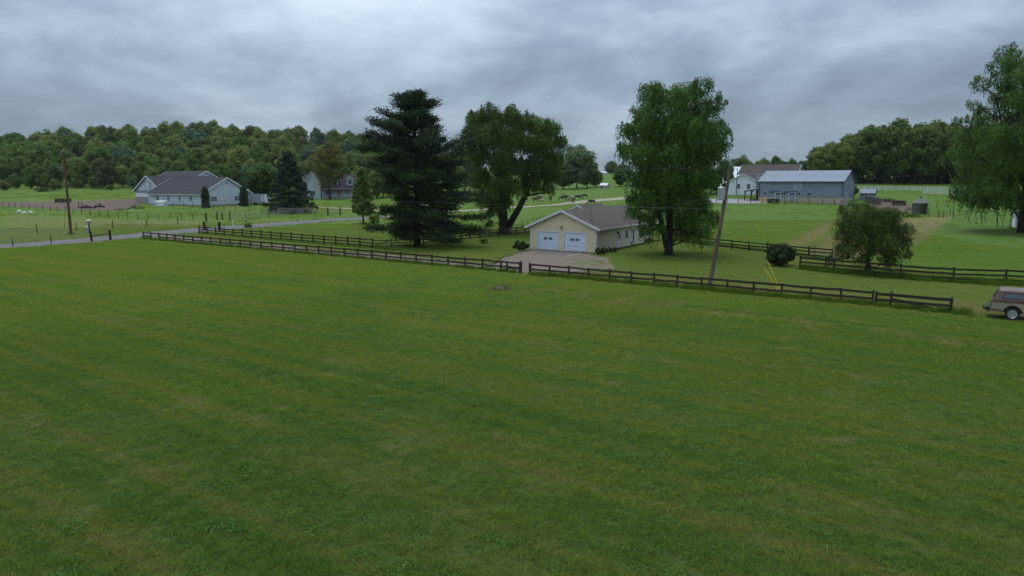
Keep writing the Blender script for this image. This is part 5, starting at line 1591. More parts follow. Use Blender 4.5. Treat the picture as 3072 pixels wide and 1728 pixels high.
for x, y, h, r_ in ((7.1, 2.6, .8, .05), (6.4, 4.0, 1.0, .05), (6.9, 13.2, .5, .06)):
    part('vent_pipe', MB().tube([(x, y, roofz(x) - .05), (x, y, roofz(x) + h)], r_, 7), M['gate_metal'], t)
part('roof_vent', MB().box(7.2, 7.45, 1.9, 2.15, roofz(7.3) - .02, roofz(7.3) + .16), M['gate_metal'], t)
# tv aerial on the roof
part('aerial', MB().tube([(6.35, 4.15, roofz(6.35)), (6.35, 4.15, roofz(6.35) + 1.25)], .025, 5).bar((6.0, 4.15, roofz(6.35) + 1.2), (6.7, 4.15, roofz(6.35) + 1.2), .03, .03).bar((6.15, 4.15, roofz(6.35) + 1.05), (6.55, 4.15, roofz(6.35) + 1.05), .03, .03), M['gate_metal'], t)
# back wing whose gable shows above the ridge
mb = MB().prism([(-.6, -.4), (4.2, -.4), (4.2, 3.6), (1.8, 5.12), (-.6, 3.6)], 10.0, 18.0, 'y'); part('back_wing', mb, M['white_siding'], t)
gable_roof(t, -.6, 4.2, 10.0, 18.0, 3.62, 5.14, 'shingle_grey', 'y', .3, .3, .12, 'white_trim', trim_h=.22)

# concrete slabs and edging in front of the doors
def gp(x, y, z=0.0):
    c, s = math.cos(R(-30.6)), math.sin(R(-30.6))
    return Vector((GL.x + x * c - y * s, GL.y + x * s + y * c, z))
for i, (x0, x1, y0, y1) in enumerate(((.3, 2.45, -3.6, .02), (2.5, 4.4, -4.6, .02), (4.45, 6.1, -4.2, .02), (6.15, 7.9, -5.6, .02))):
    pts = [gp(x0, y0), gp(x1, y0), gp(x1, y1), gp(x0, y1)]
    mb = MB().add([(p.x, p.y, .022) for p in pts] + [(p.x, p.y, -.1) for p in pts], [(0, 1, 2, 3), (0, 4, 5, 1), (1, 5, 6, 2), (3, 2, 6, 7), (0, 3, 7, 4)])
    structure('concrete_slab', mb.mesh('concrete_slab'), M['concrete'])
for i, (a, b) in enumerate((((-.1, -3.9), (.1, -1.0)), ((8.05, -6.4), (8.0, -2.0)), ((3.0, -5.6), (3.1, -4.65)))):
    mb = MB().bar(gp(*a, .03), gp(*b, .03), .16, .10)
    structure('concrete_kerb', mb.mesh('concrete_kerb'), M['concrete_edge'])

# ------------------------------------------------------------------ grey barn on the right
def frame_at(u, v, Y):
    """ground point on the sight line at a distance, at its terrain height"""
    q = atd(u, v, Y); return Vector((q.x, q.y, th(q.x, q.y)))
BA = at(2524, 613)
BROT = R(-37); BX = Vector((math.cos(BROT), math.sin(BROT), 0)); BYv = Vector((-math.sin(BROT), math.cos(BROT), 0))
BL_, BW_, BE_, BP_ = 19.6, 13.0, 5.55, 8.05
B0 = BA - BX * BL_
t = thing('grey_barn', 'blue grey metal barn with pale metal roof and tan block base', 'barn', Vector((B0.x, B0.y, BA.z - .05)), BROT)
solid_walls(t, 0, BL_, 0, BW_, BE_, BP_, 'barn_metal', 'x', 1.5, 'metal_siding', .30, 1.62)
part('block_base', MB().box(-.06, BL_ + .06, -.06, BW_ + .06, -1.2, 1.6), M['tan_block'], t)
for fr in (.30, .49, .67, .84, .15):
    part('pilaster', MB().box(BL_ * fr - .05, BL_ * fr + .05, -.09, -.055, -.8, 1.58), M['tan_block'], t)
part('sill_flashing', MB().box(-.08, BL_ + .08, -.085, BW_ + .08, 1.60, 1.66), M['barn_trim'], t)
part('corner_trim', MB().box(BL_ - .06, BL_ + .10, -.10, .10, 1.66, BE_ - .1), M['barn_trim'], t)
part('corner_trim', MB().box(-.10, .08, -.10, .10, 1.66, BE_ - .1), M['barn_trim'], t)
rf = gable_roof(t, 0, BL_, 0, BW_, BE_, BP_, 'barn_roof', 'x', .55, .45, .12, 'barn_trim', .45, trim_h=.18)
def fx(a): return BL_ * a
for a, b in ((.052, .098), (.288, .336), (.470, .516), (.594, .645)):
    add_window(t, None, fx(a), fx(b), 2.05, 2.78, -.02, -1, 'white_trim', 'glass', 'x', (2, 1))
def slide_door(a0, a1, z0, z1, tr0, tr1, glazed):
    d = link('sliding_door', None, None, t)
    mb = MB().box(a0, a1, -.17, -.10, z0, z1); link('leaf', mb.mesh('leaf'), M['barn_metal'], d)
    mb = MB().box(a0 - .05, a0 + .07, -.20, -.172, z0, z1); mb.box(a1 - .07, a1 + .05, -.20, -.172, z0, z1); mb.box(a0 + .07, a1 - .07, -.20, -.172, z1 - .1, z1); mb.box(a0 + .07, a1 - .07, -.20, -.172, z0, z0 + .1)
    link('trim', mb.mesh('trim'), M['white_trim'], d)
    if glazed:
        n = 4
        for i in range(n):
            w = (a1 - a0 - .3) / n
            mb = MB().box(a0 + .15 + w * i + .03, a0 + .15 + w * (i + 1) - .03, -.185, -.171, z1 - .62, z1 - .16); link('pane', mb.mesh('pane'), M['glass'], d)
    mb = MB().box(tr0, tr1, -.26, -.03, z1 + .04, z1 + .20); link('door_track', mb.mesh('door_track'), M['barn_trim'], d)
slide_door(fx(.207), fx(.277), -.2, 2.78, fx(.135), fx(.282), True)
slide_door(fx(.380), fx(.457), -.2, 2.78, fx(.315), fx(.466), True)
slide_door(fx(.442), fx(.520), 3.35, 5.28, fx(.52), fx(.60), False)
d = link('end_door', None, None, t)
for nm, b_, m_ in (('leaf', (BL_ + .07, BL_ + .11, 2.6, 5.0, -.2, 2.6), 'barn_metal'), ('trim', (BL_ + .07, BL_ + .14, 2.48, 2.6, -.2, 2.72), 'white_trim'), ('trim', (BL_ + .07, BL_ + .14, 5.0, 5.12, -.2, 2.72), 'white_trim'), ('trim', (BL_ + .07, BL_ + .14, 2.6, 5.0, 2.6, 2.72), 'white_trim')):
    link(nm, MB().box(*b_).mesh(nm), M[m_], d)
for y in (4.4, 8.6):
    part('gable_lamp', MB().box(BL_ + .01, BL_ + .16, y - .08, y + .08, 4.9, 5.25).lathe([(.12, .1), (.05, .2)], 8, (BL_ + .22, y, 4.9)), M['white_trim'], t)
# open lean-to canopy on the left end
cn = link('canopy', None, None, t)
mb = MB().add([(-3.6, -1.2, 2.95), (-.02, -1.2, 3.55), (-.02, 4.2, 3.55), (-3.6, 4.2, 2.95), (-3.6, -1.2, 3.10), (-.02, -1.2, 3.72), (-.02, 4.2, 3.72), (-3.6, 4.2, 3.10)], [(0, 3, 2, 1), (4, 5, 6, 7), (0, 1, 5, 4), (1, 2, 6, 5), (2, 3, 7, 6), (3, 0, 4, 7)])
link('canopy_roof', mb.mesh('canopy_roof'), M['barn_roof'], cn)
for x, y in ((-3.3, -1.0), (-1.7, -1.0), (-.35, -1.0), (-3.3, 4.0), (-1.7, 4.0)):
    zt = 2.95 + (x + 3.6) / 3.6 * .6
    link('canopy_post', MB().box(x - .11, x + .11, y - .11, y + .11, -.9, zt).mesh('canopy_post'), M['dark_wood'], cn)
    link('canopy_brace', MB().bar((x, y, zt - .7), (x + .55, y, zt - .02), .10, .10).mesh('canopy_brace'), M['dark_wood'], cn)
link('canopy_beam', MB().bar((-3.5, -1.12, 2.90), (-.1, -1.12, 3.44), .10, .24).mesh('canopy_beam'), M['dark_wood'], cn)
# second small porch roof behind the canopy
mb = MB().add([(-3.2, 4.4, 3.9), (-.02, 4.4, 4.5), (-.02, 9.0, 4.5), (-3.2, 9.0, 3.9), (-3.2, 4.4, 4.03), (-.02, 4.4, 4.65), (-.02, 9.0, 4.65), (-3.2, 9.0, 4.03)], [(0, 3, 2, 1), (4, 5, 6, 7), (0, 1, 5, 4), (1, 2, 6, 5), (2, 3, 7, 6), (3, 0, 4, 7)])
link('canopy_roof', mb.mesh('canopy_roof'), M['barn_roof'], cn)
link('canopy_wall', MB().box(-3.0, -.05, 8.6, 8.75, -.8, 3.9).mesh('canopy_wall'), M['white_siding'], cn)

def local_pt(o, rot, x, y):
    return Vector((o.x + x * math.cos(rot) - y * math.sin(rot), o.y + x * math.sin(rot) + y * math.cos(rot), 0))
# ------------------------------------------------------------------ white farmhouse behind the barn
FH = frame_at(2216, 560, 203)
t = thing('farmhouse', 'white two storey farmhouse with brown roof behind the grey barn', 'house', FH, R(-31))
solid_walls(t, 0, 15.5, 0, 9, 5.2, 7.6, 'white_siding', 'x', -1.5)
gable_roof(t, 0, 15.5, 0, 9, 5.2, 7.6, 'shingle_brown', 'x', .5, .4, .16, 'white_trim')
for x0 in (2.1, 8.0, 12.0):
    add_window(t, None, x0, x0 + 1.2, 3.3, 4.8, -.0, -1, 'white_trim', 'glass', 'x', (1, 2))
add_window(t, None, 3.9, 5.1, 4.3, 5.8, 15.5, 1, 'white_trim', 'glass', 'y', (1, 2))
# low gabled wing in front
wg = MB().prism([(-1.4, -1.5), (6.4, -1.5), (6.4, 3.1), (2.9, 5.0), (-1.4, 2.7)], -7.5, -.02, 'y'); part('low_wing', wg, M['white_siding'], t)
gable_roof(t, -1.4, 7.2, -7.5, -.02, 2.75, 4.95, 'shingle_brown', 'y', .4, .35, .14, 'white_trim')
for x0 in (1.3, 4.0):
    add_window(t, None, x0, x0 + .85, 1.0, 2.3, -7.5, -1, 'white_trim', 'glass', 'x', (1, 2))
# side porch roof
mb = MB().box(-6.5, -1.42, -7.0, -3.0, 2.62, 2.78); part('porch_roof', mb, M['shingle_dark'], t)
for x in (-6.2, -4.2, -2.0):
    part('porch_post', MB().box(x - .08, x + .08, -6.9, -6.74, -1.2, 2.62), M['dark_wood'], t)
AN = frame_at(2189, 560, 214)
t = thing('pale_outbuilding', 'pale metal roofed building left of the white farmhouse', 'building', AN, R(-31))
solid_walls(t, 0, 6.5, 0, 8, 3.6, 6.6, 'white_siding', 'x', -1.5)
gable_roof(t, 0, 6.5, 0, 8, 3.6, 6.6, 'pale_metal', 'x', .4, .3, .12, 'white_trim', .6)
add_window(t, None, 2.4, 3.4, 2.0, 3.2, 0, -1, 'white_trim', 'glass', 'x', (1, 2))
# ------------------------------------------------------------------ little shed and round crib
SH = at(2578, 600)
t = thing('small_shed', 'small grey shed with pale metal roof right of the barn', 'shed', SH, R(-33))
solid_walls(t, 0, 3.3, 0, 3.0, 1.75, 2.75, 'barn_metal', 'x', -.6, 'wall', .3, 0)
gable_roof(t, 0, 3.3, 0, 3.0, 1.75, 2.75, 'barn_roof', 'x', .25, .2, .08, 'barn_trim', .4, trim_h=.1)
add_window(t, None, 1.2, 1.75, .75, 1.4, 0, -1, 'white_trim', 'glass', 'x', (1, 1))
part('corner_trim', MB().box(3.22, 3.34, -.05, .07, -.3, 1.7), M['barn_trim'], t)
CR = at(2758, 643)
t = thing('corn_crib', 'round weathered slatted crib with conical roof and dark doorway', 'crib', CR)
rc = 1.38
part('floor', MB().lathe([(rc - .06, -.4), (rc - .06, .18)], 20), M['grey_wood'], t)
sme = None
for i in range(34):
    a = 2 * math.pi * i / 34
    dd = (a - R(238)) % (2 * math.pi)
    if dd < R(48): continue                                  # doorway
    if sme is None:
        sme = MB().box(-.105, .105, -.02, .02, .0, 2.38).mesh('slat'); sme.materials.append(M['grey_wood'])
    put('slat', sme, t, (rc * math.cos(a), rc * math.sin(a), -.1), (0, 0, a + math.pi / 2), (1, 1, 1 + .012 * (i % 3)))
for z in (.35, 1.2, 2.0):
    part('hoop', MB().tube([((rc - .04) * math.cos(R(290 + q * 29.5)), (rc - .04) * math.sin(R(290 + q * 29.5)), z) for q in range(11)], .03, 5), M['dark_wood'], t)
part('roof', MB().lathe([(rc + .20, 2.22), (rc + .20, 2.28), (.26, 3.30), (.24, 3.26)], 20), M['stone_grey'], t)
part('roof_cap', MB().lathe([(.20, 3.28), (.20, 3.46), (.28, 3.48), (.05, 3.62)], 10), M['dark_wood'], t)

# ------------------------------------------------------------------ long pale barn on the left
LC = at(607, 620)
LROT = R(-31.5)
t = thing('long_barn', 'long pale grey barn complex with dark shingle roofs across the road', 'barn', LC, LROT)
WL, WW, WE, WP = 24.0, 15.3, 3.35, 7.5
solid_walls(t, -WL, 0, 0, WW, WE, WP, 'white_siding' if False else 'pale_metal', 'x', -1.0, 'metal_siding', .6, .5)
part('block_base', MB().box(-WL - .04, .06, -.06, WW + .04, -1.0, .48), M['grey_block'], t)
gable_roof(t, -WL, 0, 0, WW, WE, WP, 'shingle_dark', 'x', .6, .55, .18, 'white_trim', trim_h=.34)
for x0 in (-20.2, -15.2, -10.2, -5.2):
    add_window(t, None, x0, x0 + 1.1, 1.3, 2.6, 0, -1, 'white_trim', 'glass' if x0 < -20 else 'glass_light', 'x', (2, 1), .10)
for y0 in (2.6, 10.0):
    add_window(t, None, y0, y0 + 1.9, 1.3, 2.6, 0, 1, 'white_trim', 'glass_light', 'y', (2, 1), .10)
part('gable_vent', MB().lathe([(.30, 0), (.30, .06), (.2, .06), (.2, .03)], 12), M['gate_metal'], t).matrix_local = Matrix.Translation((.02, WW / 2, 6.1)) @ Matrix.Rotation(R(90), 4, 'Y')
part('wall_lamp', MB().box(-21.2, -21.0, -.14, 0, 2.2, 2.5), M['dark_wood'], t)
# cross wing at the left end, gable to the front
solid_walls(t, -37, -24, 4, 26, 4.0, 8.0, 'pale_metal', 'y', -1.0, 'wing_siding', .6, 4.0)
part('wing_band', MB().box(-37.05, -23.95, 3.93, 4.2, 3.2, 3.95), M['grey_block'], t)
part('wing_band', MB().box(-37.04, -23.96, 3.94, 4.2, 2.1, 3.2), M['white_siding'], t)
part('wing_base', MB().box(-37.06, -23.94, 3.92, 4.2, -1.0, 2.1), M['grey_block'], t)
gable_roof(t, -37, -24, 4, 26, 4.0, 8.0, 'shingle_dark', 'y', .6, .5, .18, 'white_trim', trim_h=.34)
ld = part('loft_door', MB().box(-31.6, -29.4, 3.90, 3.99, 4.3, 6.3), M['pale_metal'], t)
link('trim', MB().box(-31.7, -31.58, 3.86, 3.98, 4.3, 6.4).box(-29.42, -29.3, 3.86, 3.98, 4.3, 6.4).mesh('trim'), M['grey_block'], ld); link('door_track', MB().box(-33.0, -29.3, 3.84, 3.98, 6.42, 6.55).mesh('door_track'), M['grey_block'], ld)
# high arena roof behind
solid_walls(t, -58, -37.5, 20, 36, 5.6, 9.7, 'pale_metal', 'x', -1.5, 'arena_siding', .6, .5)
gable_roof(t, -58, -37.5, 20, 36, 5.6, 9.7, 'shingle_dark', 'x', .6, .5, .18, 'white_trim', trim_h=.34)

# ------------------------------------------------------------------ dormered house behind the maple
HC = frame_at(912, 592, 227)
t = thing('dormer_house', 'grey sided house with dormers and white trimmed porch behind the maple', 'house', HC, R(8))
solid_walls(t, 0, 17.5, 0, 9, 3.3, 7.6, 'pale_metal', 'x', -1.0)
gable_roof(t, 0, 17.5, 0, 9, 3.3, 7.6, 'shingle_dark', 'x', .5, .4, .16, 'white_trim')
solid_walls(t, .4, 5.6, -2.4, 4.0, 4.6, 8.4, 'pale_metal', 'y', -1.0, 'cross_wing')
gable_roof(t, .4, 5.6, -2.4, 4.0, 4.6, 8.4, 'shingle_dark', 'y', .4, .4, .16, 'white_trim')
add_window(t, None, 2.2, 3.8, .9, 2.4, -2.4, -1, 'white_trim', 'glass', 'x', (2, 1), .12)
add_window(t, None, 7.0, 8.2, .8, 2.4, 0, -1, 'white_trim', 'glass', 'x', (2, 1), .12)
for x0 in (8.6, 13.6):
    dm = MB().prism([(x0, 3.6), (x0 + 2.2, 3.6), (x0 + 2.2, 6.1), (x0 + 1.1, 7.1), (x0, 6.1)], .6, 4.0, 'y'); part('dormer', dm, M['pale_metal'], t)
    gable_roof(t, x0, x0 + 2.2, .6, 4.0, 6.1, 7.12, 'shingle_dark', 'y', .25, .25, .1, 'white_trim', trim_h=.2)
    add_window(t, None, x0 + .6, x0 + 1.6, 4.5, 5.9, .6, -1, 'white_trim', 'glass', 'x', (1, 2), .10)
mb = MB().add([(6.0, -2.4, 2.65), (17.5, -2.4, 2.65), (17.5, -.02, 3.4), (6.0, -.02, 3.4), (6.0, -2.4, 2.8), (17.5, -2.4, 2.8), (17.5, -.02, 3.58), (6.0, -.02, 3.58)], [(0, 3, 2, 1), (4, 5, 6, 7), (0, 1, 5, 4), (1, 2, 6, 5), (2, 3, 7, 6), (3, 0, 4, 7)])
part('porch_roof', mb, M['shingle_dark'], t)
part('porch_floor', MB().box(6.0, 17.5, -2.4, -.05, -1.0, .35), M['grey_block'], t)
for i in range(6):
    x = 6.3 + i * 2.18
    part('porch_column', MB().box(x - .09, x + .09, -2.3, -2.12, .35, 2.66), M['white_trim'], t)
for i in range(5):
    x = 6.4 + i * 2.18
    mb = MB().bar((x, -2.2, 1.25), (x + 1.98, -2.2, 1.25), .06, .08).bar((x, -2.2, .5), (x + 1.98, -2.2, .5), .06, .06)
    for k in range(9): mb.bar((x + .1 + k * .22, -2.2, .5), (x + .1 + k * .22, -2.2, 1.25), .035, .035)
    part('porch_railing', mb, M['white_trim'], t)
d = link('front_door', None, None, t); link('leaf', MB().box(10.2, 11.2, -.05, .0, .35, 2.4).mesh('leaf'), M['red_paint'], d); link('casing', MB().box(10.05, 10.2, -.08, 0, .35, 2.55).box(11.2, 11.35, -.08, 0, .35, 2.55).box(10.2, 11.2, -.08, 0, 2.4, 2.55).mesh('casing'), M['white_trim'], d)

# ------------------------------------------------------------------ far cottages
q = frame_at(1890, 560, 262)
t = thing('white_cottage', 'white gabled cottage glimpsed through the left edge of the tall willow', 'house', q, R(-20))
solid_walls(t, 0, 7.6, 0, 9, 5.4, 8.2, 'white_siding', 'y', -1.0)
gable_roof(t, 0, 7.6, 0, 9, 5.4, 8.2, 'shingle_dark', 'y', .45, .35, .15, 'white_trim')
for x0 in (1.6, 4.8):
    add_window(t, None, x0, x0 + 1.0, 3.3, 4.9, 0, -1, 'white_trim', 'glass', 'x', (1, 2), .1); add_window(t, None, x0, x0 + 1.0, .8, 2.2, 0, -1, 'white_trim', 'glass', 'x', (1, 2), .1)
q = at(1800, 567)
t = thing('tiny_shed', 'tiny tan shed with pale roof on the far slope', 'shed', q, R(-31))
solid_walls(t, 0, 3.0, 0, 2.2, 1.5, 2.3, 'tan_block', 'x', -.4)
gable_roof(t, 0, 3.0, 0, 2.2, 1.5, 2.3, 'pale_metal', 'x', .2, .15, .08, 'white_trim', trim_h=.1)
part('door', MB().box(.5, 1.1, -.03, .0, 0, 1.3), M['dark_wood'], t)
q = at(1792, 523)
t = thing('far_barn', 'long low white building on the far horizon', 'barn', q, R(-10))
sc_ = q.y / FOC
solid_walls(t, 0, 32 * sc_, 0, 10, 5 * sc_, 8 * sc_, 'white_siding', 'x', -2)
gable_roof(t, 0, 32 * sc_, 0, 10, 5 * sc_, 8 * sc_, 'pale_metal', 'x', .4, .3, .15, 'white_trim')

# ================================================================== VEHICLES, POLES, ANIMALS, SMALL THINGS
# ---- pickup truck with topper: local x = forward (to the right), y = away from camera, origin under the rear axle centre
def truck():
    ax = at(3035, 961)
    t = thing('pickup_truck', 'old cream and brown pickup truck with a brown topper, at the right edge', 'truck', Vector((ax.x, ax.y, 0)) + FNOR * .82, math.atan2(FDIR.y, FDIR.x))
    W = .98                                    # half width
    wheel_r = .40
    def side_shell(y, yo, name, arches):
        pass
    # lower body side profile with wheel arches, extruded across the body width in three slices (bed, cab, nose)
    def body_profile(x0, x1, ztop, arch):
        pts = [(x0, .52)]
        if arch is not None:
            r_ = .52
            for k in range(9):
                a = math.pi - math.pi * k / 8
                pts.append((arch + r_ * math.cos(a), max(.52, .42 + r_ * math.sin(a))))
        pts += [(x1, .52), (x1, ztop), (x0, ztop)]
        return pts
    def prof(mb, pts, y0, y1):
        n = len(pts)
        vs_ = [(x, y0, z) for x, z in pts] + [(x, y1, z) for x, z in pts]
        fs = [tuple(range(n)), tuple(range(2 * n - 1, n - 1, -1))] + [(i, i + n, (i + 1) % n + n, (i + 1) % n) for i in range(n)]
        return mb.add(vs_, fs)
    bed = link('bed', None, None, t)
    for y0, y1 in ((-W, -W + .12), (W - .12, W)):
        link('bed_side', prof(MB(), body_profile(-1.12, 1.28, 1.18, 0), y0, y1).mesh('bed_side'), M['truck_cream'], bed)
    link('bed_floor', MB().box(-1.1, 1.26, -W + .12, W - .12, .62, .70).mesh('bed_floor'), M['truck_dark'], bed)
    tg = link('tailgate', MB().box(-1.14, -1.08, -W + .13, W - .13, .60, 1.17).mesh('tailgate'), M['truck_cream'], bed)
    link('belt_stripe', MB().box(-1.13, 1.28, -W - .012, -W + .002, 1.10, 1.19).mesh('belt_stripe'), M['truck_brown'], bed)
    link('rocker_stripe', MB().box(-1.13, -.56, -W - .012, -W + .002, .54, .66).mesh('rocker_stripe'), M['truck_brown'], bed)
    cab = link('cab', None, None, t)
    link('cab_body', prof(MB(), body_profile(1.31, 2.85, 1.20, None), -W, W).mesh('cab_body'), M['truck_cream'], cab)
    link('cab_top', prof(MB(), [(1.36, 1.20), (2.80, 1.20), (2.28, 1.78), (2.05, 1.84), (1.50, 1.84), (1.40, 1.76)], -W + .10, W - .10).mesh('cab_top'), M['truck_brown'], cab)
    for s in (-1, 1):
        y0, y1 = sorted((s * (W - .11), s * (W - .085)))
        link('side_window', prof(MB(), [(1.52, 1.26), (2.60, 1.26), (2.20, 1.72), (1.55, 1.72)], y0, y1).mesh('side_window'), M['glass'], cab)
        y0, y1 = sorted((s * (W - .005), s * (W + .015)))
        d = link('door', MB().box(1.42, 2.62, y0, y1, .62, 1.17).mesh('door'), M['truck_cream'], cab)
        y0, y1 = sorted((s * (W + .015), s * (W + .045)))
        link('handle', MB().box(1.50, 1.66, y0, y1, 1.02, 1.06).mesh('handle'), M['steel_rim'], d)
    link('windscreen', MB().add([(2.815, -W + .18, 1.24), (2.815, W - .18, 1.24), (2.33, W - .22, 1.775), (2.33, -W + .22, 1.775)], [(0, 1, 2, 3)]).mesh('windscreen'), M['glass'], cab)
    nose = link('nose', None, None, t)
    for y0, y1 in ((-W, -W + .16), (W - .16, W)):
        link('wing_panel', prof(MB(), body_profile(2.86, 4.25, 1.10, 3.38), y0, y1).mesh('wing_panel'), M['truck_cream'], nose)
    link('bonnet', prof(MB(), [(2.86, 1.08), (4.22, 1.02), (4.22, 1.10), (2.86, 1.19)], -W + .16, W - .16).mesh('bonnet'), M['truck_brown'], nose)
    link('grille', MB().box(4.20, 4.27, -W + .16, W - .16, .66, 1.04).mesh('grille'), M['truck_dark'], nose)
    for s in (-1, 1):
        y0, y1 = sorted((s * .52, s * .78))
        link('headlight', MB().box(4.272, 4.30, y0, y1, .78, .98).mesh('headlight'), M['white_vinyl'], nose)
    link('front_bumper', MB().box(4.28, 4.46, -W - .02, W + .02, .50, .66).mesh('front_bumper'), M['steel_rim'], nose)
    part('rear_bumper', MB().box(-1.42, -1.18, -W + .02, W - .02, .56, .76).box(-1.36, -1.15, -W + .25, W - .25, .46, .56), M['truck_dark'], t)
    part('hitch', MB().box(-1.56, -1.40, -.05, .05, .46, .54).lathe([(.04, .54), (.05, .60), (.03, .66)], 8, (-1.52, 0, 0)), M['truck_dark'], t)
    part('chassis', MB().box(-1.1, 4.1, -.45, -.32, .46, .60).box(-1.1, 4.1, .32, .45, .46, .60).box(-.15, .15, -W + .15, W - .15, .34, .46).box(3.2, 3.5, -W + .15, W - .15, .34, .46), M['truck_dark'], t)
    for s in (-1, 1):
        y0, y1 = sorted((s * (W - .16), s * (W - .01)))
        part('tail_light', MB().box(-1.165, -1.125, y0, y1, .78, 1.14), M['tail_red'], t)
    # topper
    tp = link('topper', None, None, t)
    def ring(z, inx, iny):
        return [(-1.12 + inx, -W + iny, z), (1.26 - inx * .25, -W + iny, z), (1.26 - inx * .25, W - iny, z), (-1.12 + inx, W - iny, z)]
    lv = [ring(1.19, 0, .0), ring(1.24, .02, .0), ring(1.80, .34, .16), ring(1.88, .40, .24)]
    vs_ = [p for r_ in lv for p in r_]
    fs = [(3, 2, 1, 0)] + [(i * 4 + k, i * 4 + (k + 1) % 4, (i + 1) * 4 + (k + 1) % 4, (i + 1) * 4 + k) for i in range(2) for k in range(4)]
    link('shell', MB().add(vs_, fs).mesh('shell'), M['truck_brown'], tp)
    vr = lv[2] + lv[3]
    link('topper_roof', MB().add([(x, y, z + .004) for x, y, z in vr], [(k, (k + 1) % 4, (k + 1) % 4 + 4, k + 4) for k in range(4)] + [(4, 5, 6, 7)]).mesh('topper_roof'), M['truck_roof'], tp)
    for s in (-1, 1):
        def sp(x, f, o=.006):
            z = 1.24 + f * .56
            return (x, s * (W - .16 * f + o), z)
        a_, b_, c_, d_ = sp(-.62, .20), sp(1.10, .20), sp(1.08, .80), sp(-.46, .80)
        link('side_pane', MB().add([a_, b_, c_, d_] + [(x, y - s * .004, z) for x, y, z in (a_, b_, c_, d_)], [(0, 1, 2, 3), (7, 6, 5, 4), (0, 4, 5, 1), (1, 5, 6, 2), (2, 6, 7, 3), (3, 7, 4, 0)]).mesh('side_pane'), M['glass'], tp)
        mb = MB()
        for p, q in ((a_, b_), (b_, c_), (c_, d_), (d_, a_)): mb.bar(p, q, .03, .035)
        link('pane_frame', mb.mesh('pane_frame'), M['truck_dark'], tp)
    link('rear_hatch', MB().add([(-1.08, -W + .15, 1.28), (-1.08, W - .15, 1.28), (-.84, W - .24, 1.74), (-.84, -W + .24, 1.74)], [(0, 1, 2, 3)]).mesh('rear_hatch'), M['glass'], tp)
    def tire(p, s):
        w = link('wheel', None, None, t)
        w.location = p
        w.rotation_euler = (R(90) * s, 0, 0)          # wheel axis: local z to the outside
        link('tyre', MB().lathe([(.24, -.11), (.36, -.115), (.395, -.09), (.40, 0), (.395, .09), (.36, .115), (.26, .11), (.24, .06)], 28).mesh('tyre'), M['rubber'], w, True)
        link('rim', MB().lathe([(.255, .085), (.262, .10), (.245, .105), (.205, .06), (.19, .03), (.10, .035), (.085, .075), (.03, .085)], 24).mesh('rim'), M['steel_rim'], w)
        mb = MB()
        for k in range(8):
            a = 2 * math.pi * k / 8
            mb.lathe([(.022, .0355), (.020, .0385)], 8, (.15 * math.cos(a), .15 * math.sin(a), 0))
        link('rim_slot', mb.mesh('rim_slot'), M['truck_dark'], w)
    for x in (0, 3.38):
        tire((x, -W + .13, wheel_r), 1); tire((x, W - .13, wheel_r), -1)
    for y0, y1 in ((-W + .04, -W + .30), (W - .30, W - .04)):
        pass
    part('wheel_well', MB().box(-.62, .62, -W + .30, -W + .34, .45, 1.0).box(-.62, .62, W - .34, W - .30, .45, 1.0), M['truck_dark'], t)
    part('mud_flap', MB().box(-.60, -.58, -W + .02, -W + .28, .24, .60), M['rubber'], t)
truck()

# ---- utility poles
def pole_right():
    b = at(2128, 866)
    top = atd(2192, 498, b.y)
    t = thing('utility_pole', 'leaning grey utility pole with a transformer behind the board fence', 'utility pole', b)
    d = top - b
    f = lambda s: d * s
    part('pole', MB().tube([f(-.06), f(0), f(.5), f(1)], [.19, .18, .155, .12], 12), M['pole_wood'], t)
    q = f(.79)
    tr = part('transformer', MB().lathe([(.20, -.62), (.27, -.60), (.275, .28), (.29, .30), (.29, .36), (.24, .40), (.10, .44)], 16, (q.x - .42, q.y - .12, q.z)), M['galvanised'], t, False)
    link('bushing', MB().lathe([(.05, .42), (.06, .46), (.045, .50), (.055, .54), (.03, .66)], 8, (q.x - .48, q.y - .15, q.z)).mesh('bushing'), M['white_vinyl'], tr)
    link('lifting_lug', MB().box(q.x - .17, q.x - .08, q.y - .16, q.y - .08, q.z - .3, q.z + .2).mesh('lifting_lug'), M['galvanised'], tr)
    c = f(.87)
    part('cutout', MB().bar((c.x - .1, c.y - .1, c.z), (c.x - .42, c.y - .14, c.z + .12), .05, .06).tube([(c.x - .44, c.y - .16, c.z + .30), (c.x - .40, c.y - .14, c.z - .12)], .045, 7), M['white_vinyl'], t)
    part('top_insulator', MB().lathe([(.06, 0), (.07, .04), (.04, .08), (.055, .12), (.02, .20)], 8, tuple(f(1))), M['gate_metal'], t)
    part('ground_wire_guard', MB().tube([f(.02) + Vector((.16, -.06, 0)), f(.22) + Vector((.15, -.06, 0))], .03, 6), M['galvanised'], t)
    ax = at(2337, 873)
    for i, (s, off) in enumerate(((.70, 0.0), (.94, .12))):
        a = f(s); e_ = ax - b + Vector((off, 0, 0))
        m_ = e_.lerp(a, .27 if i == 0 else .24)
        part('guy_wire', MB().tube([a, m_], .012, 5), M['wire'], t)
        part('guy_guard', MB().tube([m_, e_ + Vector((0, 0, -.1))], .045, 7), M['yellow_plastic'], t)
    return b, d
PB, PD = pole_right()
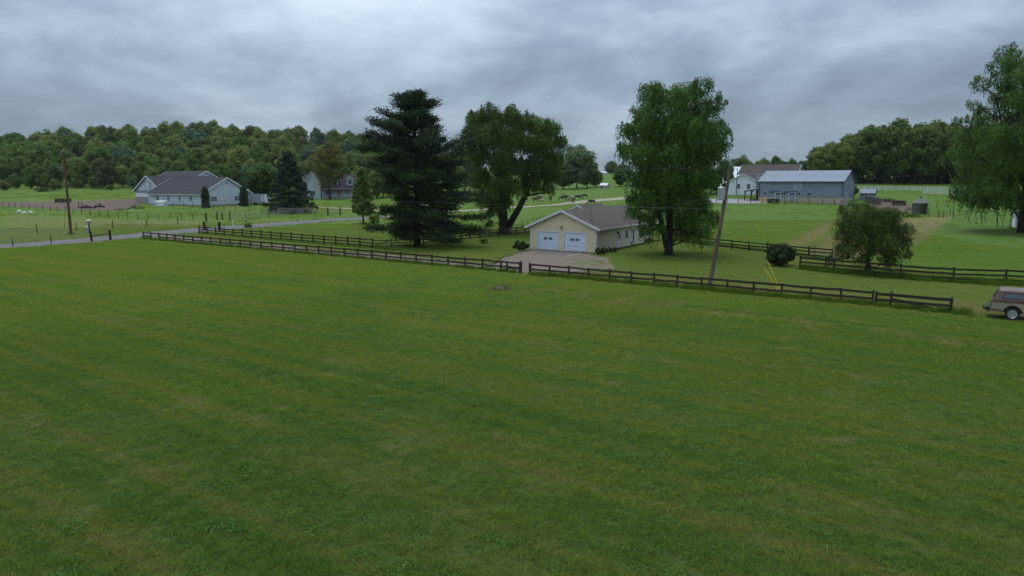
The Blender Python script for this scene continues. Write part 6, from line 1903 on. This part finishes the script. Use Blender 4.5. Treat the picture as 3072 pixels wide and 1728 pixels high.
def pole_left():
    b = at(213, 702.5)
    top = atd(190, 452, b.y)
    t = thing('utility_pole', 'brown utility pole standing beside the road at far left', 'utility pole', b)
    d = top - b; f = lambda s: d * s
    part('pole', MB().tube([f(-.05), f(0), f(.5), f(1)], [.23, .22, .18, .13], 12), M['pole_wood_brown'], t)
    c = f(.795)
    part('street_lamp_arm', MB().bar(c, c + Vector((-.75, -.05, .05)), .05, .05).box(c.x - 1.0, c.x - .6, c.y - .12, c.y + .06, c.z - .02, c.z + .08), M['galvanised'], t)
    part('crossarm', MB().bar(f(.97) + Vector((-.1, -.2, 0)), f(.97) + Vector((.1, -.2, .6)), .06, .06), M['galvanised'], t)
    part('top_insulator', MB().lathe([(.05, 0), (.07, .05), (.04, .10), (.05, .15), (.02, .22)], 8, tuple(f(1))), M['white_vinyl'], t)
    ax = at(194, 686)
    e_ = ax - b; a = f(.85); m_ = e_.lerp(a, .27)
    part('guy_wire', MB().tube([a, m_], .012, 5), M['wire'], t)
    part('guy_guard', MB().tube([m_, e_ + Vector((0, 0, -.1))], .05, 7), M['yellow_plastic'], t)
    return b, d
QB, QD = pole_left()
def cable(name, label, a, b, sag, r_, m='wire', n=28):
    a, b = Vector(a), Vector(b)
    pts = []
    for i in range(n + 1):
        s = i / n
        p = a.lerp(b, s); p.z -= sag * 4 * s * (1 - s); pts.append(p - a)
    o = part(name, MB().tube(pts, r_, 5), M[m], None)
    o.location = a
    return tag(o, label, 'cable')
cable('overhead_cable', 'pale service cable sagging from the left pole to the leaning pole', QB + QD * .72, PB + PD * .66, 1.15, .0045)
cable('overhead_cable', 'upper power line from the left pole top to the leaning pole top', QB + QD * .99, PB + PD * .99, 1.3, .0045, 'wire_dark')
cable('overhead_cable', 'dark service drop from the leaning pole towards the yellow house', PB + PD * .79, gp(HW - 2.0, 9.0, roofz(HW - 2.0) + .25), .35, .010, 'wire_dark')
p = frame_at(2209, 575, 196)
t = thing('yard_pole', 'thin dark pole beside the white farmhouse', 'pole', p)
part('pole', MB().tube([(0, 0, -.4), (0, 0, 7.4)], [.13, .09], 8), M['dark_wood'], t)
part('yard_lamp', MB().bar((0, 0, 6.9), (-.7, 0, 7.2), .05, .05).box(-1.0, -.65, -.12, .12, 7.1, 7.25), M['galvanised'], t)

# ---- animals grown with the skin modifier, one continuous mesh each
def skin_mesh(name, V, E_, rad, root, sub=2):
    me = bpy.data.meshes.new(name)
    me.from_pydata(V, E_, [])
    o = bpy.data.objects.new(name, me); COL.objects.link(o)
    md = o.modifiers.new('skin', 'SKIN'); md.use_smooth_shade = True
    for i, r_ in enumerate(rad):
        sv = me.skin_vertices[0].data[i]
        sv.radius = r_ if isinstance(r_, tuple) else (r_, r_)
        sv.use_root = (i == root)
    s = o.modifiers.new('sub', 'SUBSURF'); s.levels = sub; s.render_levels = sub
    bpy.context.view_layer.update()
    ev = o.evaluated_get(bpy.context.evaluated_depsgraph_get())
    out = bpy.data.meshes.new_from_object(ev)
    out.name = name
    bpy.data.objects.remove(o)
    return out
def horse(pose):
    """x forward, withers at about 1.5 m"""
    V = [(-.62, 0, 1.16), (-.30, 0, 1.12), (.10, 0, 1.10), (.45, 0, 1.14), (.62, 0, 1.20)]
    Rr = [(.27, .30), (.29, .31), (.30, .33), (.28, .34), (.22, .27)]
    E_ = [(0, 1), (1, 2), (2, 3), (3, 4)]
    def chain(start, pts, rads):
        p = start
        for q, r_ in zip(pts, rads):
            V.append(q); Rr.append(r_); E_.append((p, len(V) - 1)); p = len(V) - 1
        return p
    if pose == 'graze':
        chain(4, [(.95, 0, 1.05), (1.20, 0, .72), (1.34, 0, .44), (1.42, 0, .22), (1.44, 0, .07)], [.17, .13, .13, .105, .06])
    else:
        e_ = chain(4, [(.86, 0, 1.45), (1.08, 0, 1.78), (1.22, 0, 1.86), (1.42, 0, 1.66), (1.56, 0, 1.52)], [.18, .13, .12, .105, .07])
    for s in (-1, 1):
        chain(3, [(.50, s * .17, .80), (.52 + .05 * s, s * .16, .46), (.52 + .05 * s, s * .16, .14), (.56 + .05 * s, s * .16, .02)], [.13, .07, .048, .06])
        chain(0, [(-.52, s * .18, .88), (-.72 + .06 * s, s * .17, .52), (-.64 + .06 * s, s * .17, .16), (-.60 + .06 * s, s * .17, .02)], [.17, .085, .05, .06])
    chain(0, [(-.88, 0, 1.22), (-.98, 0, .95), (-.98, 0, .55)], [.06, .06, .03])
    me = skin_mesh('horse_' + pose, V, E_, Rr, 2)
    return me
HM = {'graze': horse('graze'), 'stand': horse('stand')}
def animal(name, label, u, v, me, m, rz, s, group, cat):
    p = at(u, v)
    o = bpy.data.objects.new(name, me); COL.objects.link(o)
    o.location = p; o.rotation_euler = (0, 0, R(rz)); o.scale = (s, s, s)
    if len(me.materials) == 0: me.materials.append(M[m])
    o.material_slots[0].link = 'OBJECT'; o.material_slots[0].material = M[m]
    return tag(o, label, cat, group)
HG = 'horses grazing beyond the yellow house'
for u, v, pose, m, rz, s, lb in ((1775, 615, 'graze', 'horse_dark', 182, 1.05, 'dark brown horse grazing nearest to the yellow house roof'), (1719, 609, 'graze', 'horse_dark', 250, 1.05, 'black horse seen from the front, left of the nearest grazing horse'), (1652, 605, 'stand', 'horse_dark', 268, 1.05, 'dark horse standing alone, facing the camera'),
        (1608, 607, 'graze', 'horse_bay', 4, 1.1, 'reddish bay horse at the left end of the herd'), (1627, 607, 'graze', 'horse_pale', 172, .75, 'small pale foal beside the reddish bay horse'), (1690, 603, 'graze', 'horse_dark', 186, 1.1, 'black horse at the left of the tight bunch'), (1702, 600, 'stand', 'horse_dark', 176, 1.05, 'black horse at the back of the tight bunch'),
        (1712, 604, 'graze', 'horse_grey', 150, 1.05, 'grey roan horse in the middle of the tight bunch'), (1733, 600, 'graze', 'horse_dark', 2, 1.1, 'dark horse at the right of the tight bunch'), (1754, 595, 'graze', 'horse_dark', 200, 1.0, 'dark horse farthest right, just behind the herd'), (1618, 602, 'graze', 'horse_bay', 185, 1.05, 'bay horse behind the reddish one'),
        (2867, 607, 'graze', 'horse_dark', 184, 1.05, 'dark horse grazing alone in front of the white fence')):
    animal('horse', lb, u, v, HM[pose], m, rz, s, HG, 'horse')
def sheep():
    V = [(-.38, 0, .52), (0, 0, .54), (.32, 0, .52), (.52, 0, .50), (.66, 0, .30), (.70, 0, .14)]
    Rr = [(.20, .22), (.24, .26), (.21, .23), .12, .09, .05]
    E_ = [(0, 1), (1, 2), (2, 3), (3, 4), (4, 5)]
    for x, a in ((.28, 2), (-.32, 0)):
        for s in (-1, 1):
            n = len(V)
            V.extend([(x, s * .13, .28), (x, s * .13, .02)]); Rr.extend([.07, .045]); E_.extend([(a, n), (n, n + 1)])
    return skin_mesh('sheep', V, E_, Rr, 1)
SM = sheep()
for u, v, rz, s, lb in ((59, 640, 200, 1.0, 'white sheep, upper left one of the three'), (75, 644, 190, .95, 'white sheep, middle one of the three'), (92, 643, 10, .95, 'white sheep, right one of the three')):
    animal('sheep', lb, u, v, SM, 'fleece', rz, s, 'three white sheep in the left pasture', 'sheep')

# ---- trailer and white tank beside the long barn
def trailer():
    p = at(752, 614.5)
    t = thing('cargo_trailer', 'silver enclosed cargo trailer parked right of the long barn', 'trailer', p, R(-14))
    n = .55
    body = link('body', MB().add([(0, 0, n), (4.6, 0, n), (5.4, 1.0, n), (4.6, 2.1, n), (0, 2.1, n), (0, 0, 3.0), (4.6, 0, 3.0), (5.4, 1.0, 2.95), (4.6, 2.1, 3.0), (0, 2.1, 3.0)],
                              [(4, 3, 2, 1, 0), (5, 6, 7, 8, 9), (0, 1, 6, 5), (1, 2, 7, 6), (2, 3, 8, 7), (3, 4, 9, 8), (4, 0, 5, 9)]).mesh('body'), M['galvanised'], t)
    link('nose_panel', MB().add([(4.45, -.015, n), (4.63, -.015, n), (5.43, .99, n), (5.43, .99, 2.97), (4.63, -.015, 3.02), (4.45, -.015, 3.02)], [(0, 1, 4, 5), (1, 2, 3, 4)]).mesh('nose_panel'), M['white_vinyl'], body)
    link('stone_guard', MB().box(0, 4.5, -.03, -.005, n, n + .35).mesh('stone_guard'), M['gate_metal'], body)
    link('side_door', MB().box(3.4, 4.2, -.03, -.005, n + .4, 2.7).mesh('side_door'), M['pale_metal'], body)
    for x in (1.2, 2.0):
        w = link('wheel', None, None, t); w.location = (x, .0, .36); w.rotation_euler = (R(90), 0, 0)
        link('tyre', MB().lathe([(.2, -.1), (.34, -.1), (.36, 0), (.34, .1), (.2, .1)], 18).mesh('tyre'), M['rubber'], w); link('rim', MB().lathe([(.2, .06), (.2, .105), (.05, .08)], 14).mesh('rim'), M['steel_rim'], w)
    part('mudguard', MB().prism([(.6, .45), (.75, .8), (2.45, .8), (2.6, .45), (2.5, .45), (2.35, .72), (.85, .72), (.7, .45)], -.25, 0.02, 'y'), M['white_vinyl'], t)
    part('tongue', MB().bar((4.8, .5, .5), (6.6, 1.05, .48), .1, .12).bar((4.8, 1.6, .5), (6.6, 1.05, .48), .1, .12).box(6.3, 6.42, 1.0, 1.12, -.02, .9), M['truck_dark'], t)
trailer()
def tank():
    p = at(465, 619)
    t = thing('white_box', 'white metal feed box standing at the corner of the long barn', 'box', p, R(-14))
    part('bin', MB().box(0, 2.9, 0, 1.3, .08, 1.25), M['white_vinyl'], t); part('lid', MB().add([(-.06, -.06, 1.25), (2.96, -.06, 1.25), (2.96, 1.36, 1.42), (-.06, 1.36, 1.42), (-.06, -.06, 1.31), (2.96, -.06, 1.31), (2.96, 1.36, 1.48), (-.06, 1.36, 1.48)], [(0, 3, 2, 1), (4, 5, 6, 7), (0, 1, 5, 4), (1, 2, 6, 5), (2, 3, 7, 6), (3, 0, 4, 7)]), M['white_vinyl'], t)
    for x in (.2, 2.7): part('skid', MB().box(x - .1, x + .1, 0, 1.3, -.15, .08), M['grey_block'], t)
    part('vent', MB().box(.15, .4, -.02, 0, .5, .95), M['gate_metal'], t)
tank()

# ---- dirt yard things
def feeder(name, label, u, v, L, W, H, m, rz, load=None, cat='feeder'):
    t = thing(name, label, cat, at(u, v), R(rz))
    for x in (-L / 2, L / 2):
        for y in (-W / 2, W / 2): part('post', MB().box(x - .06, x + .06, y - .06, y + .06, -.2, H), M[m], t)
    for z in (H * .30, H * .6, H * .92):
        for y in (-W / 2 - .08, W / 2 + .08): part('board', MB().box(-L / 2 - .1, L / 2 + .1, y - .02, y + .02, z - .12, z + .10), M[m], t)
    for z in (H * .45, H * .85):
        for x in (-L / 2 - .08, L / 2 + .08): part('board', MB().box(x - .02, x + .02, -W / 2, W / 2, z - .1, z + .1), M[m], t)
    if load:
        g_ = np.random.default_rng(int(u)); k = 500
        c = g_.normal(0, 1, (k, 3)) * np.array([L * .22, W * .22, .16]) + np.array([0, 0, H * .8])
        part_ = link('fodder', leaf_cards('fodder', c, g_.normal(0, 1, (k, 3)), g_.uniform(.2, .5, k), .25, g_), M[load], t)
    return t
feeder('hay_feeder', 'dark wooden hay feeder behind the far utility pole', 182, 609, 2.4, 1.3, 1.2, 'dark_wood', -8, 'leaf_wood_dark')
feeder('hay_feeder', 'dark low feeder right behind the far utility pole', 206, 607, .9, .9, 1.1, 'dark_wood', -8)
def heap(name, label, u, v, wx, wy, h, m, n, leaf, asp, cat, seed):
    """a loose heap: many thin pieces piled over a rough mound"""
    g_ = np.random.default_rng(seed)
    p = at(u, v)
    t = thing(name, label, cat, p)
    r_ = np.sqrt(g_.uniform(0, 1, n)); a = g_.uniform(0, 6.28, n)
    x, y = r_ * np.cos(a) * wx / 2, r_ * np.sin(a) * wy / 2
    z = h * (1 - r_ ** 1.6) * (.75 + .35 * np.sin(a * 3 + seed)) * g_.uniform(.3, 1.05, n)
    c = np.stack([x, y, z + .02], -1)
    nrm = np.stack([np.cos(a) * .6, np.sin(a) * .6, np.full(n, .8)], -1)
    link('loose_pieces', leaf_cards('loose_pieces', c, nrm, g_.uniform(.5, 1.4, n) * leaf, asp, g_, .7), M[m], t)
    mb = MB(); vv, ff = [(0, 0, h * .72)], []
    for ri, fr in enumerate((.45, .8, 1.0)):
        for k in range(14):
            b_ = 2 * math.pi * k / 14; q = fr * (1 + .12 * math.sin(3 * b_ + seed) * fr)
            vv.append((q * wx * .46 * math.cos(b_), q * wy * .46 * math.sin(b_), h * .72 * (1 - fr ** 1.5) * (1 + .2 * math.sin(5 * b_ + ri)) - (.05 if fr == 1 else 0)))
    for k in range(14):
        k2 = (k + 1) % 14
        ff.append((0, 1 + k, 1 + k2))
        for ri in range(2):
            ff.append((1 + ri * 14 + k, 1 + (ri + 1) * 14 + k, 1 + (ri + 1) * 14 + k2, 1 + ri * 14 + k2))
    part('mound', MB().add(vv, ff), M[m], t, True)
    return t
heap('brush_heap', 'small heap of reddish brown brush in the field below the fence gap', 1503, 870, 1.7, 1.0, .46, 'hay_brown', 900, .22, .14, 'brush heap', 3)
heap('soil_heap', 'dark rubble heap in the dirt yard', 262, 625, 4.6, 2.0, .75, 'dark_wood', 260, .5, .6, 'heap', 4)
heap('soil_heap', 'second dark rubble heap further right in the dirt yard', 298, 622, 3.0, 2.0, .85, 'dark_wood', 220, .5, .6, 'heap', 5)
heap('hay_heap', 'reddish brown straw heap between dirt yard and grass mound', 360, 631, 3.4, 1.6, .6, 'hay_brown', 400, .4, .2, 'heap', 6)
heap('grass_mound', 'round grassy mound left of the white box', 408, 626, 4.4, 3.0, .95, 'leaf_bright', 1500, .3, .4, 'mound', 7)
part_ = thing('white_bucket', 'small white bucket lying on the grass below the mound', 'bucket', at(396, 632))
part('pail', MB().lathe([(.22, 0), (.27, .42), (.25, .42), (.2, .04)], 12), M['white_vinyl'], part_); part('handle', MB().tube([(-.26, 0, .4), (-.2, 0, .56), (0, 0, .62), (.2, 0, .56), (.26, 0, .4)], .012, 5), M['gate_metal'], part_)
p = at(242, 622)
t = thing('yard_stakes', 'pair of dark stakes with a crosspiece in the dirt yard', 'stakes', p)
for x in (-.5, .5): part('stake', MB().tube([(x, 0, -.2), (x, 0, 1.35)], .09, 7), M['post_wood'], t)
part('crosspiece', MB().bar((-.6, 0, .9), (.6, 0, .95), .05, .1), M['post_wood'], t)
# bird box on a post and white pedestal beside the road
p = at(269, 699)
t = thing('bird_box', 'white topped bird box on a dark post beside the far utility pole', 'bird box', p)
part('post', MB().tube([(0, 0, -.3), (0, 0, 1.45)], .11, 8), M['post_wood'], t)
bx_ = part('box', MB().box(-.22, .22, -.2, .2, 1.45, 1.98), M['grey_block'], t)
link('lid', MB().add([(-.30, -.28, 1.98), (.30, -.28, 1.98), (.30, .28, 2.06), (-.30, .28, 2.06), (-.30, -.28, 2.03), (.30, -.28, 2.03), (.30, .28, 2.11), (-.30, .28, 2.11)], [(0, 3, 2, 1), (4, 5, 6, 7), (0, 1, 5, 4), (1, 2, 6, 5), (2, 3, 7, 6), (3, 0, 4, 7)]).mesh('lid'), M['white_vinyl'], bx_)
link('hole', MB().box(-.05, .05, -.206, -.2, 1.72, 1.82).mesh('hole'), M['black_pane_frame'], bx_)
p = at(261, 698)
t = thing('pedestal', 'grey utility pedestal left of the bird box post', 'pedestal', p)
part('cabinet', MB().box(-.16, .16, -.14, .14, -.1, .86), M['galvanised'], t); part('cap', MB().add([(-.19, -.17, .86), (.19, -.17, .86), (.19, .17, .86), (-.19, .17, .86), (-.1, -.08, 1.0), (.1, -.08, 1.0), (.1, .08, 1.0), (-.1, .08, 1.0)], [(0, 3, 2, 1), (4, 5, 6, 7), (0, 1, 5, 4), (1, 2, 6, 5), (2, 3, 7, 6), (3, 0, 4, 7)]), M['white_vinyl'], t)
for u, v, h, m, lb in ((561, 676, 1.75, 'pale_plastic', 'pale yellow marker post across the road, left of the corral posts'), (699, 681, 1.1, 'white_vinyl', 'short white marker post beside the road near the gateposts')):
    t = thing('marker_post', lb, 'marker post', at(u, v))
    part('post', MB().tube([(0, 0, -.3), (0, 0, h)], .07, 8), M[m], t); part('cap', MB().lathe([(.085, h - .06), (.085, h + .02), (.03, h + .06)], 8), M[m], t)
p = at(739, 678)
t = thing('mailbox', 'grey mailbox on a post rising from the roadside bush', 'mailbox', p, R(-20))
part('post', MB().box(-.06, .06, -.06, .06, -.3, 1.15), M['post_wood'], t)
bx_ = part('box', MB().prism([(-.14, 1.15), (.14, 1.15), (.14, 1.33), (.08, 1.42), (-.08, 1.42), (-.14, 1.33)], -.28, .28, 'y'), M['galvanised'], t)
link('flag', MB().box(.145, .16, .05, .2, 1.3, 1.48).mesh('flag'), M['red_paint'], bx_)
# ---- things in front of the grey barn
def pallet(u, v, lb, lean):
    t = thing('pallet', lb, 'pallet', at(u, v), R(-37), 'new wooden pallets leaning on the barn')
    for i in range(4):
        o = part('slat', MB().box(-.5 + i * .28, -.5 + i * .28 + .14, -.02, .02, 0, 1.2), M['new_wood'], t); o.rotation_euler = (lean, 0, 0)
    for z in (.1, .6, 1.08):
        o = part('stringer', MB().box(-.52, .50, .02, .10, z - .05, z + .05), M['new_wood'], t); o.rotation_euler = (lean, 0, 0)
pallet(2283, 607.5, 'left of two yellow wooden pallets against the barn base', R(-10)); pallet(2293, 607.3, 'right of two yellow wooden pallets against the barn base', R(-10))
t = thing('flat_wagon', 'dark wooden flat wagon with yellow stakes in front of the barn doors', 'wagon', at(2320, 609), R(-37))
part('deck', MB().box(-1.4, 1.4, -.7, .7, .55, .72), M['dark_wood'], t)
for x in (-1.35, 1.35):
    for y in (-.62, .62): part('stake', MB().box(x - .06, x + .06, y - .05, y + .05, .2, 1.15), M['new_wood'], t)
for y in (-.66, .66): part('side_board', MB().box(-1.4, 1.4, y - .03, y + .03, .72, 1.0), M['dark_wood'], t)
for x in (-.9, .9):
    for y in (-.78, .78):
        w = link('wheel', None, None, t); w.location = (x, y, .28); w.rotation_euler = (R(90), 0, 0)
        link('tyre', MB().lathe([(.14, -.07), (.27, -.07), (.28, 0), (.27, .07), (.14, .07)], 14).mesh('tyre'), M['rubber'], w); link('rim', MB().lathe([(.15, -.05), (.15, .05), (.04, .06)], 10).mesh('rim'), M['gate_metal'], w)
p = at(2506, 616)
t = thing('tube_gate', 'small galvanised tube gate at the right corner of the barn', 'gate', p, R(-37))
for i in range(4): part('rail', MB().tube([(0, 0, .3 + i * .32), (1.9, 0, .3 + i * .32)], .03, 6), M['gate_metal'], t)
for x in (0, .95, 1.9): part('upright', MB().tube([(x, 0, -.2 if x != .95 else .3), (x, 0, 1.35)], .035, 6), M['gate_metal'], t)
part('red_panel', MB().box(1.1, 1.85, -.03, .0, .8, 1.12), M['red_paint'], t)
p = at(2530, 616)
t = thing('stock_tank', 'low galvanised water tank at the barn gable end', 'tank', p)
part('tank', MB().lathe([(.85, -.1), (.9, .6), (.93, .62), (.86, .62), (.82, .1)], 18), M['galvanised'], t); part('water', MB().lathe([(.80, .44), (.80, .46)], 18), M['glass'], t)
feeder('hay_feeder', 'dark hay rack left of the round crib', 2696, 617, 2.4, 1.2, 1.1, 'dark_wood', -15, 'hay_brown')
heap('hay_heap', 'grey brown hay heap touching the left side of the round crib', 2728, 632, 2.6, 1.6, 1.25, 'hay_brown', 420, .35, .2, 'heap', 9)
# shed glimpsed behind the right willow trunk
p = at(3088, 690) + Vector((.6, 4, 0)); p.z = th(p.x, p.y)
t = thing('run_in_shed', 'white run-in shed half hidden behind the right edge willow trunk', 'shed', p, R(-25))
solid_walls(t, 0, 4, 0, 3, 1.9, 2.5, 'white_siding', 'x', -.5); gable_roof(t, 0, 4, 0, 3, 1.9, 2.5, 'shingle_dark', 'x', .25, .2, .1, 'white_trim', trim_h=.14)
part('door', MB().box(.8, 2.2, -.04, 0, 0, 1.7), M['dark_wood'], t)

print('objects', len(bpy.data.objects), 'tris', sum(sum(len(p.vertices) - 2 for p in me.polygons) for me in bpy.data.meshes))

# ---- the moist air that softens the far woods
hz = MB().box(-1550, 1650, -230, 2650, -2.0, 62.0)
hm = bpy.data.materials.new('haze_air'); hm.use_nodes = True
hn = hm.node_tree
hn.nodes.remove(hn.nodes['Principled BSDF'])
pv = hn.nodes.new('ShaderNodeVolumePrincipled')
pv.inputs['Color'].default_value = (.82, .88, .95, 1)
pv.inputs['Density'].default_value = 0.00005
pv.inputs['Anisotropy'].default_value = 0.2
hn.links.new(pv.outputs[0], hn.nodes['Material Output'].inputs['Volume'])
ho = link('haze', hz.mesh('haze'), hm)
tag(ho, 'thin moist haze over the whole farmland', 'haze', kind='stuff')
